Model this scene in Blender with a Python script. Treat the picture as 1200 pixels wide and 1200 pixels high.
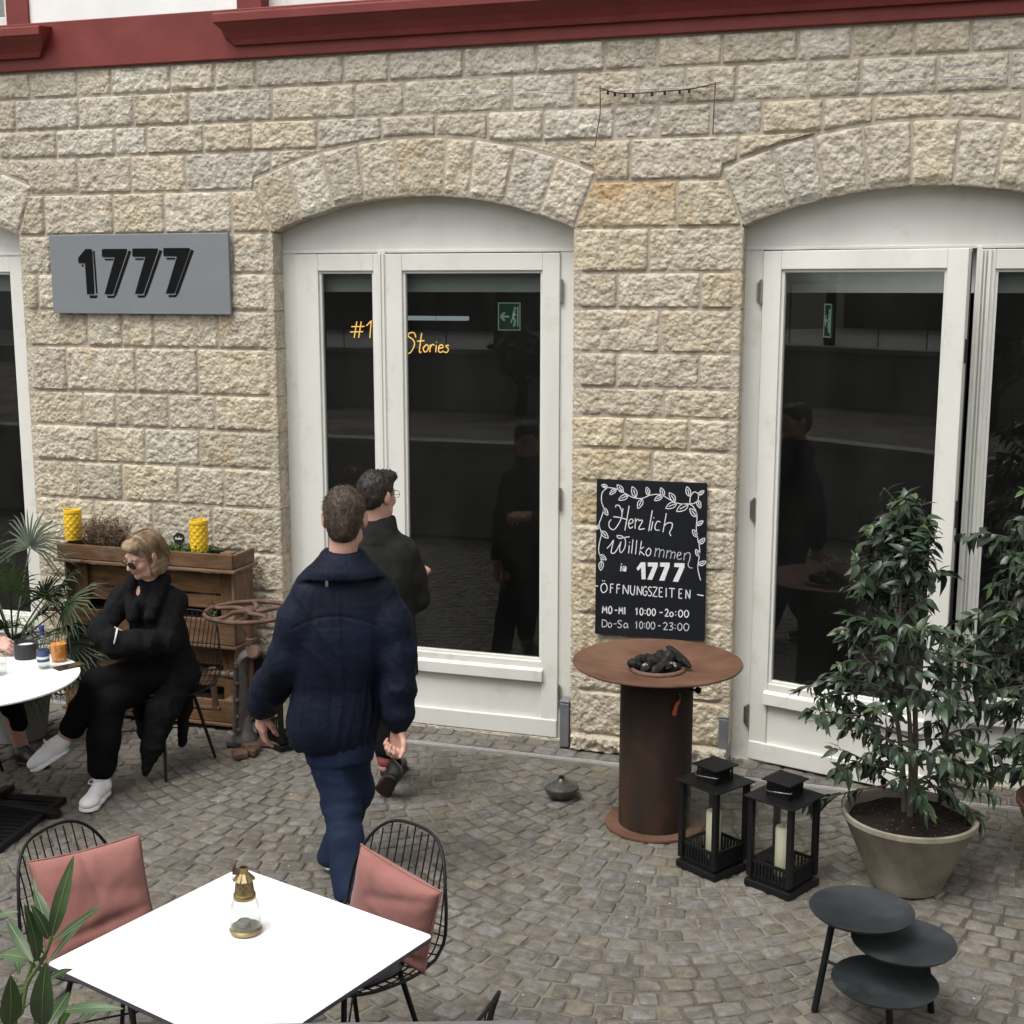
import bpy, bmesh, math, random
import numpy as np
from mathutils import Vector, Matrix, noise
R = math.radians
rng = random.Random(7)
scene = bpy.context.scene
for o in list(bpy.data.objects):
    bpy.data.objects.remove(o)
COL = scene.collection

# ------------------------------------------------------------ camera
CAM = (0.0, -7.213, 2.69)
PITCH, YAW, FPX = 0.1702, 0.31, 1552.8
cd = bpy.data.cameras.new('camera')
cd.sensor_fit = 'HORIZONTAL'
cd.sensor_width = 36.0
cd.lens = 36.0 * FPX / 1200.0
cd.clip_start = 0.05
cd.clip_end = 400
co = bpy.data.objects.new('camera', cd)
COL.objects.link(co)
co.location = CAM
co.rotation_euler = (math.pi / 2 - PITCH, 0, YAW)
scene.camera = co

# ------------------------------------------------------------ world, sun, exposure
SUN_EL, SUN_AZ = 62.0, 205.0        # azimuth clockwise from +y (north); the light comes from behind the camera, a little left
w = bpy.data.worlds.new('World')
scene.world = w
w.use_nodes = True
wn = w.node_tree
wn.nodes.clear()
sky = wn.nodes.new('ShaderNodeTexSky')
sky.sky_type = 'NISHITA'
sky.sun_disc = False
sky.sun_elevation = R(SUN_EL)
sky.sun_rotation = R(SUN_AZ)
sky.air_density = 1.0
sky.dust_density = 4.0
hsv = wn.nodes.new('ShaderNodeHueSaturation')
hsv.inputs['Saturation'].default_value = 0.10
bg = wn.nodes.new('ShaderNodeBackground')
bg.inputs['Strength'].default_value = 0.15
wo = wn.nodes.new('ShaderNodeOutputWorld')
wn.links.new(sky.outputs[0], hsv.inputs['Color'])
wn.links.new(hsv.outputs[0], bg.inputs['Color'])
wn.links.new(bg.outputs[0], wo.inputs['Surface'])
sd = bpy.data.lights.new('sun', 'SUN')
sd.energy = 1.2
sd.angle = R(35)
sd.color = (1.0, 0.975, 0.90)
so = bpy.data.objects.new('sun', sd)
COL.objects.link(so)
so.rotation_euler = (R(90 - SUN_EL), 0, R(180 - SUN_AZ))
so.location = (0, -6, 12)
scene.view_settings.view_transform = 'Standard'
scene.view_settings.look = 'None'
scene.view_settings.gamma = 1.0
scene.view_settings.exposure = 0.66
scene.view_settings.use_curve_mapping = False
scene.render.engine = 'CYCLES'
scene.cycles.use_denoising = True
scene.cycles.max_bounces = 8
scene.cycles.transparent_max_bounces = 12

# ------------------------------------------------------------ helpers
class MB:
    """collects vertices and faces of ONE mesh"""
    def __init__(s):
        s.v, s.f = [], []
    def add(s, vs, fs):
        b = len(s.v)
        s.v += [tuple(p) for p in vs]
        s.f += [tuple(i + b for i in f) for f in fs]
        return s
    def box(s, x0, x1, y0, y1, z0, z1, m=None):
        vs = [(x, y, z) for z in (z0, z1) for y in (y0, y1) for x in (x0, x1)]
        if m is not None:
            vs = [m @ Vector(p) for p in vs]
        return s.add(vs, [(0, 2, 3, 1), (4, 5, 7, 6), (0, 1, 5, 4), (2, 6, 7, 3), (0, 4, 6, 2), (1, 3, 7, 5)])
    def lathe(s, prof, n=24, c=(0, 0, 0), m=None):
        """prof: (radius, z) pairs"""
        vs, fs = [], []
        for r, z in prof:
            for k in range(n):
                a = 2 * math.pi * k / n
                vs.append(Vector((c[0] + r * math.cos(a), c[1] + r * math.sin(a), c[2] + z)))
        for i in range(len(prof) - 1):
            for k in range(n):
                a, b = i * n + k, i * n + (k + 1) % n
                fs.append((a, b, b + n, a + n))
        if prof[0][0] > 1e-4:
            fs.append(tuple(range(n))[::-1])
        if prof[-1][0] > 1e-4:
            fs.append(tuple(range((len(prof) - 1) * n, len(prof) * n)))
        if m is not None:
            vs = [m @ p for p in vs]
        return s.add(vs, fs)
    def tube(s, pts, r, n=8, closed=False):
        pts = [Vector(p) for p in pts]
        rs = r if isinstance(r, (list, tuple)) else [r] * len(pts)
        L = len(pts)
        vs, fs = [], []
        u = None
        for i, p in enumerate(pts):
            if closed:
                t = pts[(i + 1) % L] - pts[i - 1]
            else:
                t = pts[min(i + 1, L - 1)] - pts[max(i - 1, 0)]
            if t.length < 1e-9:
                t = Vector((0, 0, 1))
            t.normalize()
            if u is None:
                u = t.orthogonal().normalized()
            u = (u - t * u.dot(t))
            u = u.normalized() if u.length > 1e-6 else t.orthogonal().normalized()
            q = t.cross(u)
            for k in range(n):
                a = 2 * math.pi * k / n
                vs.append(p + (u * math.cos(a) + q * math.sin(a)) * rs[i])
        for i in range(L if closed else L - 1):
            j = (i + 1) % L
            for k in range(n):
                l = (k + 1) % n
                fs.append((i * n + k, i * n + l, j * n + l, j * n + k))
        if not closed:
            fs.append(tuple(range(n))[::-1])
            fs.append(tuple(range((L - 1) * n, L * n)))
        return s.add(vs, fs)
    def prism(s, poly, y0, y1, m=None):
        """poly: (x, z) outline, extruded along y"""
        n = len(poly)
        vs = [Vector((x, y0, z)) for x, z in poly] + [Vector((x, y1, z)) for x, z in poly]
        if m is not None:
            vs = [m @ p for p in vs]
        fs = [tuple(range(n)), tuple(range(2 * n - 1, n - 1, -1))]
        fs += [(i, i + n, (i + 1) % n + n, (i + 1) % n) for i in range(n)]
        return s.add(vs, fs)
    def ribbon(s, pts, wd, y0=0.0, y1=-0.0015):
        """flat stroke in the xz plane, facing -y"""
        P = [Vector((p[0], 0, p[1])) for p in pts]
        L = len(P)
        if L < 2:
            return s
        vs, fs = [], []
        for i, p in enumerate(P):
            t = P[min(i + 1, L - 1)] - P[max(i - 1, 0)]
            t = t.normalized() if t.length > 1e-9 else Vector((1, 0, 0))
            nrm = Vector((-t.z, 0, t.x)) * wd / 2
            for y in (y0, y1):
                a, b = p + nrm, p - nrm
                a.y = b.y = y
                vs += [a, b]
        for i in range(L - 1):
            k = 4 * i
            fs += [(k + 2, k + 3, k + 7, k + 6), (k, k + 2, k + 6, k + 4), (k + 1, k + 5, k + 7, k + 3)]
        fs += [(0, 1, 3, 2), (4 * L - 4, 4 * L - 2, 4 * L - 1, 4 * L - 3)]
        return s.add(vs, fs)
    def shift(s, d):
        s.v = [(a + d[0], b + d[1], c + d[2]) for a, b, c in s.v]
        return s
    def mesh(s, name, smooth=None):
        me = bpy.data.meshes.new(name)
        me.from_pydata(s.v, [], s.f)
        return finish(me, smooth)

def finish(me, smooth=None):
    bm = bmesh.new()
    bm.from_mesh(me)
    bmesh.ops.recalc_face_normals(bm, faces=bm.faces)
    bm.to_mesh(me)
    bm.free()
    if smooth is not None:
        me.polygons.foreach_set('use_smooth', [True] * len(me.polygons))
        if smooth < 179:
            me.set_sharp_from_angle(angle=R(smooth))
    me.update()
    return me

def wpos(o):
    p = Vector((0, 0, 0))
    while o is not None:
        p = p + o.location
        o = o.parent
    return p

def tag(o, label=None, cat=None, group=None, kind=None):
    for k, v in (('label', label), ('category', cat), ('group', group), ('kind', kind)):
        if v:
            o[k] = v
    return o

def thing(name, label, cat, loc=(0, 0, 0), rz=0, group=None):
    o = bpy.data.objects.new(name, None)
    o.empty_display_size = 0.1
    COL.objects.link(o)
    o.location = loc
    o.rotation_euler = (0, 0, rz)
    return tag(o, label, cat, group)

def obj(name, mb, mat, parent=None, loc=None, at=None, smooth=None, bevel=0, rz=None, **kw):
    """one mesh object; loc is local, at is a world position (for parents without rotation)"""
    me = mb.mesh(name, smooth) if isinstance(mb, MB) else mb
    o = bpy.data.objects.new(name, me)
    COL.objects.link(o)
    if mat is not None and len(me.materials) == 0:
        me.materials.append(mat)
    if parent is not None:
        o.parent = parent
    if loc is not None:
        o.location = loc
    if at is not None:
        o.location = Vector(at) - (wpos(parent) if parent else Vector((0, 0, 0)))
    if rz is not None:
        o.rotation_euler = (0, 0, rz)
    if bevel:
        b = o.modifiers.new('bevel', 'BEVEL')
        b.width = bevel
        b.segments = 2
        b.limit_method = 'ANGLE'
        b.angle_limit = R(40)
    return tag(o, **kw)

def dup(root, loc, rz=None, label=None, group=None):
    def rec(o, parent):
        c = o.copy()
        COL.objects.link(c)
        c.parent = parent
        for ch in o.children:
            rec(ch, c)
        return c
    r = rec(root, None)
    r.location = loc
    if rz is not None:
        r.rotation_euler = (0, 0, rz)
    if label:
        r['label'] = label
    if group:
        r['group'] = group
    return r

def smoothline(pts, n=6, closed=False):
    """Catmull-Rom through pts"""
    P = [Vector(p) for p in pts]
    L = len(P)
    out = []
    for i in range(L if closed else L - 1):
        if closed:
            a, b, c, d = P[i - 1], P[i], P[(i + 1) % L], P[(i + 2) % L]
        else:
            a, b, c, d = P[max(i - 1, 0)], P[i], P[i + 1], P[min(i + 2, L - 1)]
        for k in range(n):
            t = k / n
            out.append(0.5 * ((2 * b) + (c - a) * t + (2 * a - 5 * b + 4 * c - d) * t * t + (3 * b - a - 3 * c + d) * t ** 3))
    if not closed:
        out.append(P[-1])
    return out

# ------------------------------------------------------------ materials
def pm(name, cols, scale=6.0, rough=(0.6, 0.75), bump=0.0, bscale=60.0, bdist=0.01, metal=0.0, spec=0.5,
       rnd=0.0, hue=0.0, stretch=(1, 1, 1), detail=8.0, vor=0.0, vscale=30.0, speck=None, coat=0.0, island=False,
       alpha=None, sheen=0.0, ntype='FBM', stain=None, sstretch=None, edges=None):
    """procedural material: noise colour ramp, value variation per piece, roughness variation, fine relief"""
    m = bpy.data.materials.new(name)
    m.use_nodes = True
    nt = m.node_tree
    nt.nodes.clear()
    def N(t, **kw):
        n = nt.nodes.new(t)
        for k, v in kw.items():
            if k.startswith('_'):
                setattr(n, k[1:], v)
            else:
                n.inputs[k.replace('__', ' ')].default_value = v
        return n
    K = nt.links.new
    tc = N('ShaderNodeTexCoord')
    oi = N('ShaderNodeObjectInfo')
    mul = N('ShaderNodeMath', _operation='MULTIPLY')
    K(oi.outputs['Random'], mul.inputs[0])
    mul.inputs[1].default_value = 37.0
    off = N('ShaderNodeVectorMath', _operation='ADD')
    K(tc.outputs['Object'], off.inputs[0])
    K(mul.outputs[0], off.inputs[1])
    mp = N('ShaderNodeMapping', Scale=stretch)
    K(off.outputs[0], mp.inputs['Vector'])
    nz = N('ShaderNodeTexNoise', _noise_type=ntype, Scale=scale, Detail=detail, Roughness=0.6)
    K(mp.outputs[0], nz.inputs['Vector'])
    rp = N('ShaderNodeValToRGB')
    el = rp.color_ramp.elements
    L = len(cols)
    while len(el) < L:
        el.new(0.5)
    for i, c in enumerate(cols):
        el[i].position = 0.30 + 0.40 * i / max(1, L - 1)
        el[i].color = (*c, 1)
    K(nz.outputs['Fac'], rp.inputs['Fac'])
    c = rp.outputs['Color']
    if stain:
        sc, colr, lo, hi = stain
        n3 = N('ShaderNodeTexNoise', Scale=sc, Detail=6.0, Roughness=0.65)
        if sstretch:
            mp3 = N('ShaderNodeMapping', Scale=sstretch)
            K(off.outputs[0], mp3.inputs['Vector'])
            K(mp3.outputs[0], n3.inputs['Vector'])
        else:
            K(off.outputs[0], n3.inputs['Vector'])
        mr = N('ShaderNodeMapRange')
        mr.inputs['From Min'].default_value = lo
        mr.inputs['From Max'].default_value = hi
        K(n3.outputs['Fac'], mr.inputs['Value'])
        mx = N('ShaderNodeMix', _data_type='RGBA')
        K(mr.outputs[0], mx.inputs['Factor'])
        K(c, mx.inputs['A'])
        mx.inputs['B'].default_value = (*colr, 1)
        c = mx.outputs['Result']
    if speck:
        ss, sc2, thr = speck
        n4 = N('ShaderNodeTexVoronoi', Scale=ss)
        K(off.outputs[0], n4.inputs['Vector'])
        lt = N('ShaderNodeMath', _operation='LESS_THAN')
        K(n4.outputs['Distance'], lt.inputs[0])
        lt.inputs[1].default_value = thr
        mx = N('ShaderNodeMix', _data_type='RGBA')
        K(lt.outputs[0], mx.inputs['Factor'])
        K(c, mx.inputs['A'])
        mx.inputs['B'].default_value = (*sc2, 1)
        c = mx.outputs['Result']
    if rnd or hue:
        r = oi.outputs['Random']
        if island:
            ge = N('ShaderNodeNewGeometry')
            ad = N('ShaderNodeMath', _operation='ADD')
            K(r, ad.inputs[0])
            K(ge.outputs['Random Per Island'], ad.inputs[1])
            fr = N('ShaderNodeMath', _operation='FRACT')
            K(ad.outputs[0], fr.inputs[0])
            r = fr.outputs[0]
        hs = N('ShaderNodeHueSaturation')
        mr = N('ShaderNodeMapRange')
        mr.inputs['To Min'].default_value = 1 - rnd
        mr.inputs['To Max'].default_value = 1 + rnd
        K(r, mr.inputs['Value'])
        K(mr.outputs[0], hs.inputs['Value'])
        m7 = N('ShaderNodeMath', _operation='MULTIPLY')
        K(r, m7.inputs[0])
        m7.inputs[1].default_value = 7.31
        f7 = N('ShaderNodeMath', _operation='FRACT')
        K(m7.outputs[0], f7.inputs[0])
        mr2 = N('ShaderNodeMapRange')
        mr2.inputs['To Min'].default_value = 1 - hue
        mr2.inputs['To Max'].default_value = 1 + hue
        K(f7.outputs[0], mr2.inputs['Value'])
        K(mr2.outputs[0], hs.inputs['Saturation'])
        K(c, hs.inputs['Color'])
        c = hs.outputs[0]
    bs = N('ShaderNodeBsdfPrincipled')
    K(c, bs.inputs['Base Color'])
    bs.inputs['Metallic'].default_value = metal
    bs.inputs['Specular IOR Level'].default_value = spec
    if coat:
        bs.inputs['Coat Weight'].default_value = coat
        bs.inputs['Coat Roughness'].default_value = 0.15
    if sheen:
        bs.inputs['Sheen Weight'].default_value = sheen
        bs.inputs['Sheen Roughness'].default_value = 0.5
    n2 = N('ShaderNodeTexNoise', Scale=bscale, Detail=8.0, Roughness=0.65)
    K(mp.outputs[0], n2.inputs['Vector'])
    mr = N('ShaderNodeMapRange')
    mr.inputs['From Min'].default_value = 0.3
    mr.inputs['From Max'].default_value = 0.7
    mr.inputs['To Min'].default_value = rough[0]
    mr.inputs['To Max'].default_value = rough[1]
    K(n2.outputs['Fac'], mr.inputs['Value'])
    K(mr.outputs[0], bs.inputs['Roughness'])
    if bump:
        h = n2.outputs['Fac']
        if vor:
            vo = N('ShaderNodeTexVoronoi', Scale=vscale, _feature='F1')
            K(mp.outputs[0], vo.inputs['Vector'])
            ma = N('ShaderNodeMath', _operation='MULTIPLY_ADD')
            K(vo.outputs['Distance'], ma.inputs[0])
            ma.inputs[1].default_value = -vor
            K(h, ma.inputs[2])
            h = ma.outputs[0]
        bp = N('ShaderNodeBump', Strength=bump, Distance=bdist)
        K(h, bp.inputs['Height'])
        K(bp.outputs[0], bs.inputs['Normal'])
    out = N('ShaderNodeOutputMaterial')
    K(bs.outputs[0], out.inputs['Surface'])
    return m

def glass(name, tint=(0.9, 0.93, 0.92), boost=1.0, rough=0.0, haze=0.0):
    """clear sheet glass: Fresnel mirror over a tinted see-through layer"""
    m = bpy.data.materials.new(name)
    m.use_nodes = True
    nt = m.node_tree
    nt.nodes.clear()
    lw_ = nt.nodes.new('ShaderNodeLayerWeight')      # Schlick's Fresnel, the same from both sides of the sheet
    pw = nt.nodes.new('ShaderNodeMath')
    pw.operation = 'POWER'
    pw.inputs[1].default_value = 5.0
    mu = nt.nodes.new('ShaderNodeMath')
    mu.operation = 'MULTIPLY_ADD'
    mu.use_clamp = True
    mu.inputs[1].default_value = .96 * boost
    mu.inputs[2].default_value = .04 * boost
    tr = nt.nodes.new('ShaderNodeBsdfTransparent')
    tr.inputs['Color'].default_value = (*tint, 1)
    gl = nt.nodes.new('ShaderNodeBsdfGlossy')
    gl.inputs['Roughness'].default_value = rough
    mx = nt.nodes.new('ShaderNodeMixShader')
    out = nt.nodes.new('ShaderNodeOutputMaterial')
    K = nt.links.new
    K(lw_.outputs['Facing'], pw.inputs[0])
    K(pw.outputs[0], mu.inputs[0])
    K(mu.outputs[0], mx.inputs[0])
    K(tr.outputs[0], mx.inputs[1])
    K(gl.outputs[0], mx.inputs[2])
    if haze:                                          # uneven grey haze painted over the pane to lift its black
        tc = nt.nodes.new('ShaderNodeTexCoord')
        mp = nt.nodes.new('ShaderNodeMapping')
        mp.inputs['Scale'].default_value = (1.0, 1.0, .45)
        nz = nt.nodes.new('ShaderNodeTexNoise')
        nz.inputs['Scale'].default_value = 2.6
        nz.inputs['Detail'].default_value = 8.0
        mr = nt.nodes.new('ShaderNodeMapRange')
        mr.inputs['From Min'].default_value = .35
        mr.inputs['From Max'].default_value = .75
        mr.inputs['To Min'].default_value = haze * .35
        mr.inputs['To Max'].default_value = haze * 1.5
        df = nt.nodes.new('ShaderNodeBsdfDiffuse')
        df.inputs['Color'].default_value = (.55, .55, .52, 1)
        m2 = nt.nodes.new('ShaderNodeMixShader')
        K(tc.outputs['Object'], mp.inputs[0])
        K(mp.outputs[0], nz.inputs['Vector'])
        K(nz.outputs['Fac'], mr.inputs['Value'])
        K(mr.outputs[0], m2.inputs[0])
        K(mx.outputs[0], m2.inputs[1])
        K(df.outputs[0], m2.inputs[2])
        K(m2.outputs[0], out.inputs['Surface'])
    else:
        K(mx.outputs[0], out.inputs['Surface'])
    return m

def emit(name, col, strength):
    m = bpy.data.materials.new(name)
    m.use_nodes = True
    b = m.node_tree.nodes['Principled BSDF']
    b.inputs['Base Color'].default_value = (*col, 1)
    b.inputs['Emission Color'].default_value = (*col, 1)
    b.inputs['Emission Strength'].default_value = strength
    return m

M = {}
M['stone'] = pm('limestone', [(.355, .312, .238), (.510, .452, .352), (.615, .56, .45)], scale=17, rough=(.85, .95), bump=1.0, bscale=60,
                bdist=.011, spec=.2, rnd=.10, hue=.15, speck=(64, (.30, .25, .18), .15), vor=.9, vscale=42, stain=(4.5, (.50, .365, .215), .56, .80))
M['stone_warm'] = pm('warm_limestone', [(.365, .31, .225), (.515, .445, .335), (.61, .54, .43)], scale=17, rough=(.85, .95), bump=1.0, bscale=45,
                     bdist=.010, spec=.2, rnd=.10, hue=.15, speck=(64, (.30, .25, .18), .15), vor=.9, vscale=42, stain=(5.0, (.52, .37, .20), .56, .85))
M['stone_grey'] = pm('grey_limestone', [(.355, .318, .252), (.505, .458, .37), (.61, .565, .475)], scale=17, rough=(.85, .95), bump=1.0, bscale=45,
                     bdist=.010, spec=.2, rnd=.10, hue=.2, speck=(64, (.30, .25, .18), .15), vor=.9, vscale=42, stain=(5.0, (.29, .25, .205), .60, .85))
M['stone_ochre'] = pm('ochre_stained_limestone', [(.38, .30, .20), (.53, .44, .31), (.62, .54, .42)], scale=14, rough=(.85, .95), bump=1.0, bscale=60,
                      bdist=.010, spec=.2, vor=.9, vscale=42, stain=(3.2, (.47, .29, .125), .44, .62))
M['mortar'] = pm('mortar', [(.33, .29, .235), (.455, .405, .33)], scale=12, rough=(.9, .95), bump=.6, bscale=90, bdist=.006, spec=.2)
M['red'] = pm('oxblood_paint', [(.135, .020, .016), (.165, .025, .020), (.19, .033, .027)], scale=5, rough=(.5, .65), bump=.12, bscale=70, bdist=.004,
              stain=(30, (.26, .12, .10), .70, .80), spec=.4)
M['render'] = pm('white_render', [(.74, .74, .72), (.82, .82, .80)], scale=4, rough=(.8, .9), bump=.5, bscale=120, bdist=.004, spec=.3)
M['frame'] = pm('white_door_paint', [(.60, .595, .55), (.675, .67, .625), (.71, .705, .66)], scale=2.0, rough=(.38, .5), bump=.04, bscale=14, bdist=.003, spec=.45,
                stretch=(1, 1, .25), stain=(5, (.47, .44, .37), .56, .85))
M['gasket'] = pm('dark_gap', [(.02, .02, .02), (.03, .03, .03)], rough=(.8, .9))
M['glass'] = glass('door_glass', (.74, .77, .76), 1.4, haze=.009)
M['clear'] = glass('lantern_glass', (.95, .96, .95), 1.0)
M['steel'] = pm('brushed_steel', [(.32, .32, .31), (.45, .45, .44)], scale=30, rough=(.3, .45), metal=1.0, bump=.1, bscale=120)
M['galv'] = pm('galvanised_steel', [(.22, .23, .245), (.30, .315, .335)], scale=14, rough=(.45, .6), metal=.7, bump=.1, bscale=90, spec=.4)
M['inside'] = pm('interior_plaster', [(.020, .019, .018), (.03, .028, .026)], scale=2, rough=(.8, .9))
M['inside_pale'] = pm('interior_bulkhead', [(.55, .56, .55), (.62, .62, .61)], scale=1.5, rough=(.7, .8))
M['cobble'] = pm('cobblestone', [(.088, .079, .068), (.140, .127, .111), (.20, .184, .162)], scale=22, rough=(.7, .9), bump=.9, bscale=55, bdist=.010, spec=.32,
                 rnd=.19, hue=.4, island=True, speck=(90, (.34, .31, .27), .11), stain=(1.1, (.165, .146, .115), .50, .75))
M['sand'] = pm('joint_sand', [(.105, .094, .077), (.165, .149, .122), (.22, .20, .168)], scale=5, rough=(.9, .98), bump=.6, bscale=220, bdist=.004, spec=.15,
               stain=(.9, (.075, .065, .055), .46, .62))
M['plaster'] = pm('grey_plaster', [(.20, .20, .19), (.28, .28, .27)], scale=1.5, rough=(.8, .9), bump=.3, bscale=60)
M['cap'] = pm('pale_capstone', [(.24, .235, .22), (.32, .315, .30)], scale=4, rough=(.7, .85), bump=.3, bscale=60)

# ============================================================ GROUND
g = MB()
g.add([(-60, -60, -.03), (60, -60, -.03), (60, 60, -.03), (-60, 60, -.03)], [(0, 1, 2, 3)])
obj('ground', g, M['sand'], kind='structure')
bed = MB()
NX, NY = 60, 40
X0, X1, Y0, Y1 = -8.6, 3.4, -5.6, 0.13
for j in range(NY + 1):
    for i in range(NX + 1):
        x, y = X0 + (X1 - X0) * i / NX, Y0 + (Y1 - Y0) * j / NY
        bed.v.append((x, y, -.0085 + .0022 * noise.noise((x * 1.3, y * 1.3, 3))))
for j in range(NY):
    for i in range(NX):
        a = j * (NX + 1) + i
        bed.f.append((a, a + 1, a + NX + 2, a + NX + 1))
paving = obj('cobble_paving', bed, M['sand'], kind='structure', smooth=180)

def cobble_verts(wx, wy, seed, h=.02):
    """irregular rounded setts, a flat dome with worn edges"""
    r = random.Random(seed)
    n = 10
    ring = []
    for k in range(n):
        a = 2 * math.pi * (k + .5) / n
        c, s_ = math.cos(a), math.sin(a)
        p = 0.27
        x = math.copysign(abs(c) ** p, c) * wx / 2
        y = math.copysign(abs(s_) ** p, s_) * wy / 2
        ring.append((x * (1 + r.uniform(-.11, .05)), y * (1 + r.uniform(-.11, .05))))
    tx, ty = r.uniform(-.03, .03), r.uniform(-.03, .03)
    vs, fs = [], []
    for (f, z) in ((1.0, -h), (1.0, -.006), (.955, -.0016), (.66, .0004)):
        for (x, y) in ring:
            vs.append((x * f, y * f, z + (x * tx + y * ty if z > -.01 else 0) + (r.uniform(-.0012, .0012) if z > -.005 else 0)))
    vs.append((0, 0, .0012))
    for i in range(3):
        for k in range(n):
            l = (k + 1) % n
            fs.append((i * n + k, i * n + l, (i + 1) * n + l, (i + 1) * n + k))
    for k in range(n):
        fs.append((3 * n + k, 3 * n + (k + 1) % n, 4 * n))
    return vs, fs

def cam_xy(p):
    d = Vector(p) - Vector(CAM)
    cy, sy, cp, sp = math.cos(YAW), math.sin(YAW), math.cos(PITCH), math.sin(PITCH)
    fw = Vector((-sy * cp, cy * cp, -sp))
    ri = Vector((cy, sy, 0))
    up = ri.cross(fw)
    z = d.dot(fw)
    return 600 + FPX * d.dot(ri) / z, 600 - FPX * d.dot(up) / z, z

setts = []
CW, RR, PIT = 1.87, 1.32, .105
for k in range(-4, 3):
    xc = -1.28 + CW * k
    yoff = rng.uniform(0, PIT)
    for row in range(-2, 64):
        yk = Y0 - .1 + row * PIT + yoff
        th_max = math.asin(CW / 2 / RR)
        th = -th_max
        while th < th_max:
            wd = rng.uniform(.088, .138)
            thm = th + wd / 2 / RR
            if thm > th_max:
                break
            x = xc + RR * math.sin(thm)
            y = yk + RR * (1 - math.cos(thm))
            th += wd / RR
            if y < Y0 + .05 or y > -.25 or x < X0 or x > X1:
                continue
            setts.append((x, y, thm + rng.uniform(-.05, .05), wd * rng.uniform(.87, .96), PIT * math.cos(thm) * rng.uniform(.90, .965)))
x = X0                                     # straight rows along the wall, behind the drain
while x < X1:
    wd = rng.uniform(.10, .15)
    setts.append((x + wd / 2, -.085, rng.uniform(-.05, .05), wd * .9, .12 * rng.uniform(.88, 1)))
    setts.append((x + wd / 2 + .04, .045, rng.uniform(-.05, .05), wd * .9, .10 * rng.uniform(.9, 1)))
    x += wd
vis = []
for i, s_ in enumerate(setts):
    u, v, z = cam_xy((s_[0], s_[1], 0))
    if z > 0 and -20 < u < 1220 and v < 1215:
        vis.append((z, i))
vis.sort()
near = set(i for z, i in vis[:300])
shapes = []
for k in range(28):
    q = MB()
    q.add(*cobble_verts(.1, .1, 100 + k))
    me = q.mesh('cobble', 60)
    me.materials.append(M['cobble'])
    shapes.append(me)
rest = MB()
for i, (x, y, a, wx, wy) in enumerate(setts):
    z = rng.uniform(-.004, .0015)
    if i in near:
        o = bpy.data.objects.new('cobble', shapes[i % 28])
        COL.objects.link(o)
        o.parent = paving
        o.location = (x, y, z)
        o.rotation_euler = (rng.uniform(-.012, .012), rng.uniform(-.012, .012), a)
        o.scale = (wx / .1, wy / .1, 1)
    else:
        vs, fs = cobble_verts(wx, wy, i)
        ca, sa = math.cos(a), math.sin(a)
        rest.add([(x + p[0] * ca - p[1] * sa, y + p[0] * sa + p[1] * ca, z + p[2]) for p in vs], fs)
obj('cobbles', rest, M['cobble'], paving, smooth=60, kind='stuff')

M['drainsteel'] = pm('bright_drain_steel', [(.38, .38, .37), (.50, .50, .49)], scale=30, rough=(.45, .6), metal=.3, bump=.1, bscale=120)
dr = thing('slot_drain', 'narrow steel slot drain running along the foot of the stone wall', 'drain', (-2.6, -.19, 0))
for yy in (-.203, -.181):
    q = MB().box(-6, 6, yy, yy + .007, -.03, .004)
    obj('edge_rail', q, M['drainsteel'], dr, at=(-2.6, 0, 0), bevel=.001)
q = MB().box(-6, 6, -.1955, -.1815, -.03, -.012)
obj('slot', q, M['gasket'], dr, at=(-2.6, 0, 0))

# ============================================================ STONE BUILDING
bld = thing('stone_building', 'pale rough stone ground floor with arched glazed doors under a dark red band', 'building', (-2.8, 0.2, 0))
ORG = (0, 0, 0)
ARCH = [(-7.447, -5.593), (-3.807, -1.952), (-1.022, .833)]
ZS, RI, RO = 2.998, 2.36, 2.685
ZC = 3.187 - RI
def arc_z(x, xc, r):
    d = r * r - (x - xc) ** 2
    return ZC + math.sqrt(d) if d > 0 else -9
# wall core (mortar), 5 mm behind the stone faces, with the arched openings cut out
core = MB()
edges = [-12.0, -7.447, -5.593, -3.807, -1.952, -1.022, .833, 6.0]
for a, b in ((0, 1), (2, 3), (4, 5), (6, 7)):
    core.box(edges[a] + (.006 if a else 0), edges[b] - (.006 if b < 7 else 0), 0, .4, 0, ZS)
for (a, b) in ARCH:
    xc = (a + b) / 2
    n = 28
    a2, b2 = a - .006, b + .006
    xs = [a2 + (b2 - a2) * i / n for i in range(n + 1)]
    poly = [(x, arc_z(min(max(x, a), b), xc, RI + .006)) for x in xs] + [(b2, 3.99), (a2, 3.99)]
    for i in range(n):
        core.prism([(xs[i], poly[i][1]), (xs[i + 1], poly[i + 1][1]), (xs[i + 1], 3.99), (xs[i], 3.99)], 0, .4)
for a, b in ((0, 1), (2, 3), (4, 5), (6, 7)):
    core.box(edges[a] + (.006 if a else 0), edges[b] - (.006 if b < 7 else 0), 0, .4, ZS, 3.99)
obj('mortar_wall', core, M['mortar'], bld, at=ORG)

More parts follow.
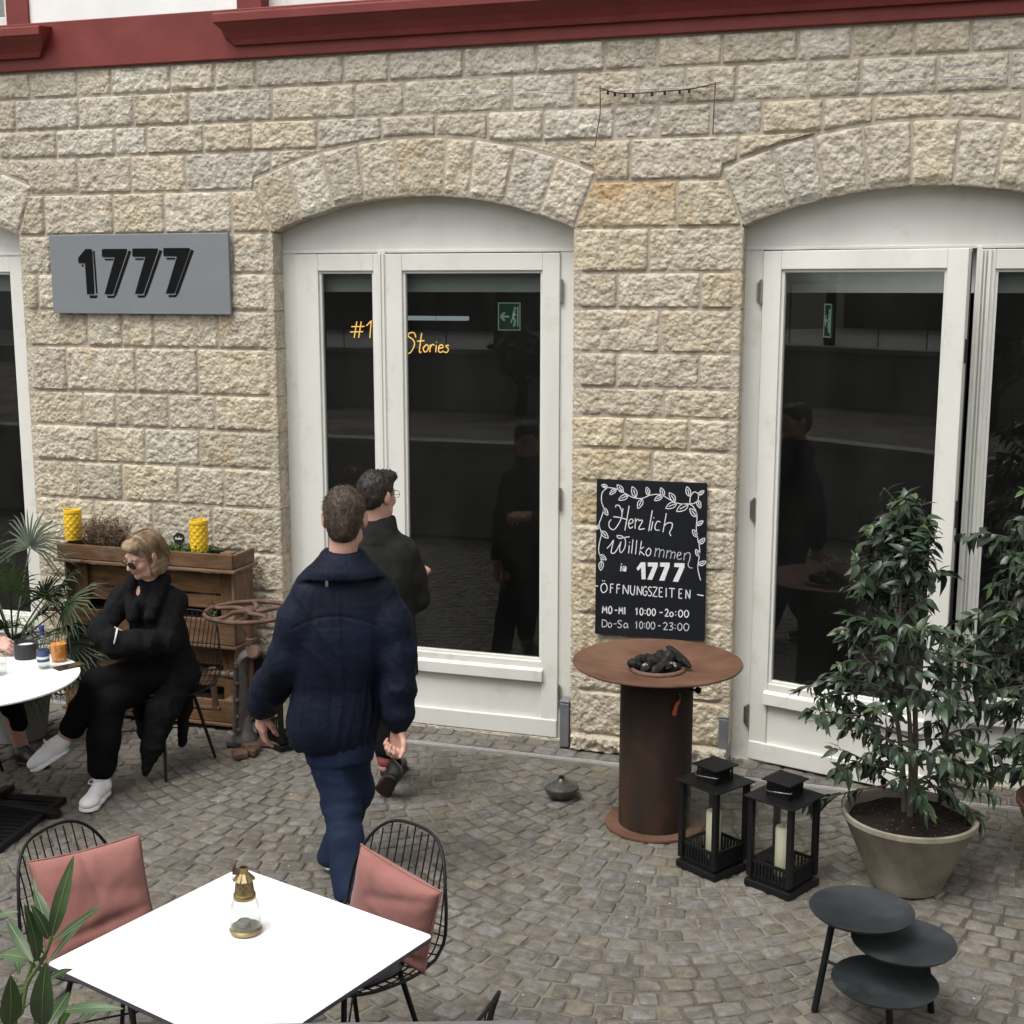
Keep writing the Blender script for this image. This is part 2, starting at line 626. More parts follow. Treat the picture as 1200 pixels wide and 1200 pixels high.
SINK = []
def stone(P, nx, nz, seed, mat, ml=0, mr=0, mb=0, mt=0, depth=.02, name='stone', proud=.0045, amp=.0095):
    """rock-faced block: P(s, t) -> (x, z); margins ml.. are chiselled flat (metres)"""
    r = random.Random(seed)
    ox, oz = r.uniform(0, 90), r.uniform(0, 90)
    q = MB()
    p00, p10, p01 = P(0, 0), P(1, 0), P(0, 1)
    wx = math.hypot(p10[0] - p00[0], p10[1] - p00[1])
    wz = math.hypot(p01[0] - p00[0], p01[1] - p00[1])
    pj = proud + r.uniform(-.003, .006)
    for j in range(nz + 1):
        for i in range(nx + 1):
            s_, t = i / nx, j / nz
            x, z = P(s_, t)
            dl, dr_, db, dt = s_ * wx - ml, (1 - s_) * wx - mr, t * wz - mb, (1 - t) * wz - mt
            d = min(dl, dr_, db, dt)
            k = max(0.0, min(1.0, d / .016))
            k = k * k * (3 - 2 * k)
            nv = Vector((x * 7 + ox, z * 7 + oz, seed * .37))
            h = noise.noise(nv) * .5 + (.5 - 1.6 * noise.noise(nv * 3.6, noise_basis='VORONOI_F1')) * .5 + (.45 - 1.5 * noise.noise(nv * 6.5, noise_basis='VORONOI_F1')) * .45 + noise.noise(nv * 5.5) * .35
            y = -(.002 + k * (pj + amp * h))
            edge = i in (0, nx) or j in (0, nz)
            if edge:
                jj = .0035 * noise.noise(nv * 3.3)
                y = .003
                x += jj
                z += .0035 * noise.noise(nv * 3.3 + Vector((9, 9, 9)))
            q.v.append((x, y, z))
    W = nx + 1
    for j in range(nz):
        for i in range(nx):
            a = j * W + i
            q.f.append((a, a + 1, a + W + 1, a + W))
    per = [i for i in range(W)] + [j * W + nx for j in range(1, nz + 1)] + [nz * W + i for i in range(nx - 1, -1, -1)] + [j * W for j in range(nz - 1, 0, -1)]
    b = len(q.v)
    for i in per:
        x, y, z = q.v[i]
        q.v.append((x, depth, z))
    n = len(per)
    for i in range(n):
        k = (i + 1) % n
        q.f.append((per[i], per[k], b + k, b + i))
    if SINK:
        SINK[0].add(q.v, q.f)
        return None
    c = P(.5, .5)
    q.shift((-c[0], 0, -c[1]))
    return obj(name, q, mat, bld, at=(c[0], 0, c[1]), smooth=50)

J = .0035
SEED = [0]
def pick(x, z):
    u = noise.noise((x * .9, z * .9, 5)) + rng.uniform(-.45, .45)
    if -2.0 < x < -.9 and z < 3.3:
        return M['stone_warm'] if u > -.3 else M['stone']
    if z > 3.3:
        return M['stone_grey'] if u > -.15 else M['stone']
    return M['stone'] if u > -.35 else (M['stone_warm'] if u < -.6 else M['stone_grey'])
def block(x0, x1, z0, z1, jl=False, jr=False, f0=None, f1=None, zlow=None, mat=None, **kw):
    """f0/f1: x of left/right edge as functions of z; zlow: lower edge as function of x"""
    SEED[0] += 1
    def P(s_, t):
        if zlow:
            x = x0 + J + (x1 - x0 - 2 * J) * s_
            lo = max(z0, zlow(x)) + J
            return (x, lo + (z1 - J - lo) * t)
        z = z0 + J + (z1 - z0 - 2 * J) * t
        a = f0(z) if f0 else x0 + (0 if jl else J)
        b = f1(z) if f1 else x1 - (0 if jr else J)
        return (a + (b - a) * s_, z)
    st_ = .024 if SINK else .0125
    nx = max(8, int(abs(x1 - x0) / st_))
    nz = max(6, int((z1 - z0) / st_))
    return stone(P, nx, nz, SEED[0], mat or pick((x0 + x1) / 2, z0), ml=.045 if jl else 0, mr=.045 if jr else 0,
                 depth=.135 if (jl or jr) else .02, **kw)
ZL = [3.982, 3.82, 3.632, 3.463, 3.24, 2.992, 2.754, 2.53, 2.302, 2.018, 1.80, 1.568, 1.325, 1.045, .80, .56, .33, .10]
ZM = [2.992, 2.754, 2.557, 2.317, 2.124, 1.962, 1.783, 1.587, 1.343, 1.118, .819, .57, .36, .10]
top = [[-8.1, -7.7, -7.3, -6.9, -6.55, -6.15, -5.8, -5.44, -5.1, -4.86, -4.45, -4.15, -3.88, -3.32, -3.04, -2.59, -2.17, -1.79, -1.5, -1.16, -.77, -.5, -.2, .07, .45, .8, 1.2, 1.6],
       [-8.1, -7.6, -7.2, -6.8, -6.35, -5.95, -5.56, -5.1, -4.71, -4.33, -3.78, -3.25, -2.95, -2.31, -1.95, -1.6, -1.35, -1.08, -.71, -.45, -.08, .26, .6, 1.0, 1.4],
       [-8.1, -7.75, -7.3, -6.95, -6.52, -6.1, -5.7, -5.27, -4.85, -4.63, -4.24, -3.92, -3.49, -3.09, -2.76, -2.45, -2.13, -1.73, -1.49, -1.21, -.94, -.63, -.38, -.01, .33, .7, 1.1, 1.5]]
def extr(x):
    return max(arc_z(x, (a + b) / 2, RO + .004) if a - .14 < x < b + .14 else -9 for a, b in ARCH)
for ci, xs in enumerate(top):
    for a, b in zip(xs[:-1], xs[1:]):
        block(a, b, ZL[ci + 1], ZL[ci], zlow=extr if ci == 2 else None)
# course beside the extrados, then the course of the skewbacks
def skew(side, arch):
    """x of the springer's slanted side at height z"""
    a, b = ARCH[arch]
    if side < 0:
        return lambda z: a - .004 + (z - 2.998) / (3.31 - 2.998) * (-.122) - J
    return lambda z: b + .004 + (z - 2.998) / (3.31 - 2.998) * .122 + J
def course_d(xl, xr, joints, al, ar):
    xs = [xl] + joints + [xr]
    for a, b in zip(xs[:-1], xs[1:]):
        def zl(x, a=a, b=b):
            e = 3.24
            if al is not None and x < ARCH[al][1] + .118:
                e = max(e, arc_z(x, sum(ARCH[al]) / 2, RO + .004))
            if ar is not None and x > ARCH[ar][0] - .118:
                e = max(e, arc_z(x, sum(ARCH[ar]) / 2, RO + .004))
            return e
        block(a, b, 3.24, 3.463, zlow=zl)
course_d(-6.03, -3.43, [-5.64, -5.13, -4.75, -4.37, -3.80], 0, 1)
course_d(-2.33, -.66, [-1.93, -1.64, -1.06], 1, 2)
for xs, al, ar in (([-5.593, -5.39, -4.89, -4.53, -4.07, -3.807], 0, 1), ([-1.952, -1.38, -1.022], 1, 2)):
    n = len(xs) - 1
    for i in range(n):
        block(xs[i], xs[i + 1], 2.992, 3.24, f0=skew(1, al) if i == 0 else None, f1=skew(-1, ar) if i == n - 1 else None,
              mat=M['stone_ochre'] if al == 1 and i == 0 else None)
# left pier and middle pier
LJ = [[-5.36, -4.91, -4.5, -4.07], [-5.47, -5.06, -4.69, -4.3], [-5.12, -4.87, -4.64, -4.19], [-5.29, -4.78, -4.34], [-5.18, -4.94, -4.56, -4.23],
      [-5.09, -4.74, -4.35], [-5.26, -4.92, -4.51, -4.19], [-5.14, -4.71, -4.28], [-5.3, -4.9, -4.45, -4.1], [-5.2, -4.75, -4.3], [-5.35, -4.9, -4.5, -4.12], [-5.1, -4.65, -4.2]]
for i, js in enumerate(LJ):
    xs = [-5.593] + js + [-3.807]
    for k in range(len(xs) - 1):
        block(xs[k], xs[k + 1], ZL[i + 6], ZL[i + 5], jl=k == 0, jr=k == len(xs) - 2)
MJ = [[-1.53], [-1.7, -1.24], [-1.46], [-1.7, -1.24], [-1.43], [-1.65, -1.29], [-1.49], [-1.62], [-1.40], [-1.66, -1.3], [-1.45], [-1.6], [-1.38]]
for i, js in enumerate(MJ):
    xs = [-1.952] + js + [-1.022]
    for k in range(len(xs) - 1):
        block(xs[k], xs[k + 1], ZM[i + 1], ZM[i], jl=k == 0, jr=k == len(xs) - 2)
# plinth stones standing a little proud
for a, b in ((-5.593, -4.7), (-4.7, -3.807), (-1.952, -1.5), (-1.5, -1.022)):
    o = block(a, b, -.01, .10, mat=M['stone_grey'], proud=.045, amp=.02)
# voussoirs
VX = [-3.807, -3.6, -3.4, -3.2, -3.0, -2.72, -2.57, -2.36, -2.15, -1.952]
for ai, (a, b) in enumerate(ARCH):
    xc = (a + b) / 2
    fr = [(x - VX[0]) / (VX[-1] - VX[0]) for x in VX]
    if ai == 2:
        fr = [0, .125, .225, .34, .455, .565, .67, .775, .885, 1]
    if ai == 0:
        fr = [1 - f for f in fr][::-1]
    an = [math.asin((a + (b - a) * f - xc) / RI) for f in fr]
    for k in range(len(an) - 1):
        SEED[0] += 1
        d = J / 2.5
        def P(s_, t, a0=an[k] + d, a1=an[k + 1] - d, xc=xc):
            r_ = RI + (RO - .006 - RI) * t
            th = a0 + (a1 - a0) * s_
            return (xc + r_ * math.sin(th), ZC + r_ * math.cos(th))
        stone(P, 16, 25, SEED[0], M['stone_grey'] if rng.random() < .55 else M['stone'], mb=.02, depth=.135, name='voussoir', proud=.006)

# the rest of the wall beyond the photograph's frame, coarser and joined
SINK.append(MB())
def run(x0, x1, z0, z1, jl=False, jr=False):
    x = x0
    while x < x1 - .01:
        w_ = rng.uniform(.30, .48)
        nx_ = x1 if x1 - x - w_ < .22 else x + w_
        block(x, nx_, z0, z1, jl=jl and x == x0, jr=jr and nx_ == x1)
        x = nx_
for i in range(len(ZL) - 1):
    if i < 3:
        run(-12.0, -8.1, ZL[i + 1], ZL[i])
        run(1.5 if i else 1.6, 6.0, ZL[i + 1], ZL[i])
    elif i < 5:
        run(-12.0, -7.60, ZL[i + 1], ZL[i])
        run(1.0, 6.0, ZL[i + 1], ZL[i])
    else:
        run(-12.0, -7.447, ZL[i + 1], ZL[i], jr=True)
        run(.833, 6.0, ZL[i + 1], ZL[i], jl=True)
run(-7.60, -6.03, 3.463 - .03, 3.463) if False else None
far = SINK.pop()
obj('stones', far, M['stone'], bld, at=ORG, smooth=50, kind='stuff')

# red string course, upper wall, sills and window surrounds
q = MB()
q.prism([(-12, 3.985), (6, 3.985), (6, 4.262), (-12, 4.262)], -.035, .3)
obj('string_course', q, M['red'], bld, at=ORG, bevel=.006)
q = MB()
for a, b in ((-12, -7.4), (-5.405, -3.975), (-1.9, 0), (2.0, 6)):
    q.box(a, b, -.012, .3, 4.262, 7.2)
q.box(-12, 6, -.012, .3, 6.0, 7.2)
obj('upper_wall', q, M['render'], bld, at=ORG)
def sill(x0, x1):
    q = MB()
    sec = [(-.036, 4.055), (-.062, 4.055), (-.070, 4.085), (-.095, 4.125), (-.150, 4.165), (-.165, 4.168), (-.165, 4.212), (-.150, 4.222), (.02, 4.238), (.02, 4.055)]
    n = len(sec)
    for k, x in enumerate((x0, x1)):
        for (y, z) in sec:
            ins = .085 * max(0, min(1, (4.165 - z) / .11)) * (1 if k == 0 else -1) if z < 4.166 and y < .01 else 0
            q.v.append((x + ins, y, z))
    q.f += [tuple(range(n)), tuple(range(2 * n - 1, n - 1, -1))] + [(i, i + n, (i + 1) % n + n, (i + 1) % n) for i in range(n)]
    return obj('window_sill', q, M['red'], bld, at=ORG, bevel=.002)
sill(-7.6, -5.235)
sill(-4.06, 2.1)
for (a, b) in ((-7.4, -5.405), (-3.975, -1.9), (0, 2.0)):
    q = MB()
    for x0, x1 in ((a, a + .16), (b - .16, b)):
        q.box(x0, x1, -.03, .12, 4.239, 5.9)
    q.box(a, b, -.03, .12, 5.9, 6.0)
    wf = obj('window', q, M['red'], bld, at=ORG, bevel=.004)
    q = MB()
    for x0, x1 in ((a + .16, a + .24), (b - .24, b - .16), ((a + b) / 2 - .05, (a + b) / 2 + .05)):
        q.box(x0, x1, .06, .12, 4.27, 5.9)
    q.box(a + .16, b - .16, .062, .118, 4.27, 4.33)
    obj('window_frame', q, M['frame'], wf, at=ORG, bevel=.004)
    q = MB().box(a + .1605, b - .1605, .083, .09, 4.25, 5.9)
    obj('pane', q, M['glass'], wf, at=ORG)
    q = MB().box(a + .05, b - .05, .2, .22, 4.262, 5.99)
    obj('curtain', q, M['inside_pale'], wf, at=ORG)
q = MB().box(-12, 6, -.5, .8, 7.2, 7.4)
obj('eaves', q, M['red'], bld, at=ORG)

# ---------------------------------------------------------------- glazed doors
FY = .12
def arch_panel(a, b, z0, y0, y1):
    xc = (a + b) / 2
    n = 24
    xs = [a + (b - a) * i / n for i in range(n + 1)]
    q = MB()
    pts = [(x, min(arc_z(x, xc, RI) + .012, 9)) for x in xs]
    pts[0] = (a, ZS + .012)
    pts[-1] = (b, ZS + .012)
    q.prism([(a, z0), (b, z0)] + pts[::-1], y0, y1)
    return q
def hinge(parent, x, y, z, loc=None):
    q = MB()
    q.lathe([(.011, -.06), (.011, -.002), (.009, -.001), (.009, .001), (.011, .002), (.011, .06)], 10)
    q.lathe([(.0, -.066), (.008, -.066), (.008, .066), (0, .066)], 8)
    q.box(-.024, .0, .006, .012, -.05, .05)
    return obj('hinge', q, M['steel'], parent, **({'at': (x, y, z)} if loc is None else {'loc': loc}), smooth=40)
def leaf_parts(parent, w_, z0, z1, st, tr, gb, wb, mk):
    """door leaf in its own frame: x 0..w_, y 0 is the front, z up. mk(name, mb, mat, bevel) links it"""
    q = MB()
    q.box(0, st, 0, .065, z0, z1)
    q.box(w_ - st, w_, 0, .065, z0, z1)
    q.box(st, w_ - st, .001, .064, z1 - tr, z1)
    q.box(st, w_ - st, .001, .064, wb, gb)
    mk('leaf_frame', q, M['frame'], .004)
    q = MB().box(st, w_ - st, .014, .05, z0 + .11, wb)
    mk('bottom_panel', q, M['frame'], .002)
    q = MB().box(-.0 + .002, w_ - .002, -.012, .06, z0 + .002, z0 + .11)
    mk('kick_rail', q, M['frame'], .005)
    q = MB()
    q.prism([(0, wb + .005), (0, wb + .075), (.026, wb + .088), (.026, wb + .005)], 0, w_ - 2 * st + .03,
            Matrix(((0, 1, 0, st - .015), (1, 0, 0, -.0265), (0, 0, 1, 0), (0, 0, 0, 1))))
    mk('weather_bar', q, M['frame'], .005)
    q = MB()
    bw = .016
    q.box(st - .001, st + bw, .016, .05, gb - .001, z1 - tr + .001)
    q.box(w_ - st - bw, w_ - st + .001, .016, .05, gb - .001, z1 - tr + .001)
    q.box(st + bw, w_ - st - bw, .017, .05, z1 - tr - bw, z1 - tr + .001)
    q.box(st + bw, w_ - st - bw, .017, .05, gb - .001, gb + bw)
    mk('glazing_bead', q, M['frame'], .003)
    q = MB().box(st + .002, w_ - st - .002, .034, .040, gb + .002, z1 - tr - .002)
    mk('pane', q, M['glass'], 0)
def side_parts(mk, x0, x1, gx0, gx1, gz0, gz1, z0, z1):
    q = MB()
    q.box(x0, gx0, FY + .004, FY + .07, z0, z1)
    q.box(gx1, x1, FY + .004, FY + .07, z0, z1)
    q.box(gx0, gx1, FY + .005, FY + .069, gz1, z1)
    q.box(gx0, gx1, FY + .005, FY + .069, gz0 - .12, gz0)
    q.box(gx0, gx1, FY + .003, FY + .069, z0, z0 + .11)
    q.box(gx0, gx1, FY + .02, FY + .06, z0 + .11, gz0 - .12)
    mk('sidelight_frame', q, M['frame'], .004)
    q = MB().box(gx0, gx1, FY - .025, FY + .004, gz0 - .13, gz0 - .04)
    mk('weather_bar', q, M['frame'], .005)
    q = MB()
    bw = .016
    q.box(gx0 - .001, gx0 + bw, FY + .02, FY + .055, gz0 - .001, gz1 + .001)
    q.box(gx1 - bw, gx1 + .001, FY + .02, FY + .055, gz0 - .001, gz1 + .001)
    q.box(gx0 + bw, gx1 - bw, FY + .021, FY + .055, gz1 - bw, gz1 + .001)
    q.box(gx0 + bw, gx1 - bw, FY + .021, FY + .055, gz0 - .001, gz0 + bw)
    mk('glazing_bead', q, M['frame'], .003)
    q = MB().box(gx0 + .002, gx1 - .002, FY + .036, FY + .042, gz0 + .002, gz1 - .002)
    mk('pane', q, M['glass'], 0)

def glazed_door(ai, mull, leaf0, leaf1, side, ajar=0, leaf_label=None):
    a, b = ARCH[ai]
    e = -.012                                  # the frame runs a little behind the jamb stones
    q = arch_panel(a + e, b - e, 2.884, FY + .02, FY + .06)
    q.box(a + e, leaf0 if ajar or leaf0 < mull else side[0], FY + .012, FY + .09, 0, 2.884)
    q.box(leaf1 if leaf1 > mull else side[1], b - e, FY + .012, FY + .09, 0, 2.884)
    m0, m1 = (side[1], leaf0) if leaf0 > mull else (leaf1, side[0])
    q.box(m0, m1, FY - .004, FY + .09, 0, 2.884)
    q.box(a + e, b - e, FY + .006, FY + .085, 2.872, 2.890)
    d = obj('glazed_door', q, M['frame'], bld, at=ORG, bevel=.003)
    def mk(n, mb, mat, bv):
        return obj(n, mb, mat, d, at=ORG, bevel=bv)
    side_parts(mk, side[0], side[1], side[2], side[3], .47, 2.768, .004, 2.868)
    ang = -ajar
    mt = Matrix.Translation((leaf0, FY - .004, 0)) @ Matrix.Rotation(ang, 4, 'Z')
    def mk2(n, mb, mat, bv):
        mb.v = [tuple(mt @ Vector(p)) for p in mb.v]
        o = obj(n, mb, mat, d, at=ORG, bevel=bv)
        return o
    leaf_parts(d, leaf1 - leaf0, .008, 2.866, .103, .098, .47, .345, mk2)
    q = MB().box(a, b, FY - .02, .3, -.01, .006)
    obj('threshold', q, M['stone_grey'], d, at=ORG)
    return d
d1 = glazed_door(1, -3.155, -3.131, -2.064, (-3.728, -3.180, -3.574, -3.213))
for z in (2.652, 1.458, .271):
    hinge(d1, -2.053, FY - .004, z)
d2 = glazed_door(2, .172, -.926, .16, (.185, .74, .255, .63), ajar=R(16.5))
for z in (2.649, 1.455, .263):
    hinge(d2, -.934, FY - .004, z)
ang_ = R(16.5)
ex_, ey_ = -.926 + 1.086 * math.cos(ang_), FY - .004 - 1.086 * math.sin(ang_)
M['darksteel'] = pm('dark_steel', [(.05, .05, .052), (.08, .08, .083)], scale=20, rough=(.35, .5), metal=.8)
for z0, z1 in ((.95, 1.22), (1.46, 1.60), (2.3, 2.42), (.3, .42)):
    mt_ = Matrix.Translation((ex_, ey_, 0)) @ Matrix.Rotation(-ang_, 4, 'Z')
    obj('lock_plate', MB().box(.0005, .004, .018, .042, z0, z1, mt_), M['darksteel'], d2, at=ORG)
obj('rubber_seal', MB().box(.0005, .004, .052, .062, .02, 2.85, mt_), M['gasket'], d2, at=ORG)
for x0, x1, dy in ((.176, .190, .012), (.198, .206, .020), (.214, .232, .010)):
    obj('frame_moulding', MB().box(x0, x1, FY - .004 - dy, FY + .006, .12, 2.868), M['frame'], d2, at=ORG, bevel=.002)
for x0, x1 in ((-3.176, -3.160), (-3.148, -3.138)):
    obj('frame_moulding', MB().box(x0, x1, FY - .012, FY + .002, .12, 2.868), M['frame'], d1, at=ORG, bevel=.002)
d0 = glazed_door(0, -6.2, -7.3, -6.25, (-6.22, -5.655, -6.13, -5.775))
# room behind the doors
q = MB()
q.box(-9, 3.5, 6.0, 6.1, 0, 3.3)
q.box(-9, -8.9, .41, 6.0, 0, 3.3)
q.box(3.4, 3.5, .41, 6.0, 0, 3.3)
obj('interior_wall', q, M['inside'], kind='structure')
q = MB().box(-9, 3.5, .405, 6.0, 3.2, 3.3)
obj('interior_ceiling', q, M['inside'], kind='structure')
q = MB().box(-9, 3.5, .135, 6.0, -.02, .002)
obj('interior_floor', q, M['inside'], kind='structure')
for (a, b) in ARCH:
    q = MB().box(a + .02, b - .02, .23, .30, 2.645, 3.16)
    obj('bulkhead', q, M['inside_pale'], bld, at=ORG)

# grey steel guards at the foot of the jambs
for x, lb in ((-1.985, 'grey steel guard at the wall foot, between the entrance door and the fire table'), (-1.052, 'grey steel guard at the wall foot, behind the black lanterns')):
    t = thing('jamb_guard', lb, 'guard', (x, .03, 0), group='steel guards at the foot of the jambs')
    q = MB().box(-.028, .028, -.045, .05, .0, .27)
    obj('guard_body', q, M['galv'], t, bevel=.006)
    q = MB().box(-.03, .03, -.047, .052, .272, .284)
    obj('guard_cap', q, M['galv'], t, bevel=.003)

# crumbs and grit lying on the setts
q = MB()
lr = random.Random(21)
for k in range(420):
    x, y, s_ = lr.uniform(-5.4, 1.4), lr.uniform(-3.6, -.25), lr.uniform(.002, .0055)
    c = Vector((x, y, .003))
    q.add([c + Vector((s_ * lr.uniform(.6, 1.3) * math.cos(a), s_ * lr.uniform(.6, 1.3) * math.sin(a), 0)) for a in (0, 1.5, 3.1, 4.6)] + [c + Vector((0, 0, s_ * .8))], [(0, 1, 4), (1, 2, 4), (2, 3, 4), (3, 0, 4)])
M['grit'] = pm('pale_grit', [(.30, .28, .25), (.52, .50, .46)], scale=300, rough=(.8, .9), rnd=.4, island=True)
obj('grit', q, M['grit'], kind='stuff')

# ============================================================ THINGS ON THE WALL
M['sign'] = pm('sign_grey', [(.165, .18, .195), (.19, .205, .22)], scale=3, rough=(.45, .6), bump=.05, bscale=60, stain=(9, (.23, .24, .25), .62, .8))
M['black'] = pm('black_paint', [(.006, .006, .0065), (.010, .010, .0105)], scale=12, spec=.3, rough=(.45, .62), bump=.1, bscale=120, bdist=.003)
M['blacksat'] = pm('black_powder_coat', [(.0045, .0045, .005), (.008, .008, .0085)], scale=20, spec=.28, rough=(.4, .58), bump=.15, bscale=300, bdist=.002)
M['letter'] = pm('sign_black', [(.003, .003, .003), (.005, .005, .005)], scale=20, rough=(.6, .75), spec=.12)
M['chalkboard'] = pm('chalkboard', [(.006, .0075, .0105), (.010, .0115, .015)], scale=3, spec=.18, rough=(.6, .8), stain=(3.5, (.016, .018, .022), .5, .8), stretch=(1, 1, .6))
M['chalk'] = pm('white_chalk', [(.62, .63, .64), (.78, .79, .80)], scale=60, rough=(.9, .95))
M['chalkthin'] = pm('thin_chalk', [(.42, .43, .45), (.62, .63, .66)], scale=60, rough=(.9, .95))
M['rust'] = pm('rusted_steel', [(.085, .041, .026), (.122, .061, .038), (.158, .085, .055)], scale=5, rough=(.72, .88), bump=.3, bscale=160, bdist=.003, spec=.25,
               stain=(2.2, (.165, .098, .069), .50, .75))
M['rustdark'] = pm('dark_rusted_steel', [(.014, .010, .008), (.028, .016, .011), (.05, .026, .016)], scale=3, rough=(.65, .85), bump=.3, bscale=140, bdist=.003,
                   spec=.3, stretch=(1, 1, .25), stain=(3, (.07, .034, .02), .55, .8))
M['castiron'] = pm('rusty_cast_iron', [(.055, .035, .027), (.12, .068, .046), (.17, .10, .07)], scale=14, rough=(.6, .85), bump=.5, bscale=90, bdist=.004, spec=.35)
M['castgrey'] = pm('grey_cast_iron', [(.09, .087, .08), (.16, .155, .145)], scale=12, rough=(.5, .75), bump=.5, bscale=90, bdist=.004, metal=.4,
                   stain=(10, (.13, .07, .045), .56, .68))

sg = thing('house_sign', 'grey rectangular sign board with black numerals 1777 on the stone wall', 'sign', (-4.702, -.02, 2.51))
q = MB().box(-5.332, -4.072, -.05, -.028, 2.509, 2.993)
obj('panel', q, M['sign'], sg, at=ORG, bevel=.004)
q = MB()
q.box(-5.29, -4.11, -.028, .0, 2.56, 2.62)
q.box(-5.29, -4.11, -.028, .0, 2.88, 2.94)
obj('batten', q, M['galv'], sg, at=ORG)
def sp(zx, zy):
    """drawing units of the sign lettering -> wall x, z"""
    u, v = 80 + zx / 7.5, 280 + zy / 7.5
    t = (v - 275.5) / 92.3
    s_ = (u - 59.3 - 4 * t) / 209
    t = (v - (276 - 2 * s_)) / (91.7 + 3.3 * s_)
    return (-5.332 + 1.26 * s_, 2.993 - .484 * t)
one = [(112, 168), (178, 92), (230, 92), (238, 110), (254, 478), (246, 487), (188, 487), (172, 216), (118, 216), (112, 208)]
seven = [(325, 98), (330, 92), (545, 92), (548, 108), (420, 480), (412, 487), (346, 487), (440, 164), (332, 162), (325, 156)]
for poly, dx, sx in ((one, 0, 1), (seven, 0, 1), (seven, 270, 1.0), (seven, 541, 1.02)):
    q = MB().prism([sp(325 + (x - 325) * sx + dx if dx else x, y - dx * .012) for x, y in poly], -.053, -.0495)
    num = obj('numeral', q, M['letter'], sg, at=ORG)
    q = MB()
    if poly is one:
        lines = [[(252, 110), (275, 480)], [(275, 500), (266, 510), (212, 510)], [(140, 236), (158, 236)]]
        wd = [.011, .016, .010]
    else:
        lines = [[(573, 110), (440, 490)], [(440, 492), (428, 510), (370, 510)], [(350, 184), (425, 184)]]
        wd = [.020, .013, .009]
    for l, w_ in zip(lines, wd):
        q.ribbon([sp(x + dx, y - dx * .012) for x, y in l], w_, -.0498, -.052)
    obj('shadow_line', q, M['letter'], num, at=ORG)

# ---- chalkboard
cb = thing('chalkboard', 'black chalkboard with German welcome and opening hours above the rusty fire table', 'chalkboard', (-1.48, -.03, .71))
BTL, BTR, BBR, BBL = (-1.796, 1.610), (-1.174, 1.614), (-1.167, .722), (-1.797, .713)
q = MB().prism([BTL, BTR, BBR, BBL], -.044, -.024)
obj('board', q, M['chalkboard'], cb, at=ORG, bevel=.002)
def bp(zx, zy):
    t = .5
    for _ in range(4):
        l, r_ = 60 - 10 * t, 832 - 14 * t
        s_ = (zx - l) / (r_ - l)
        t = (zy - (38 + 34 * s_)) / ((1115 + 57 * s_) - (38 + 34 * s_))
    x = (BTL[0] + (BTR[0] - BTL[0]) * s_) * (1 - t) + (BBL[0] + (BBR[0] - BBL[0]) * s_) * t
    z = (BTL[1] + (BTR[1] - BTL[1]) * s_) * (1 - t) + (BBL[1] + (BBR[1] - BBL[1]) * s_) * t
    return (x, z)
def strokes(name, lines, wd, mat='chalk', smooth=True):
    q = MB()
    for l in lines:
        if len(l) == 1:
            x, y = l[0]
            l = [(x - 2, y - 2), (x + 3, y + 2)]
            p = [Vector((a, b, 0)) for a, b in l]
        else:
            p = smoothline([(a, b, 0) for a, b in l], 5) if smooth and len(l) > 2 else [Vector((a, b, 0)) for a, b in l]
        q.ribbon([bp(a.x, a.y) for a in p], wd, -.0438, -.0452)
    return obj(name, q, M[mat], cb, at=ORG, kind='stuff')
strokes('lettering', [
    [(248, 240), (238, 300), (215, 350), (182, 386), (152, 368), (150, 335), (165, 315)], [(195, 232), (200, 218), (222, 222), (240, 262), (238, 290)],
    [(292, 222), (262, 392)], [(180, 296), (225, 302), (282, 318)],
    [(290, 348), (318, 335), (315, 315), (298, 318), (288, 345), (296, 376), (320, 366)], [(337, 308), (334, 380)], [(335, 342), (347, 318), (362, 317)],
    [(358, 325), (387, 325), (360, 381), (402, 380)], [(455, 255), (430, 397)], [(459, 330), (446, 393)], [(464, 306)],
    [(512, 336), (492, 330), (475, 360), (478, 388), (506, 391)], [(553, 275), (530, 405)], [(535, 370), (560, 343), (594, 345), (590, 380), (576, 408), (586, 432)]], .0052)
strokes('lettering', [
    [(135, 515), (160, 490), (182, 458), (170, 510), (166, 545), (190, 546), (220, 500), (236, 468), (225, 520), (236, 546), (262, 510), (266, 460), (240, 430), (206, 428), (222, 446), (262, 440), (296, 435)],
    [(294, 495), (289, 551)], [(297, 475)], [(320, 455), (310, 552)], [(347, 460), (338, 557)], [(380, 465), (366, 562)], [(397, 508), (370, 530), (402, 564)],
    [(432, 513), (412, 540), (420, 568), (440, 560), (446, 530), (432, 515)]], .0050)
strokes('lettering', [
    [(481, 515), (472, 576)], [(476, 542), (495, 520), (509, 530), (502, 579)], [(506, 545), (525, 527), (539, 540), (532, 581)],
    [(561, 530), (553, 586)], [(557, 555), (575, 535), (589, 545), (582, 589)], [(586, 560), (603, 543), (616, 555), (608, 591)],
    [(630, 570), (655, 560), (650, 545), (635, 550), (628, 575), (640, 596), (660, 588)], [(681, 550), (675, 602)],
    [(678, 572), (700, 548), (719, 560), (715, 600), (705, 625), (712, 650), (736, 656)]], .0042, 'chalkthin')
strokes('lettering', [[(237, 638), (233, 675)], [(239, 625)], [(252, 640), (249, 675)], [(251, 652), (259, 640), (262, 650), (259, 675)], [(261, 652), (269, 641), (272, 652), (266, 678)]], .0066, smooth=False)
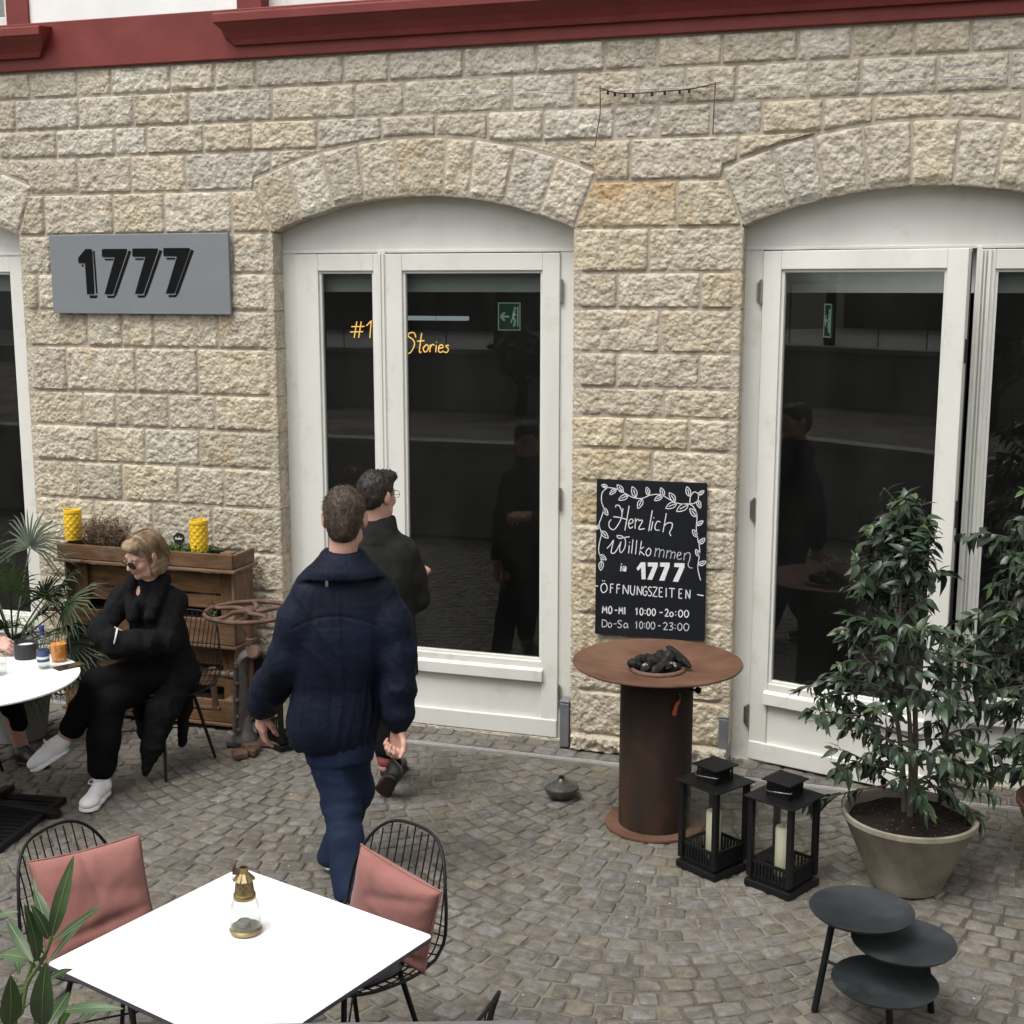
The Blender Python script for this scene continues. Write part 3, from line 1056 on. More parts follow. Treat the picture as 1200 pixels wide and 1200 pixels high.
for poly in ([(345, 655), (376, 614), (408, 614), (410, 732), (382, 732), (378, 652), (356, 672)],
             [(425, 615), (495, 617), (494, 642), (455, 737), (421, 734), (460, 644), (425, 642)],
             [(512, 616), (578, 618), (577, 644), (541, 744), (505, 741), (543, 646), (510, 644)],
             [(610, 620), (681, 622), (680, 650), (636, 753), (600, 749), (645, 650), (609, 647)]):
    q = MB().prism([bp(x, y) for x, y in poly], -.0452, -.0438)
    obj('numeral', q, M['chalk'], cb, at=ORG)
GL = {  # unit glyphs, y down
    'O': [[(.5, 0), (.12, .2), (0, .55), (.2, .95), (.55, 1), (.9, .75), (1, .4), (.8, .08), (.5, 0)]], 'F': [[(.1, 0), (.0, 1)], [(.1, .02), (.95, 0)], [(.05, .45), (.8, .42)]],
    'N': [[(.0, 1), (.05, 0)], [(.05, 0), (.9, 1)], [(.9, 1), (1, 0)]], 'U': [[(0, 0), (.02, .7), (.35, 1), (.75, .9), (.95, 0)]],
    'G': [[(.95, .12), (.5, 0), (.08, .4), (.15, .85), (.55, 1), (.95, .8), (.95, .55), (.55, .55)]], 'S': [[(.9, .1), (.45, 0), (.1, .22), (.5, .48), (.9, .72), (.5, 1), (.05, .9)]],
    'Z': [[(0, 0), (1, 0)], [(1, 0), (0, 1)], [(0, 1), (1, 1)]], 'E': [[(.05, 0), (0, 1)], [(.05, 0), (.95, 0)], [(.03, .48), (.8, .46)], [(0, 1), (.95, 1)]], 'I': [[(.5, 0), (.5, 1)]],
    'T': [[(0, 0), (1, 0)], [(.5, 0), (.48, 1)]], 'M': [[(0, 1), (.1, 0)], [(.1, 0), (.5, .7)], [(.5, .7), (.9, 0)], [(.9, 0), (1, 1)]],
    '1': [[(.2, .3), (.6, 0)], [(.6, 0), (.55, 1)]], '0': [[(.5, 0), (.1, .25), (.05, .7), (.4, 1), (.85, .8), (.95, .3), (.5, 0)]],
    '2': [[(.05, .2), (.45, 0), (.85, .25), (.5, .65), (.05, 1)], [(.05, 1), (1, .97)]], '3': [[(.1, .08), (.7, .02), (.85, .25), (.4, .47), (.9, .65), (.7, .95), (.05, .98)]],
    ':': [[(.5, .3)], [(.5, .75)]], '-': [[(0, .5), (1, .5)]], 'D': [[(.1, 0), (.05, 1)], [(0, 0), (.7, .1), (1, .5), (.7, .9), (0, 1)]],
    'o': [[(.5, .35), (.1, .55), (.2, .95), (.7, .95), (.9, .6), (.5, .35)]], 'a': [[(.85, .45), (.4, .35), (.08, .65), (.3, 1), (.8, .75)], [(.88, .4), (.85, .85), (1, 1)]]}
def line(spec, ytop, h, slope, wd, mat='chalk'):
    L = []
    for ch, x0, x1 in spec:
        yt = ytop + (x0 - 90) * slope
        for st in GL[ch]:
            L.append([(x0 + (x1 - x0) * a, yt + h * b + (x1 - x0) * a * slope) for a, b in st])
    strokes('lettering', L, wd, mat, smooth=True)
line([('O', 92, 137), ('F', 160, 184), ('F', 205, 230), ('N', 250, 290), ('U', 303, 336), ('N', 350, 385), ('G', 390, 420), ('S', 426, 456), ('Z', 460, 492), ('E', 505, 530),
      ('I', 548, 560), ('T', 574, 614), ('E', 642, 666), ('N', 690, 720)], 757, 64, .082, .0054)
strokes('lettering', [[(104, 740)], [(118, 742)], [(50, 775), (72, 778)], [(768, 842), (812, 850)]], .0056, smooth=False)
line([('M', 104, 136), ('O', 148, 172), ('-', 192, 210), ('M', 222, 250), ('I', 258, 270), ('1', 335, 360), ('0', 370, 394), (':', 400, 412), ('0', 420, 446), ('0', 456, 480), ('-', 508, 530),
      ('2', 545, 572), ('o', 578, 606), (':', 614, 626), ('0', 640, 670), ('0', 680, 711)], 918, 50, .055, .0060)
line([('D', 100, 138), ('o', 143, 174), ('-', 184, 204), ('S', 210, 246), ('a', 254, 288), ('1', 336, 356), ('0', 368, 392), (':', 398, 410), ('0', 416, 440), ('0', 448, 476), ('-', 498, 516),
      ('2', 534, 566), ('3', 574, 604), (':', 610, 622), ('0', 634, 666), ('0', 676, 713)], 1014, 52, .05, .0048, 'chalkthin')
vine = [[(95, 85), (140, 95), (200, 105), (260, 135), (320, 165), (380, 172), (440, 150), (500, 145), (550, 165), (600, 195), (650, 210), (710, 212), (745, 240), (765, 290), (760, 380), (770, 450), (785, 540), (772, 640), (780, 700), (792, 742)],
        [(140, 95), (100, 130), (95, 190), (110, 240), (95, 300), (78, 350), (95, 410), (85, 460), (75, 520), (85, 570), (97, 605)],
        [(715, 205), (720, 160), (745, 130), (772, 145), (770, 185), (740, 210), (718, 208)]]
def leafl(x, y, ang, ln, wd=.42):
    c, s_ = math.cos(ang), math.sin(ang)
    def T(a, b):
        return (x + ln * (a * c - b * s_), y + ln * (a * s_ + b * c))
    return [[T(0, 0), T(.35, wd * .55), T(.7, wd * .45), T(1, 0)], [T(0, 0), T(.3, -wd * .5), T(.7, -wd * .4), T(1, 0)], [T(0, 0), T(.7, .02)]]
for bx, by, an, ln in ((140, 95, 200, 50), (200, 105, 140, 60), (250, 130, -130, 70), (285, 150, 155, 75), (340, 165, -110, 80), (385, 175, 115, 75), (430, 152, -105, 60), (535, 160, -110, 65),
                       (525, 155, 150, 65), (615, 195, -125, 75), (625, 205, 155, 85), (705, 215, 150, 95), (712, 160, -105, 70), (772, 150, -35, 50), (768, 185, 70, 60), (762, 300, -130, 75),
                       (762, 360, -35, 55), (765, 440, -120, 60), (778, 490, -45, 60), (780, 575, -115, 55), (775, 635, -25, 60), (110, 235, 60, 60), (95, 395, 45, 70), (82, 560, 35, 60), (97, 600, 95, 70), (80, 350, 120, 40)):
    vine += leafl(bx, by, R(an), ln)
strokes('vine_drawing', vine, .0046, smooth=True)

# ---- wires on the wall
def wall_pt(x, z, y=-.042):
    return (x, y, z)
q = MB()
t = thing('hanging_wire', 'thin dark wire hung between two nails above the chalkboard pier', 'wire', (-1.49, -.04, 3.46))
pts = smoothline([wall_pt(-1.802, 3.727), wall_pt(-1.72, 3.70), wall_pt(-1.62, 3.69), wall_pt(-1.45, 3.695), wall_pt(-1.32, 3.70), wall_pt(-1.183, 3.721)], 5)
q.tube(pts, .0035, 6)
q.tube(smoothline([wall_pt(-1.183, 3.73), wall_pt(-1.187, 3.6), wall_pt(-1.19, 3.463)], 5), .0035, 6)
q.tube(smoothline([wall_pt(-1.802, 3.74), wall_pt(-1.80, 3.6), wall_pt(-1.815, 3.5), wall_pt(-1.827, 3.422)], 5), .0035, 6)
obj('wire', q, M['castiron'], t, at=ORG, smooth=60)
for i in range(8):
    p = pts[int(3 + i * (len(pts) - 6) / 8)]
    obj('clip', MB().box(p.x - .006, p.x + .006, p.y - .006, p.y + .006, p.z - .02, p.z + .002), M['black'], t, at=ORG)
q = MB()
q.tube([(-3.95, -.036, 3.735), (-2.1, -.036, 3.717), (-.8, -.036, 3.703), (1.6, -.036, 3.672), (6, -.036, 3.66)], .0022, 5)
tag(obj('cable', q, M['galv'], None), 'thin straight cable stretched along the second stone course under the red band', 'cable')

# ---- lit things inside
M['neon'] = emit('neon_yellow', (1.0, .55, .13), 1.25)
M['exitgreen'] = emit('exit_green', (.01, .13, .075), .12)
M['exitwhite'] = emit('exit_white', (.6, .8, .72), .16)
M['tubelight'] = emit('tube_light', (.75, .85, .9), .30)
nn = thing('neon_sign', 'yellow neon handwriting glowing behind the glass of the middle door', 'neon sign', (-3.6, 1.5, 2.2))
def neon(lines, ox, oz, sc):
    q = MB()
    for l in lines:
        p = smoothline([(a, b, 0) for a, b in l], 5) if len(l) > 2 else [Vector((a, b, 0)) for a, b in l]
        q.tube([(ox + v.x * sc, 1.5, oz + v.y * sc) for v in p], .0042, 6)
    return q
hsh = [[(.25, 0), (.45, 1)], [(.55, 0), (.75, 1)], [(0, .35), (.85, .38)], [(.08, .68), (.95, .7)]]
def seq(base, *gl):
    L = []
    for dx, g_ in gl:
        L += [[(a + dx, b) for a, b in l] for l in g_]
    return L
n1 = [[(.1, .75), (.42, 1.05)], [(.42, 1.05), (.3, 0)]]
n7 = [[(0, 1), (.55, 1.02)], [(.55, 1.02), (.15, 0)]]
obj('neon_tube', neon(seq(0, (0, hsh), (1.0, n1), (1.55, n7), (2.25, n7), (2.9, n7)), -4.0, 2.315, .115), M['neon'], nn, at=ORG, smooth=60)
S_ = [[(1.0, 1.35), (.85, 1.75), (.4, 1.75), (.25, 1.45), (.75, 1.1), (.85, .6), (.4, -.1), (-.1, -.05), (.05, .35)]]
tt = [[(.45, 1.75), (.2, .1), (.4, .0)], [(0, 1.0), (.7, 1.05)]]
oo = [[(.35, .7), (.05, .35), (.2, 0), (.5, .2), (.55, .55), (.35, .7)]]
rr = [[(.1, .7), (.05, 0)], [(.08, .4), (.3, .7), (.5, .65)]]
ii = [[(.15, .65), (.08, 0)], [(.17, .9), (.18, .95)]]
ee = [[(.05, .35), (.5, .45), (.4, .7), (.12, .55), (.08, .1), (.3, 0), (.55, .15)]]
ss = [[(.5, .65), (.2, .6), (.45, .3), (.3, 0), (0, .05)]]
obj('neon_tube', neon(seq(0, (-.6, S_), (.55, tt), (1.1, oo), (1.75, rr), (2.3, ii), (2.6, ee), (3.2, ss)), -3.530, 2.222, .075), M['neon'], nn, at=ORG, smooth=60)
q = MB()
for x in (-3.7, -3.35):
    q.tube([(x, 1.505, 2.4), (x, 1.505, 3.2)], .0015, 5)
obj('hanger', q, M['black'], nn, at=ORG)
def exit_sign(name, x, y, z, rz, lb):
    t = thing('exit_sign', lb, 'sign', (x, y, z), rz, 'green exit signs hung inside')
    obj('panel', MB().box(-.085, .085, 0, .012, 0, .20), M['exitgreen'], t, bevel=.002)
    q = MB()
    for a in ((-.085, .085, .193, .20), (-.085, .085, 0, .007), (-.085, -.078, .007, .193), (.078, .085, .007, .193)):
        q.box(a[0], a[1], -.003, -.0005, a[2], a[3])
    q.ribbon([(-.06, .10), (.0, .10)], .016, -.0005, -.003)
    q.ribbon([(-.035, .13), (-.063, .10)], .016, -.0005, -.0031)
    q.ribbon([(-.035, .07), (-.063, .10)], .016, -.0005, -.0031)
    q.ribbon([(.065, .03), (.065, .17)], .010, -.0005, -.003)
    q.ribbon([(.04, .145), (.03, .10), (.045, .07), (.035, .03)], .016, -.0005, -.003)
    q.ribbon([(.03, .12), (.055, .11)], .010, -.0005, -.003)
    q.ribbon([(.03, .095), (.012, .055)], .012, -.0005, -.003)
    q.box(.035, .052, -.003, -.0005, .150, .168)
    obj('pictogram', q, M['exitwhite'], t)
    q = MB().tube([(-.05, .006, .2), (-.05, .006, 3.2 - z)], .002, 5)
    q.tube([(.05, .006, .2), (.05, .006, 3.2 - z)], .002, 5)
    obj('hanger', q, M['black'], t)
exit_sign('a', -2.972, 2.0, 2.360, 0, 'green exit sign facing the yard behind the tall pane of the middle door')
exit_sign('b', -.645, 1.0, 2.375, R(-72), 'green exit sign seen almost edge on behind the right hand door')
t = thing('tube_lamp', 'pale tube lamp hanging in the dark room behind the neon writing', 'lamp', (-3.95, 3.0, 2.40))
obj('diffuser', MB().box(-.30, .30, -.05, .05, 0, .035), M['tubelight'], t, bevel=.01)
obj('lamp_housing', MB().box(-.31, .31, -.055, .055, .036, .06), M['inside'], t)
obj('hanger', MB().tube([(-.2, 0, .06), (-.2, 0, .8)], .002, 5).tube([(.2, 0, .06), (.2, 0, .8)], .002, 5), M['black'], t)

# ============================================================ FIRE TABLE
ft = thing('fire_table', 'round rusty steel fire table with charcoal in its middle', 'fire table', (-1.25, -.95, 0))
obj('foot_plate', MB().lathe([(.235, .002), (.25, .002), (.25, .012), (.0, .0125)], 64), M['rust'], ft, smooth=40)
q = MB().lathe([(.178, .0127), (.181, .014), (.181, .78), (.17, .80)], 56)
obj('column', q, M['rustdark'], ft, smooth=40)
q = MB().lathe([(.10, .792), (.30, .806), (.415, .838), (.421, .845), (.419, .851), (.405, .848), (.29, .818), (.15, .806), (.118, .804), (.118, .76), (.0, .76)], 72)
obj('dish_top', q, M['rust'], ft, smooth=50)
ringpts = [(.128 * math.cos(a), .128 * math.sin(a), .812) for a in [2 * math.pi * k / 32 for k in range(32)]]
obj('fire_ring', MB().tube(ringpts, .013, 10, closed=True), M['castiron'], ft, smooth=60)
obj('ember_bed', MB().lathe([(.117, .776), (.06, .785), (0, .79)], 24), M['black'], ft, smooth=60)
q = MB().lathe([(0, 0), (.012, .004), (.017, .014), (.015, .026), (.006, .032), (.006, .06)], 16, m=Matrix.Translation((.176 + .055, -.05, .735)) @ Matrix.Rotation(R(-90), 4, 'Y'))
obj('valve_knob', q, M['black'], ft, smooth=50)
M['orange'] = pm('orange_handle', [(.45, .07, .012), (.55, .10, .02)], rough=(.35, .5))
obj('orange_lever', MB().tube(smoothline([(.138, -.145, .705), (.128, -.160, .68), (.118, -.163, .635)], 5), [.006] * 2 + [.010] * 7 + [.011] * 2, 8), M['orange'], ft, smooth=60)
obj('lever_stem', MB().tube([(.13, -.10, .74), (.14, -.147, .702)], .006, 8), M['steel'], ft, smooth=60)
M['charcoal'] = pm('charcoal', [(.003, .003, .003), (.007, .007, .0065), (.014, .013, .012)], scale=18, rough=(.55, .85), bump=.8, bscale=50, bdist=.006, spec=.3,
                   stain=(16, (.30, .29, .27), .63, .67))
cr = random.Random(3)
def coal(x, y, z, ln, r_, rz, ry):
    q = MB()
    n, m = 9, 6
    for i in range(m + 1):
        t_ = i / m
        rad = r_ * (0.75 if i in (0, m) else 1) * (0.0 if i in (0, m) else 1)
        rad = r_ * [0.45, .85, 1, .95, 1.0, .85, .5][i]
        for k in range(n):
            a = 2 * math.pi * k / n
            rr_ = rad * (1 + .45 * noise.noise((x * 40 + k, t_ * 3, z * 30 + i)))
            q.v.append(((t_ - .5) * ln, rr_ * math.cos(a), rr_ * math.sin(a)))
    for i in range(m):
        for k in range(n):
            q.f.append((i * n + k, i * n + (k + 1) % n, (i + 1) * n + (k + 1) % n, (i + 1) * n + k))
    q.f += [tuple(range(n)), tuple(range(m * n, m * n + n))]
    mt = Matrix.Rotation(rz, 4, 'Z') @ Matrix.Rotation(ry, 4, 'Y')
    q.v = [tuple(mt @ Vector(p)) for p in q.v]
    return obj('coal', q, M['charcoal'], None, loc=(-1.25 + x, -.95 + y, z), smooth=12)
lbs = []
for i, (x, y, z, ln, r_, rz, ry) in enumerate([(-.10, -.04, .835, .085, .024, .5, .3), (-.075, .045, .842, .10, .025, .35, -.1), (-.035, -.075, .84, .09, .024, 1.2, -.4), (.03, -.085, .842, .10, .027, 1.0, -.45),
                                               (.0, .02, .855, .11, .032, 2.2, .2), (.05, .0, .868, .10, .034, 1.3, -.5), (.085, -.05, .845, .09, .024, .7, .3), (.10, .035, .872, .16, .021, -.35, .55), (.02, .085, .85, .12, .028, .1, .1),
                                               (-.05, -.01, .858, .09, .026, 2.8, .3), (.06, .07, .853, .10, .026, 2.6, -.2), (-.005, -.045, .862, .08, .023, .2, .3)]):
    o = coal(x, y, z, ln, r_, rz, ry)
    tag(o, 'long charcoal stick leaning out over the right of the fire table ring' if i == 7 else 'lump of black charcoal in the heap on the rusty fire table', 'charcoal', 'charcoal lumps on the fire table')

# ---- squat oil lamp on the paving
ol = thing('oil_lamp', 'squat dark glazed clay oil lamp standing on the paving', 'oil lamp', (-1.79, -.765, .004))
M['glaze'] = pm('dark_glaze', [(.022, .022, .018), (.05, .048, .04), (.07, .065, .055)], scale=10, rough=(.18, .38), bump=.25, bscale=40, bdist=.004, spec=.6)
obj('vessel', MB().lathe([(.05, 0), (.062, .004), (.082, .03), (.094, .054), (.093, .062), (.080, .070), (.045, .088), (.022, .100), (.018, .106), (.0, .106)], 40), M['glaze'], ol, smooth=35)
obj('wick_tube', MB().lathe([(.015, .104), (.015, .116), (.010, .117), (.010, .106)], 16), M['black'], ol, smooth=40)

# ============================================================ LANTERNS
M['wax'] = pm('ivory_wax', [(.66, .62, .45), (.74, .70, .53)], scale=4, rough=(.4, .55), bump=.1, bscale=40)
def lantern():
    t = thing('floor_lantern', 'x', 'lantern', (-.557, -1.46, .002), R(-27), 'square black candle lanterns')
    W = .122
    obj('base', MB().box(-W, W, -W, W, 0, .03).box(-W + .02, W - .02, -W + .02, W - .02, .03, .045), M['blacksat'], t, bevel=.004)
    w2 = .103
    for sx in (-1, 1):
        for sy in (-1, 1):
            q = MB().box(sx * w2 - .013, sx * w2 + .013, sy * w2 - .013, sy * w2 + .013, .045, .395)
            obj('corner_post', q, M['blacksat'], t, bevel=.002)
    for k in range(4):
        m = Matrix.Rotation(R(90 * k), 4, 'Z')
        q = MB()
        for z0, z1 in ((.045, .053), (.108, .122), (.383, .395)):
            q.box(-w2 + .011, w2 - .011, w2 - .004, w2 + .004, z0, z1, m)
        n = 10
        for i in range(n + 1):
            x = (-w2 + .011) + (2 * w2 - .022) * i / n
            q.box(x - .0048, x + .0048, w2 - .003, w2 + .003, .053, .108, m)
        obj('lattice', q, M['blacksat'], t, kind='stuff')
        q = MB().box(-w2 + .010, w2 - .010, w2 - .0075, w2 - .0055, .05, .39, m)
        obj('pane', q, M['clear'], t)
    q = MB().box(-.132, .132, -.132, .132, .395, .401)
    obj('roof', q, M['blacksat'], t, bevel=.002)
    q = MB().box(-.127, .127, -.127, .127, .3835, .3945)
    w3 = .058
    q = MB()
    for k in range(4):
        m = Matrix.Rotation(R(90 * k), 4, 'Z')
        q.box(-w3, w3, w3 - .005, w3, .401, .416, m)
        q.box(-w3, w3, w3 - .005, w3, .452, .468, m)
        for x in (-.0555, -.036, -.022, -.008, .006, .02, .034, .0525):
            q.box(x - .0035, x + .0065, w3 - .0045, w3 - .0005, .416, .452, m)
    obj('vent', q, M['blacksat'], t, kind='stuff')
    obj('cap', MB().box(-.076, .076, -.076, .076, .468, .474), M['blacksat'], t, bevel=.0015)
    pts = smoothline([(.064, -.05, .44), (.085, -.085, .448), (.03, -.10, .445), (-.03, -.095, .437), (-.066, -.06, .44)], 6)
    obj('handle', MB().tube(pts, .0026, 6), M['steel'], t, smooth=60)
    obj('candle', MB().lathe([(.033, .0455), (.035, .048), (.035, .255), (.031, .261), (.01, .258), (0, .258)], 28), M['wax'], t, smooth=50)
    obj('wick', MB().tube([(0, 0, .258), (.001, 0, .264), (.004, 0, .272)], .0015, 5), M['black'], t)
    return t
ln = lantern()
ln['label'] = 'black square lantern in front, nearest the tiered black stand'
sz = 1.07
ln.scale = (1, 1, sz)
l2 = dup(ln, (-.885, -1.372, .002), R(-33), 'black square lantern touching the foot plate of the rusty fire table')
l3 = dup(ln, (-3.585, -.45, .002), R(-25), 'black square lantern half hidden behind the man in the navy jacket')

# ============================================================ TIERED STAND
M['slate'] = pm('dark_slate_metal', [(.013, .016, .018), (.022, .026, .029), (.033, .037, .040)], scale=5, rough=(.42, .62), bump=.12, bscale=160, bdist=.002, spec=.4,
                stain=(7, (.052, .058, .060), .54, .78))
st = thing('tiered_stand', 'low black metal stand with three overlapping round trays', 'plant stand', (-.10, -2.5, 0))
def tray(cx, cy, z, r_):
    q = MB().lathe([(0, 0), (r_ - .01, .0), (r_, .010), (r_ + .0015, .014), (r_ - .003, .014), (r_ - .012, .006), (0, .005)], 56)
    return obj('tray', q, M['slate'], st, at=(cx, cy, z), smooth=45)
tray(-.166, -2.462, .405, .189)
tray(-.012, -2.492, .318, .186)
tray(-.070, -2.572, .192, .188)
for pts in ([(-.26, -2.42, .404), (-.318, -2.50, .0)], [(-.055, -2.62, .191), (-.036, -2.645, .0)], [(.06, -2.42, .318), (.10, -2.37, .0)]):
    obj('leg', MB().tube(pts, .013, 10), M['blacksat'], st, at=ORG, smooth=60)
obj('bracket', MB().tube([(-.272, -2.437, .32), (-.10, -2.47, .315)], .006, 8).tube([(-.29, -2.462, .19), (-.2, -2.5, .189)], .006, 8), M['blacksat'], st, at=ORG, smooth=60)

# ============================================================ WIRE CHAIRS
PROF = [(.235, .445), (.20, .455), (.10, .435), (0, .425), (-.10, .425), (-.185, .445), (-.235, .50), (-.265, .58), (-.295, .68), (-.32, .77), (-.335, .83)]
PP = smoothline([(a, b, 0) for a, b in PROF], 8)
PD = [0]
for a, b in zip(PP[:-1], PP[1:]):
    PD.append(PD[-1] + (b - a).length)
def shell(x, s_):
    """s_ in 0..1 along the side profile, x across"""
    d = s_ * PD[-1]
    y = float(np.interp(d, PD, [p.x for p in PP]))
    z = float(np.interp(d, PD, [p.y for p in PP]))
    t = (x / .245) ** 2
    bk = min(1, max(0, (z - .45) / .25))
    return (x, y + .05 * t * bk, z + .03 * t * (1 - bk))
def half_w(s_):
    a = abs(2 * s_ - 1)
    sn = a ** (1 / .8)
    return .245 * max(0, 1 - sn * sn) ** .31
CHAIR = []
def wire_chair(name, lb, loc, ang, pad=True):
    t = thing('wire_chair', lb, 'chair', loc, ang, 'black wire chairs')
    if CHAIR:
        src = CHAIR[0]
        for ch in src.children:
            if ch.name.startswith('seat_pad') and not pad:
                continue
            c = ch.copy()
            COL.objects.link(c)
            c.parent = t
        return t
    CHAIR.append(t)
    ol_ = []
    for k in range(72):
        a = 2 * math.pi * k / 72
        sn, cs = math.sin(a), math.cos(a)
        ol_.append(shell(.245 * math.copysign(abs(cs) ** .62, cs), (math.copysign(abs(sn) ** .8, sn) + 1) / 2))
    obj('rim', MB().tube(ol_, .0058, 8, closed=True), M['blacksat'], t, smooth=60)
    for k in range(13):
        x = .21 * (k - 6) / 6
        ss_ = [i / 60 for i in range(61) if half_w(i / 60) >= abs(x)]
        if len(ss_) > 2:
            obj('wire', MB().tube([shell(x, s_) for s_ in ss_], .0027, 6), M['blacksat'], t, smooth=60)
    for k in range(15):
        s_ = .04 + .62 * k / 14
        w_ = half_w(s_)
        pts = [shell(w_ * (i / 8 - 1), s_) for i in range(17)]
        obj('wire', MB().tube([(p[0], p[1], p[2] - .004) for p in pts], .0027, 6), M['blacksat'], t, smooth=60)
    for sx in (-1, 1):
        obj('leg', MB().tube([(sx * .13, .12, .432), (sx * .20, .20, .006)], [.010, .008], 10), M['blacksat'], t, smooth=60)
        obj('leg', MB().tube([(sx * .13, -.12, .424), (sx * .19, -.22, .006)], [.010, .008], 10), M['blacksat'], t, smooth=60)
    q = MB().tube([(-.14, .12, .425), (.14, .12, .425)], .008, 8).tube([(-.14, -.12, .417), (.14, -.12, .417)], .008, 8)
    q.tube([(-.17, .165, .22), (.165, -.175, .21)], .004, 6).tube([(.17, .165, .22), (-.165, -.175, .21)], .004, 6)
    obj('leg_brace', q, M['blacksat'], t, smooth=60)
    q = MB()
    prof = [(0, -.016), (.85, -.016), (.97, -.008), (1, 0), (.97, .009), (.85, .016), (0, .019)]
    n = 36
    for r_, z in prof:
        for k in range(n):
            a = 2 * math.pi * k / n
            e = .72
            x = .20 * r_ * math.copysign(abs(math.cos(a)) ** e, math.cos(a))
            y = .19 * r_ * math.copysign(abs(math.sin(a)) ** e, math.sin(a))
            q.v.append((x, y + .02, z + shell(x, min(.5, max(.05, (.235 - y - .02) / PD[-1])))[2] + .018))
    for i in range(len(prof) - 1):
        for k in range(n):
            q.f.append((i * n + k, i * n + (k + 1) % n, (i + 1) * n + (k + 1) % n, (i + 1) * n + k))
    M['felt'] = pm('dark_grey_felt', [(.030, .031, .036), (.045, .046, .052)], scale=60, rough=(.85, .95), bump=.4, bscale=400, bdist=.002, spec=.15)
    obj('seat_pad', q, M['felt'], t, smooth=70)
    return t
wire_chair('a', 'black wire chair with crooked pink cushion, right of the brass jar on the near table', (-1.79, -3.455, 0), R(156))
wire_chair('b', 'black wire chair with a big pink cushion at the left of the near white table', (-2.53, -3.61, 0), R(-97))
wire_chair('c', 'black wire chair of which only the back tip shows at the bottom edge', (-1.365, -4.185, 0), R(86))
wire_chair('d', 'black wire chair under the seated woman in the black coat', (-4.07, -.99, 0), R(170))

# ---- pink cushions
M['pink'] = pm('dusty_pink_canvas', [(.225, .095, .083), (.270, .116, .102), (.30, .135, .120)], scale=4, rough=(.8, .92), bump=.35, bscale=330, bdist=.002, spec=.2, sheen=.15)
def pillow(lb, tl, tr, bl, thick, seed, puff=1.0, toward=(0, -1, .3), bend=0.0, creases=()):
    tl, tr, bl = Vector(tl), Vector(tr), Vector(bl)
    c = (tr + bl) / 2
    ex, ey = (tr - tl) / 2, (tl - bl) / 2
    nn_ = ex.cross(ey).normalized()
    if nn_.dot(Vector(toward)) < 0:
        nn_ = -nn_
    n = 36
    q = MB()
    def pt(i, j, sd):
        a, b = 2 * i / n - 1, 2 * j / n - 1
        e = max(0, (1 - a ** 4)) ** .55 * max(0, (1 - b ** 4)) ** .55
        pull = 1 - .055 * (1 - abs(a) ** 2) * (b * b) - .0
        pull2 = 1 - .055 * (1 - abs(b) ** 2) * (a * a)
        p = c + ex * a * pull2 + ey * b * pull
        h = thick * e * (1 + .10 * noise.noise((a * 2 + seed, b * 2, sd)) + .06 * noise.noise((a * 5 + seed, b * 3.5, sd)))
        for (ca, cb, an, wd, dp) in creases:
            d = (a - ca) * math.sin(an) + (b - cb) * math.cos(an)
            l_ = (a - ca) * math.cos(an) - (b - cb) * math.sin(an)
            h -= dp * math.exp(-(d / wd) ** 2) * max(0, 1 - abs(l_) / 1.3) * e ** .4
        rad = max(abs(a), abs(b))
        h += .005 * noise.noise((a * 14 + seed, b * 14, 2)) * rad ** 4 * (1 if e > .02 else 0)
        return p + nn_ * (h * sd + bend * (1 - b * b))
    for sd in (1, -1):
        for j in range(n + 1):
            for i in range(n + 1):
                q.v.append(tuple(pt(i, j, sd)))
    W = n + 1
    for k in range(2):
        o_ = k * W * W
        for j in range(n):
            for i in range(n):
                a = o_ + j * W + i
                q.f.append((a, a + 1, a + W + 1, a + W))
    me = q.mesh('cushion', None)
    bm = bmesh.new()
    bm.from_mesh(me)
    bmesh.ops.remove_doubles(bm, verts=bm.verts, dist=.0008)
    bmesh.ops.translate(bm, verts=bm.verts, vec=-c)
    bm.to_mesh(me)
    bm.free()
    finish(me, 75)
    o = obj('cushion', me, M['pink'], None, loc=c)
    s_ = o.modifiers.new('smooth', 'SUBSURF')
    s_.levels = 1
    s_.render_levels = 1
    tag(o, lb, 'cushion', 'dusty pink cushions')
    # piped seam, a part of the cushion
    q = MB()
    ed = [pt(i, 0, 1) for i in range(n)] + [pt(n, j, 1) for j in range(n)] + [pt(n - i, n, 1) for i in range(n)] + [pt(0, n - j, 1) for j in range(n)]
    q.tube([e_ - c for e_ in ed], .0028, 6, closed=True)
    obj('seam', q, M['pink'], o, smooth=60)
    return o
pillow('dusty pink cushion leaning crooked in the chair right of the brass jar', (-1.775, -3.345, .825), (-1.425, -3.50, .775), (-1.855, -3.30, .50), .055, 1, toward=(-.4, -.9, .3),
       creases=((.55, -.55, .5, .10, .020), (.75, -.3, 1.1, .07, .014), (.3, .5, -.4, .12, .010), (-.2, .2, .9, .10, .008)))
pillow('large dusty pink cushion upright on the chair at the left of the near table', (-2.825, -3.725, .78), (-2.585, -3.425, .79), (-2.715, -3.80, .44), .06, 5, toward=(.9, -.3, .3),
       creases=((-.1, .75, 1.4, .06, .012), (0, -.45, -.15, .10, .016), (.3, .1, .2, .2, .008), (-.4, .0, 1.2, .14, .008)))
pillow('pink cushion showing beneath the seated woman', (-4.23, -1.12, .468), (-3.93, -1.07, .468), (-4.19, -.88, .47), .03, 9, toward=(0, 0, 1))

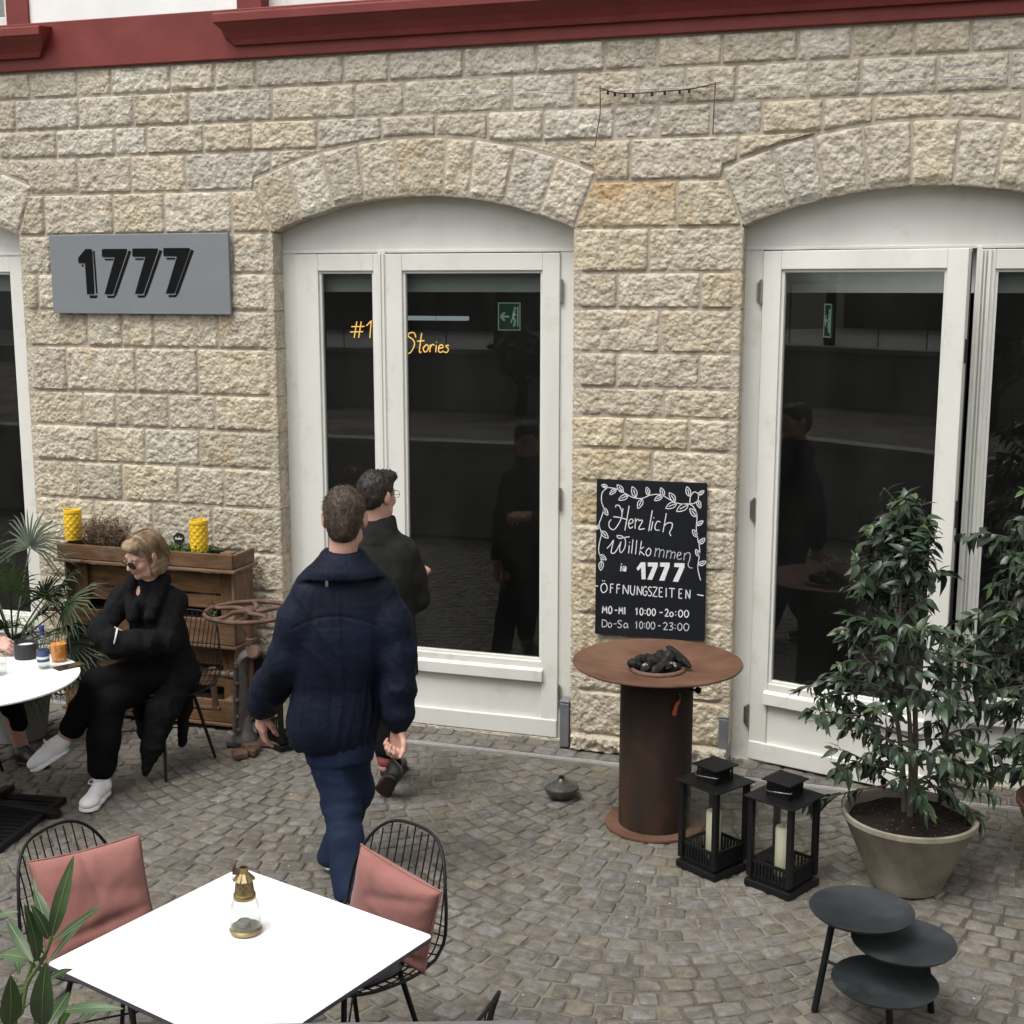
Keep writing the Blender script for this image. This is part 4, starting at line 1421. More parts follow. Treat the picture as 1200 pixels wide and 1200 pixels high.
# ============================================================ NEAR WHITE TABLE
M['tabletop'] = pm('white_laminate', [(.86, .86, .85), (.90, .90, .89)], scale=2, rough=(.38, .5), bump=.03, bscale=60, spec=.5, stain=(3, (.82, .82, .80), .62, .9))
M['edge'] = pm('dark_laminate_edge', [(.045, .042, .055), (.07, .066, .085)], scale=10, rough=(.5, .65))
TC = [Vector((-2.382, -4.218, 0)), Vector((-2.166, -3.471, 0)), Vector((-1.371, -3.718, 0)), Vector((-1.587, -4.465, 0))]
def rounded(pts, r_, n=5):
    out = []
    L = len(pts)
    for i in range(L):
        p, a, b = pts[i], pts[i - 1], pts[(i + 1) % L]
        u, v = (a - p).normalized(), (b - p).normalized()
        c = p + (u + v) * r_
        s0, s1 = p + u * r_, p + v * r_
        for k in range(n + 1):
            t_ = k / n
            q_ = (s0 * (1 - t_) + s1 * t_) - c
            out.append(c + q_.normalized() * r_)
    return out
wt = thing('cafe_table', 'square white cafe table with a dark edge and a brass jar on it', 'table', (-1.877, -3.968, 0))
rp = rounded(TC, .018)
def slab(pts, z0, z1):
    n = len(pts)
    q = MB()
    q.v = [(p.x, p.y, z0) for p in pts] + [(p.x, p.y, z1) for p in pts]
    q.f = [tuple(range(n)), tuple(range(2 * n - 1, n - 1, -1))] + [(i, (i + 1) % n, n + (i + 1) % n, n + i) for i in range(n)]
    return q
obj('table_top', slab(rp, .7385, .7415), M['tabletop'], wt, at=ORG, bevel=.001)
obj('table_edge', slab(rp, .726, .7384), M['edge'], wt, at=ORG)
obj('pedestal', MB().box(-.03, .03, -.03, .03, .02, .726), M['blacksat'], wt, bevel=.003)
q = MB()
for k in range(4):
    m = Matrix.Rotation(R(45 + 90 * k + 16), 4, 'Z')
    q.box(0, .36, -.025, .025, .004, .022, m)
obj('base', q, M['blacksat'], wt, bevel=.003)

# ---- brass jar lantern on it
M['brass'] = pm('aged_brass', [(.20, .15, .07), (.29, .22, .11), (.38, .31, .18)], scale=14, rough=(.28, .5), metal=.85, bump=.2, bscale=90, bdist=.003)
M['jarglass'] = glass('jar_glass', (.93, .95, .94), 1.3)
M['pewter'] = pm('pewter', [(.22, .21, .18), (.34, .33, .30)], scale=12, rough=(.3, .5), metal=.7)
jl = thing('jar_lantern', 'glass jar candle lantern with a pierced brass chimney', 'lantern', (-1.923, -3.872, .7417), R(12))
obj('base', MB().lathe([(.036, .004), (.048, .006), (.050, .014), (.046, .020), (.0, .021)], 32), M['brass'], jl, smooth=40)
for k in range(3):
    a = R(120 * k - 70)
    obj('foot', MB().lathe([(.0, 0), (.006, .002), (.006, .006), (0, .008)], 10, (.038 * math.cos(a), .038 * math.sin(a), 0)), M['brass'], jl, smooth=60)
obj('jar', MB().lathe([(.0462, .0215), (.0475, .04), (.0465, .07), (.042, .095), (.034, .112), (.0315, .114), (.0395, .094), (.0440, .07), (.0450, .04), (.044, .0215)], 40), M['jarglass'], jl, smooth=60)
obj('tealight', MB().lathe([(.019, .0215), (.020, .024), (.020, .038), (.018, .0385), (.017, .035), (0, .035)], 24, (-.004, 0, 0)), M['pewter'], jl, smooth=40)
q = MB().lathe([(.034, .113), (.034, .120), (.031, .122), (.034, .125), (.031, .130), (.030, .132), (.025, .172), (.027, .174), (.022, .176), (.0, .176)], 32)
obj('chimney', q, M['brass'], jl, smooth=35)
q = MB()
for z in (.142, .152, .162):
    for k in range(9):
        a = 2 * math.pi * (k + (.5 if z == .152 else 0)) / 9
        r_ = .030 - (z - .132) * .125 + .0003
        q.lathe([(.0022, 0), (0, .0006)], 8, m=Matrix.Rotation(a, 4, 'Z') @ Matrix.Translation((r_, 0, z)) @ Matrix.Rotation(R(90), 4, 'Y'))
obj('air_hole', q, M['black'], jl, kind='stuff')
for k in range(10):
    m = Matrix.Rotation(R(36 * k), 4, 'Z')
    q = MB()
    vs = [(.014, -.004, .192), (.014, .004, .192), (.033, .0085, .172), (.033, -.0085, .172), (.014, -.004, .1935), (.014, .004, .1935), (.033, .0085, .1735), (.033, -.0085, .1735)]
    q.add([m @ Vector(p) for p in vs], [(0, 1, 2, 3), (4, 5, 6, 7), (0, 1, 5, 4), (1, 2, 6, 5), (2, 3, 7, 6), (3, 0, 4, 7)])
    obj('petal', q, M['brass'], jl)
obj('spout', MB().lathe([(.014, .176), (.014, .210), (.012, .2105), (.012, .19), (0, .19)], 24), M['brass'], jl, smooth=40)
obj('lid', MB().lathe([(.0, 0), (.016, .001), (.016, .005), (0, .008)], 20, m=Matrix.Translation((-.026, -.004, .212)) @ Matrix.Rotation(R(-78), 4, 'Y')), M['castiron'], jl, smooth=40)
obj('hinge_lug', MB().box(-.034, -.012, -.005, .003, .186, .206), M['castiron'], jl, bevel=.002)
obj('wire_loop', MB().tube(smoothline([(-.03, 0, .198), (-.038, .004, .185), (-.037, .006, .165), (-.031, .003, .160), (-.029, -.001, .175)], 5), .001, 6), M['steel'], jl, smooth=60)

# ---- flat grey hand rail in the very foreground
hr = thing('hand_rail', 'flat grey metal rail running along the bottom edge of the view', 'railing', (-.6, -6.05, 0))
M['railgrey'] = pm('grey_rail_paint', [(.10, .098, .095), (.135, .132, .128)], scale=30, rough=(.5, .65), bump=.15, bscale=160)
_d = Vector((.381, .132, 0)).normalized()
_ra = math.atan2(_d.y, _d.x)
hr.location = (-.40, -5.873, 0)
hr.rotation_euler = (0, 0, _ra)
obj('rail', MB().box(-2.2, 0, -.05, 0, 1.835, 1.8602), M['railgrey'], hr, bevel=.003)
for x in (-.1, -1.1, -2.1):
    obj('post', MB().box(x - .015, x + .015, -.04, -.01, 1.0, 1.835), M['railgrey'], hr, bevel=.002)

# ============================================================ PALLET PLANTER
M['wood'] = pm('weathered_pallet_wood', [(.070, .038, .021), (.135, .078, .044), (.195, .128, .080)], scale=5, rough=(.7, .88), bump=.5, bscale=30, bdist=.004, spec=.25,
               stretch=(1, 6, 6), rnd=.22, hue=.2, stain=(3, (.15, .125, .10), .55, .75))
M['wood_up'] = pm('weathered_pallet_wood_upright', [(.085, .045, .022), (.17, .095, .047), (.225, .14, .08)], scale=5, rough=(.7, .88), bump=.5, bscale=30, bdist=.004, spec=.25,
                  stretch=(6, 6, 1), rnd=.2, hue=.2)
M['wood_orange'] = pm('orange_brown_wood', [(.12, .062, .028), (.225, .125, .06), (.29, .175, .095)], scale=5, rough=(.7, .85), bump=.4, bscale=30, bdist=.003, spec=.25,
                      stretch=(1, 6, 6), rnd=.2)
M['soil'] = pm('dark_soil', [(.010, .008, .006), (.022, .016, .012), (.034, .026, .02)], scale=30, rough=(.9, .97), bump=1.0, bscale=70, bdist=.015, spec=.15, speck=(42, (.30, .28, .25), .11))
pp = thing('pallet_planter', 'upright wooden pallet with three planting troughs against the stone wall', 'planter', (-4.58, -.2, 0))
def plank(x0, x1, y0, y1, z0, z1, mat='wood', name='plank'):
    c = ((x0 + x1) / 2, (y0 + y1) / 2, (z0 + z1) / 2)
    q = MB().box(x0 - c[0], x1 - c[0], y0 - c[1], y1 - c[1], z0 - c[2], z1 - c[2])
    return obj(name, q, M[mat], pp, at=c, bevel=.005)
# uprights
plank(-5.155, -5.05, -.24, -.215, .03, 1.06, 'wood_up', 'upright')
plank(-4.105, -3.995, -.24, -.215, .03, 1.06, 'wood_up', 'upright')
plank(-4.64, -4.54, -.24, -.215, .2, 1.0, 'wood_up', 'upright')
plank(-3.993, -3.975, -.30, -.06, .03, 1.06, 'wood_up', 'side_board')
plank(-5.175, -5.157, -.30, -.06, .03, 1.06, 'wood_up', 'side_board')
# back boards
for z0, z1, m_ in ((.22, .33, 'wood'), (.36, .47, 'wood_orange'), (.72, .80, 'wood_orange'), (.815, .94, 'wood_orange'), (.955, 1.04, 'wood')):
    plank(-5.15, -4.0, -.205, -.185, z0, z1, m_, 'back_board')
for z0, z1 in ((.05, .2), (.48, .56), (.6, .70)):
    plank(-5.15, -4.0, -.09, -.07, z0, z1, 'wood', 'back_board')
# three troughs: front board, floor lip, end blocks
for z0, z1, xa, xb in ((1.005, 1.095, -5.19, -3.955), (.535, .69, -5.19, -3.955), (.045, .185, -5.19, -3.955)):
    plank(xa, xb, -.345, -.322, z0, z1, 'wood', 'front_board')
    plank(xa - .02, xb + .02, -.36, -.06, z0 - .022, z0 - .003, 'wood', 'trough_floor')
    plank(xa, xa + .022, -.321, -.07, z0, z1 - .004, 'wood', 'end_board')
    plank(xb - .022, xb, -.321, -.07, z0, z1 - .004, 'wood', 'end_board')
    plank(xb - .10, xb - .024, -.315, -.24, z0, z1 + .004, 'wood', 'corner_block')
    q = MB()
    n = 24
    for j in range(5):
        for i in range(n + 1):
            x, y = xa + .025 + (xb - .13 - xa) * i / n, -.318 + .22 * j / 4
            q.v.append((x, y, z1 - .03 + .014 * noise.noise((x * 9, y * 9, z0))))
    for j in range(4):
        for i in range(n):
            a = j * (n + 1) + i
            q.f.append((a, a + 1, a + n + 2, a + n + 1))
    obj('soil', q, M['soil'], pp, at=ORG, smooth=180)

# ---- yellow woven jars
M['yellow'] = pm('yellow_glaze', [(.62, .36, .012), (.74, .46, .02), (.80, .52, .035)], scale=9, rough=(.35, .5), bump=.1, bscale=40, bdist=.002, spec=.5)
def yjar(loc, lb, tilt):
    t = thing('woven_jar', lb, 'jar', loc, 0, 'yellow woven jars with a straw')
    n, m = 64, 44
    q = MB()
    prof = lambda z: .052 + .004 * math.sin(math.pi * z / .19) + (.004 if z > .172 else 0)
    for j in range(m + 1):
        z = .19 * j / m
        for k in range(n):
            a = 2 * math.pi * k / n
            u_, v_ = a * 8 / math.pi / 1.0, z / .0215
            d1 = abs(((u_ + v_) / 2) % 1 - .5) * 2
            d2 = abs(((u_ - v_) / 2) % 1 - .5) * 2
            h = .0050 * max(0, min(1, min(d1, d2) * 2.0)) if .008 < z < .17 else .003
            r_ = prof(z) - .004 + h
            q.v.append((r_ * math.cos(a), r_ * math.sin(a), z))
    for j in range(m):
        for k in range(n):
            q.f.append((j * n + k, j * n + (k + 1) % n, (j + 1) * n + (k + 1) % n, (j + 1) * n + k))
    q.f.append(tuple(range(n))[::-1])
    b = len(q.v)
    for (r_, z) in ((.050, .192), (.047, .186), (.046, .10), (.0, .1)):
        for k in range(n):
            a = 2 * math.pi * k / n
            q.v.append((r_ * math.cos(a), r_ * math.sin(a), z))
    for j in range(-1, 3):
        for k in range(n):
            l = (k + 1) % n
            lo = m * n if j < 0 else b + j * n
            hi = b + (j + 1) * n
            q.f.append((lo + k, lo + l, hi + l, hi + k))
    obj('body', q, M['yellow'], t, smooth=50)
    obj('lining', MB().lathe([(.0455, .11), (.0, .112)], 24), M['black'], t)
    obj('straw', MB().tube([(0, 0, .12), (tilt * .5, -.01, .2), (tilt, -.01, .235)], .0035, 8), M['yellow'], t, smooth=60)
    return t
yjar((-5.165, -.20, 1.097), 'yellow woven jar at the left end of the planter, beside the dried brown plant', -.07)
yjar((-4.24, -.235, 1.085), 'yellow woven jar with a straw among green herbs at the right of the planter', .05)
# ---- little round black plant tags
M['tagwhite'] = pm('tag_white', [(.6, .6, .6), (.7, .7, .7)], rough=(.7, .8))
for x, y, lb, wr in ((-4.401, -.2, 'round black plant tag with white writing left of the right yellow jar', True), (-4.83, -.2, 'plain round black plant tag behind the woman, next to the dried plant', False)):
    t = thing('plant_tag', lb, 'plant tag', (x, y, 1.06), R(10), 'round black plant tags')
    obj('disc', MB().lathe([(0, -.003), (.036, -.003), (.037, 0), (.036, .003), (0, .003)], 28, m=Matrix.Translation((0, 0, .085)) @ Matrix.Rotation(R(82), 4, 'X')), M['black'], t, smooth=40)
    obj('stick', MB().box(-.004, .004, .003, .006, -.03, .07), M['black'], t)
    if wr:
        q = MB().ribbon([(p.x, p.y) for p in smoothline([(-.022, .080, 0), (-.015, .096, 0), (-.012, .080, 0), (-.006, .088, 0), (-.002, .080, 0), (.004, .098, 0), (.006, .082, 0), (.012, .090, 0), (.016, .081, 0), (.024, .092, 0)], 4)], .004, -.0075, -.0095)
        obj('lettering', q, M['tagwhite'], t)

# ============================================================ ANTIQUE HAND WHEEL DRILL
dp = thing('hand_drill_press', 'old rusty cast iron hand press with a big horizontal wheel by the planter', 'machine', (-3.735, -.55, 0))
q = MB().tube([(.255 * math.cos(2 * math.pi * k / 48), .255 * math.sin(2 * math.pi * k / 48), .815 + 0 * k) for k in range(48)], .0135, 10, closed=True)
obj('wheel_rim', q, M['castiron'], dp, smooth=60)
for k in range(5):
    a0 = R(72 * k + 10)
    pts = []
    for i in range(9):
        r_ = .02 + .235 * i / 8
        a = a0 + .75 * math.sin(math.pi * i / 8 * .9) * (i / 8)
        pts.append((r_ * math.cos(a), r_ * math.sin(a), .815 + .012 * math.sin(math.pi * i / 8)))
    obj('wheel_spoke', MB().tube(pts, [.016 - .005 * i / 8 for i in range(9)], 8), M['castiron'], dp, smooth=60)
obj('wheel_hub', MB().lathe([(.0, .79), (.04, .79), (.042, .83), (.025, .845), (0, .845)], 20), M['castiron'], dp, smooth=40)
obj('spindle', MB().tube([(0, 0, .36), (0, 0, .80)], .017, 12), M['rust'], dp, smooth=60)
obj('spindle_collar', MB().lathe([(.03, .53), (.036, .54), (.036, .575), (.028, .60), (.022, .62), (.03, .625), (.03, .655), (.02, .66)], 16), M['castiron'], dp, smooth=40)
pts = smoothline([(.045, .0, .60), (.015, -.01, .575), (-.035, -.02, .54), (-.05, -.02, .46), (-.048, -.02, .34), (-.06, -.02, .22), (-.062, -.02, .10), (-.06, -.02, .05)], 5)
q = MB()
for i, p in enumerate(pts[:-1]):
    p2 = pts[i + 1]
    q.tube([p, p2], .027, 8)
fr_ = MB().tube(pts, [.034] * len(pts), 8)
fr_.v = [(x * 1.0, y * 1.5 + .01, z) for x, y, z in fr_.v]
obj('frame', fr_, M['castgrey'], dp, smooth=50)
obj('gear_guard', MB().lathe([(0, -.02), (.10, -.02), (.11, -.01), (.11, .01), (.10, .02), (0, .02)], 28, m=Matrix.Translation((.05, .02, .46)) @ Matrix.Rotation(R(90), 4, 'X') @ Matrix.Scale(.55, 4, (1, 0, 0))), M['black'], dp, smooth=40)
for z in (.50, .40, .30, .20, .12):
    obj('bolt', MB().lathe([(0, 0), (.012, .0), (.012, .012), (.006, .016), (0, .016)], 6, m=Matrix.Translation((-.055, -.075, z)) @ Matrix.Rotation(R(90), 4, 'X')), M['castiron'], dp)
obj('frame_rib', MB().tube([(-.062, -.07, .52), (-.075, -.072, .34), (-.085, -.072, .10)], [.010, .012, .014], 6), M['castgrey'], dp, smooth=50)
obj('pinion', MB().lathe([(0, -.02)] + [(.035 + .006 * (i % 2), -.02 + .04 * i / 8) for i in range(9)] + [(0, .02)], 18, m=Matrix.Translation((.035, -.03, .585)) @ Matrix.Rotation(R(70), 4, 'X')), M['castiron'], dp)
obj('cross_arm', MB().tube([(-.03, -.02, .425), (-.10, -.03, .43), (-.17, -.035, .435)], [.03, .026, .02], 10), M['castgrey'], dp, smooth=50)
obj('arm_boss', MB().lathe([(.0, .0), (.026, .0), (.028, .02), (.028, .035), (.018, .045), (.018, .10), (.026, .11), (.026, .13), (0, .135)], 14, m=Matrix.Translation((-.25, -.035, .435)) @ Matrix.Rotation(R(90), 4, 'Y')), M['castiron'], dp, smooth=40)
obj('crank', MB().tube([(-.235, -.04, .47), (-.235, -.04, .42), (-.228, -.04, .30), (-.222, -.04, .22)], [.022, .020, .018, .022], 10), M['castiron'], dp, smooth=50)
obj('crank_handle', MB().tube([(-.19, -.045, .225), (-.30, -.05, .222), (-.46, -.05, .222), (-.52, -.05, .222)], [.013, .013, .017, .012], 10), M['castiron'], dp, smooth=50)
q = MB()
q.lathe([(.055, .03), (.075, .035), (.075, .06), (.05, .09), (.04, .16), (.03, .19)], 16, (-.055, -.01, 0))
obj('socket', q, M['castgrey'], dp, smooth=40)
def foot(pts, wd):
    q = MB()
    for i in range(len(pts) - 1):
        (x0, y0), (x1, y1) = pts[i], pts[i + 1]
        d = Vector((x1 - x0, y1 - y0, 0))
        n_ = Vector((-d.y, d.x, 0)).normalized() * wd[i] / 2
        n2 = Vector((-d.y, d.x, 0)).normalized() * wd[i + 1] / 2
        a, b = Vector((x0, y0, 0)), Vector((x1, y1, 0))
        vs = [a + n_, a - n_, b - n2, b + n2]
        q.add([(v.x, v.y, .004) for v in vs] + [(v.x, v.y, .042) for v in vs], [(0, 3, 2, 1), (4, 5, 6, 7), (0, 1, 5, 4), (1, 2, 6, 5), (2, 3, 7, 6), (3, 0, 4, 7)])
    return q
obj('base_foot', foot([(-.05, 0), (.06, -.10), (.05, -.17), (-.02, -.22)], [.12, .08, .09, .12]), M['castiron'], dp, bevel=.008)
obj('base_foot', foot([(-.05, .01), (.10, .03), (.20, .02)], [.12, .07, .10]), M['castiron'], dp, bevel=.008)
obj('base_foot', foot([(-.06, .0), (-.16, -.03)], [.14, .09]), M['castgrey'], dp, bevel=.008)

# ============================================================ ROUND TABLE, LEFT
rt = thing('round_table', 'round white cafe table at the left edge carrying drinks', 'table', (-4.52, -1.93, 0))
obj('table_top', MB().lathe([(.485, .727), (.498, .728), (.503, .734), (.502, .7395), (.498, .7405), (0, .7405)], 80), M['tabletop'], rt, smooth=35)
obj('column', MB().box(-.055, .055, -.055, .055, .06, .727), M['blacksat'], rt, bevel=.004)
for k in range(4):
    m = Matrix.Rotation(R(20 + 90 * k), 4, 'Z')
    obj('foot', MB().prism([(.04, .02), (.38, .004), (.38, .03), (.04, .10)], -.028, .028, m), M['blacksat'], rt, bevel=.004)
M['blackcup'] = pm('black_cup', [(.012, .013, .015), (.022, .023, .026)], rough=(.45, .6), bump=.1, bscale=80)
M['juice'] = pm('orange_juice', [(.62, .20, .015), (.72, .27, .03)], scale=20, rough=(.2, .3), spec=.5)
M['water'] = glass('water', (.92, .95, .96), .6)
M['label'] = pm('bottle_label', [(.035, .05, .12), (.06, .085, .20)], scale=30, rough=(.5, .6))
M['labelwhite'] = pm('bottle_label_white', [(.6, .62, .66), (.7, .72, .75)], scale=30, rough=(.5, .6))
M['capblue'] = pm('blue_cap', [(.02, .035, .14), (.03, .05, .2)], rough=(.35, .5))
M['screen'] = pm('phone_glass', [(.010, .010, .012), (.016, .016, .018)], rough=(.08, .15), spec=.6)
c_ = thing('candle_cup', 'black cup with a white rim of wax on the round white table', 'cup', (-4.52, -1.53, .7407))
obj('body', MB().lathe([(.058, 0), (.062, .004), (.062, .082), (.060, .084), (.056, .082), (.055, .05), (0, .05)], 32), M['blackcup'], c_, smooth=40)
obj('wax', MB().lathe([(.0545, .052), (.0545, .066), (.0, .064)], 24), M['tagwhite'], c_, smooth=40)
obj('wire_handle', MB().tube(smoothline([(-.062, 0, .075), (-.04, -.02, .098), (0, -.03, .104), (.04, -.02, .098), (.062, 0, .075)], 5), .0022, 6), M['black'], c_, smooth=60)
b_ = thing('water_bottle', 'small clear glass bottle with blue label on the round white table', 'bottle', (-4.305, -1.675, .7407))
obj('glass_body', MB().lathe([(.024, .001), (.030, .004), (.031, .012), (.031, .125), (.026, .145), (.014, .172), (.012, .19), (.012, .222), (.010, .222), (.010, .19), (.024, .14), (.0285, .12), (.0285, .012), (0, .008)], 32), M['clear'], b_, smooth=50)
obj('water', MB().lathe([(0, .010), (.028, .012), (.028, .10), (0, .10)], 28), M['water'], b_, smooth=40)
obj('label', MB().lathe([(.0313, .04), (.0316, .04), (.0316, .10), (.0313, .10)], 32), M['label'], b_, smooth=40)
obj('label_band', MB().lathe([(.0317, .055), (.0319, .055), (.0319, .068), (.0317, .068)], 32), M['labelwhite'], b_, smooth=40)
obj('neck_label', MB().lathe([(.0135, .176), (.0138, .176), (.0128, .20), (.0125, .20)], 24), M['capblue'], b_, smooth=40)
obj('screw_cap', MB().lathe([(.0135, .205), (.0142, .207), (.0142, .226), (.012, .228), (0, .228)], 24), M['capblue'], b_, smooth=40)
o_ = thing('juice_glass', 'tumbler of orange juice on the round white table', 'glass', (-4.315, -1.535, .7407))
obj('tumbler', MB().lathe([(.034, 0), (.040, .003), (.044, .112), (.0425, .112), (.038, .008), (0, .007)], 36), M['clear'], o_, smooth=50)
obj('juice', MB().lathe([(0, .0075), (.0375, .0085), (.0418, .094), (0, .094)], 36), M['juice'], o_, smooth=40)
g_ = thing('water_glass', 'clear water tumbler at the left edge of the round white table', 'glass', (-4.445, -1.84, .7407))
obj('tumbler', MB().lathe([(.030, 0), (.035, .003), (.041, .125), (.0395, .125), (.033, .010), (0, .009)], 36), M['clear'], g_, smooth=50)
obj('water', MB().lathe([(0, .0095), (.0325, .0105), (.035, .055), (0, .055)], 36), M['water'], g_, smooth=40)
ph = thing('phone', 'dark smartphone lying flat beside the orange juice', 'phone', (-4.195, -1.612, .7407), R(62))
obj('case', MB().box(-.076, .076, -.036, .036, 0, .0075), M['blackcup'], ph, bevel=.003)
obj('screen', MB().box(-.073, .073, -.033, .033, .0076, .0084), M['screen'], ph)
# slatted iron grate on the ground below
gt = thing('floor_grate', 'black slatted iron grate lying on the cobbles under the round table', 'grate', (-4.60, -2.0, .004), R(8))
q = MB().box(-.40, .40, -.32, -.29, 0, .03).box(-.40, .40, .29, .32, 0, .03).box(-.40, -.37, -.29, .29, 0, .03).box(.37, .40, -.29, .29, 0, .03)
obj('grate_frame', q, M['blacksat'], gt, bevel=.003)
for k in range(13):
    y = -.27 + .54 * k / 12
    obj('slat', MB().box(-.37, .37, y - .012, y + .012, .004, .026), M['blacksat'], gt)

# ============================================================ OPPOSITE SIDE OF THE YARD (behind the camera, seen mirrored in the glass)
lw = thing('terrace_wall', 'low plastered terrace wall with pale coping behind the viewer', 'wall', (-2, -5.75, 0))
obj('wall_face', MB().box(-12, 8, -5.95, -5.72, 0, .98), M['plaster'], lw, at=ORG)
obj('coping', MB().box(-12, 8, -5.98, -5.69, .98, 1.03), M['cap'], lw, at=ORG, bevel=.006)
obj('terrace', MB().box(-12, 8, -12.2, -5.95, .8, .985), M['sand'], kind='structure')
uw = thing('upper_terrace_wall', 'upper plastered retaining wall with pale coping behind the viewer', 'wall', (-2, -9.6, .98))
obj('wall_face', MB().box(-12, 8, -9.8, -9.55, .985, 1.75), M['plaster'], uw, at=ORG)
obj('coping', MB().box(-12, 8, -9.84, -9.50, 1.75, 1.82), M['cap'], uw, at=ORG, bevel=.006)
obj('upper_pavement', MB().box(-14, 10, -18, -9.8, 1.5, 1.76), M['cap'], kind='structure')
oh = thing('opposite_house', 'plain dark rendered house across the yard behind the viewer', 'building', (-2, -18, 1.76))
M['darkrender'] = pm('dark_render', [(.07, .062, .055), (.10, .09, .08)], scale=2, rough=(.8, .9))
obj('wall', MB().box(-14, 10, -20, -18, 1.76, 6.2), M['darkrender'], oh, at=ORG)
obj('roof', MB().prism([(-14.4, 6.2), (10.4, 6.2), (10.4, 6.5), (-14.4, 6.5)], -20.5, -17.5), M['rustdark'], oh, at=ORG)
for x in range(-13, 10, 3):
    w_ = obj('window', MB().box(x, x + 1.2, -18.02, -17.97, 3.1, 4.9), M['frame'], oh, at=ORG)
    obj('pane', MB().box(x + .08, x + 1.12, -17.965, -17.955, 3.18, 4.82), M['screen'], w_, at=ORG)
rl = thing('terrace_railing', 'thin dark railing on the upper terrace behind the viewer', 'railing', (-2, -9.9, 1.82))
for i in range(26):
    x = -12 + i * .78
    obj('baluster', MB().box(x - .006, x + .006, -9.9, -9.89, 1.76, 2.7), M['blacksat'], rl, at=ORG)
obj('top_rail', MB().box(-12, 8, -9.91, -9.875, 2.7, 2.73), M['blacksat'], rl, at=ORG)

def yard_tree(lb, x, y, z0, h, seed, w_=1.0):
    r = random.Random(seed)
    t = thing('yard_tree', lb, 'tree', (x, y, z0), 0, 'trees across the yard')
    q = MB().tube([(0, 0, 0), (.03, .02, h * .3), (-.02, .03, h * .6)], [.09, .07, .04], 8)
    for k in range(7):
        a = k * 2.4
        q.tube([(0, 0, h * (.28 + .04 * k)), (.5 * w_ * math.cos(a), .5 * w_ * math.sin(a), h * (.45 + .05 * k)), (.9 * w_ * math.cos(a), .9 * w_ * math.sin(a), h * (.55 + .055 * k))], [.035, .022, .008], 6)
    obj('trunk', q, M['rustdark'], t, smooth=60)
    q = MB()
    for k in range(1500):
        a, b, rr = r.uniform(0, 6.283), math.acos(r.uniform(-1, 1)), r.random() ** .4
        cl = .75 + .35 * noise.noise((a * 1.5, b * 2.2, seed))
        p = Vector((1.15 * w_ * rr * cl * math.sin(b) * math.cos(a), 1.15 * w_ * rr * cl * math.sin(b) * math.sin(a), h * .72 + h * .30 * rr * cl * math.cos(b)))
        d1_, d2_ = Vector((r.uniform(-1, 1), r.uniform(-1, 1), r.uniform(-1, 1))).normalized() * .075, Vector((r.uniform(-1, 1), r.uniform(-1, 1), r.uniform(-1, 1))).normalized() * .05
        q.add([p - d1_, p + d2_, p + d1_, p - d2_], [(0, 1, 2, 3)])
    obj('crown', q, M['treeleaf'], t, kind='stuff')
M['treeleaf'] = pm('yard_tree_leaf', [(.03, .05, .02), (.06, .09, .035)], scale=20, rough=(.5, .65), rnd=.3, island=True)
for i, (x, y, h) in enumerate([(-6.0, -10.6, 3.6), (-3.2, -11.2, 4.2), (1.2, -10.4, 3.4), (4.2, -11.0, 4.0), (-9.0, -11.0, 4.0)]):
    yard_tree(['bushy tree across the yard, far left of the terrace', 'tall tree across the yard by the terrace railing', 'small tree across the yard behind the viewer', 'tree at the far right of the upper terrace', 'tree at the far end of the upper terrace'][i], x, y, 1.76, h, i)

for i, (x, y, h) in enumerate([(-5.2, -9.1, 1.15), (-3.9, -8.9, .95), (.6, -9.0, 1.2), (2.4, -9.1, 1.0), (-1.4, -9.15, .9)]):  # unseen shrubs, added to break up the bands mirrored in the door glass
    yard_tree(['leafy terrace shrub behind the viewer, left end', 'lower terrace shrub behind the viewer, second from the left end', 'leafy terrace shrub behind the viewer, right of the middle',
               'leafy terrace shrub behind the viewer, right end', 'smallest terrace shrub behind the viewer, in the middle'][i], x, y, .99, h, 20 + i, .38)

# ============================================================ PLANTS
M['leaf'] = pm('fig_leaf', [(.019, .033, .018), (.031, .052, .028), (.05, .078, .043)], scale=14, rough=(.30, .45), bump=.1, bscale=60, spec=.5, rnd=.35, hue=.25, island=True)
M['leafnew'] = pm('young_fig_leaf', [(.045, .075, .022), (.07, .11, .032)], scale=14, rough=(.35, .5), spec=.45, rnd=.3, island=True)
M['bark'] = pm('grey_brown_bark', [(.055, .042, .032), (.10, .08, .06)], scale=20, rough=(.8, .92), bump=.5, bscale=60, stretch=(1, 1, .3))
M['pot'] = pm('weathered_stone_pot', [(.155, .137, .102), (.225, .20, .155), (.295, .27, .22)], scale=7, rough=(.75, .9), bump=.4, bscale=70, bdist=.004, spec=.25,
              stain=(3.5, (.14, .12, .088), .52, .75), sstretch=(1, 1, .5))
M['terracotta'] = pm('brown_terracotta', [(.12, .06, .03), (.20, .10, .055), (.26, .145, .085)], scale=8, rough=(.75, .9), bump=.3, bscale=60)
def leaf_mesh(name, L, W_, droop, seed, fold=.25):
    r = random.Random(seed)
    st_ = [(0, .05), (.14, .70), (.36, 1.0), (.62, .80), (.84, .34), (1, .0)]
    q = MB()
    for t_, w_ in st_:
        x = L * t_
        z = -droop * L * t_ * t_
        tw = r.uniform(-.15, .15)
        hw = W_ / 2 * w_
        q.v += [(x, hw, z + hw * fold + hw * tw), (x, 0, z), (x, -hw, z + hw * fold - hw * tw)]
    for i in range(len(st_) - 1):
        a = 3 * i
        q.f += [(a, a + 1, a + 4, a + 3), (a + 1, a + 2, a + 5, a + 4)]
    return q
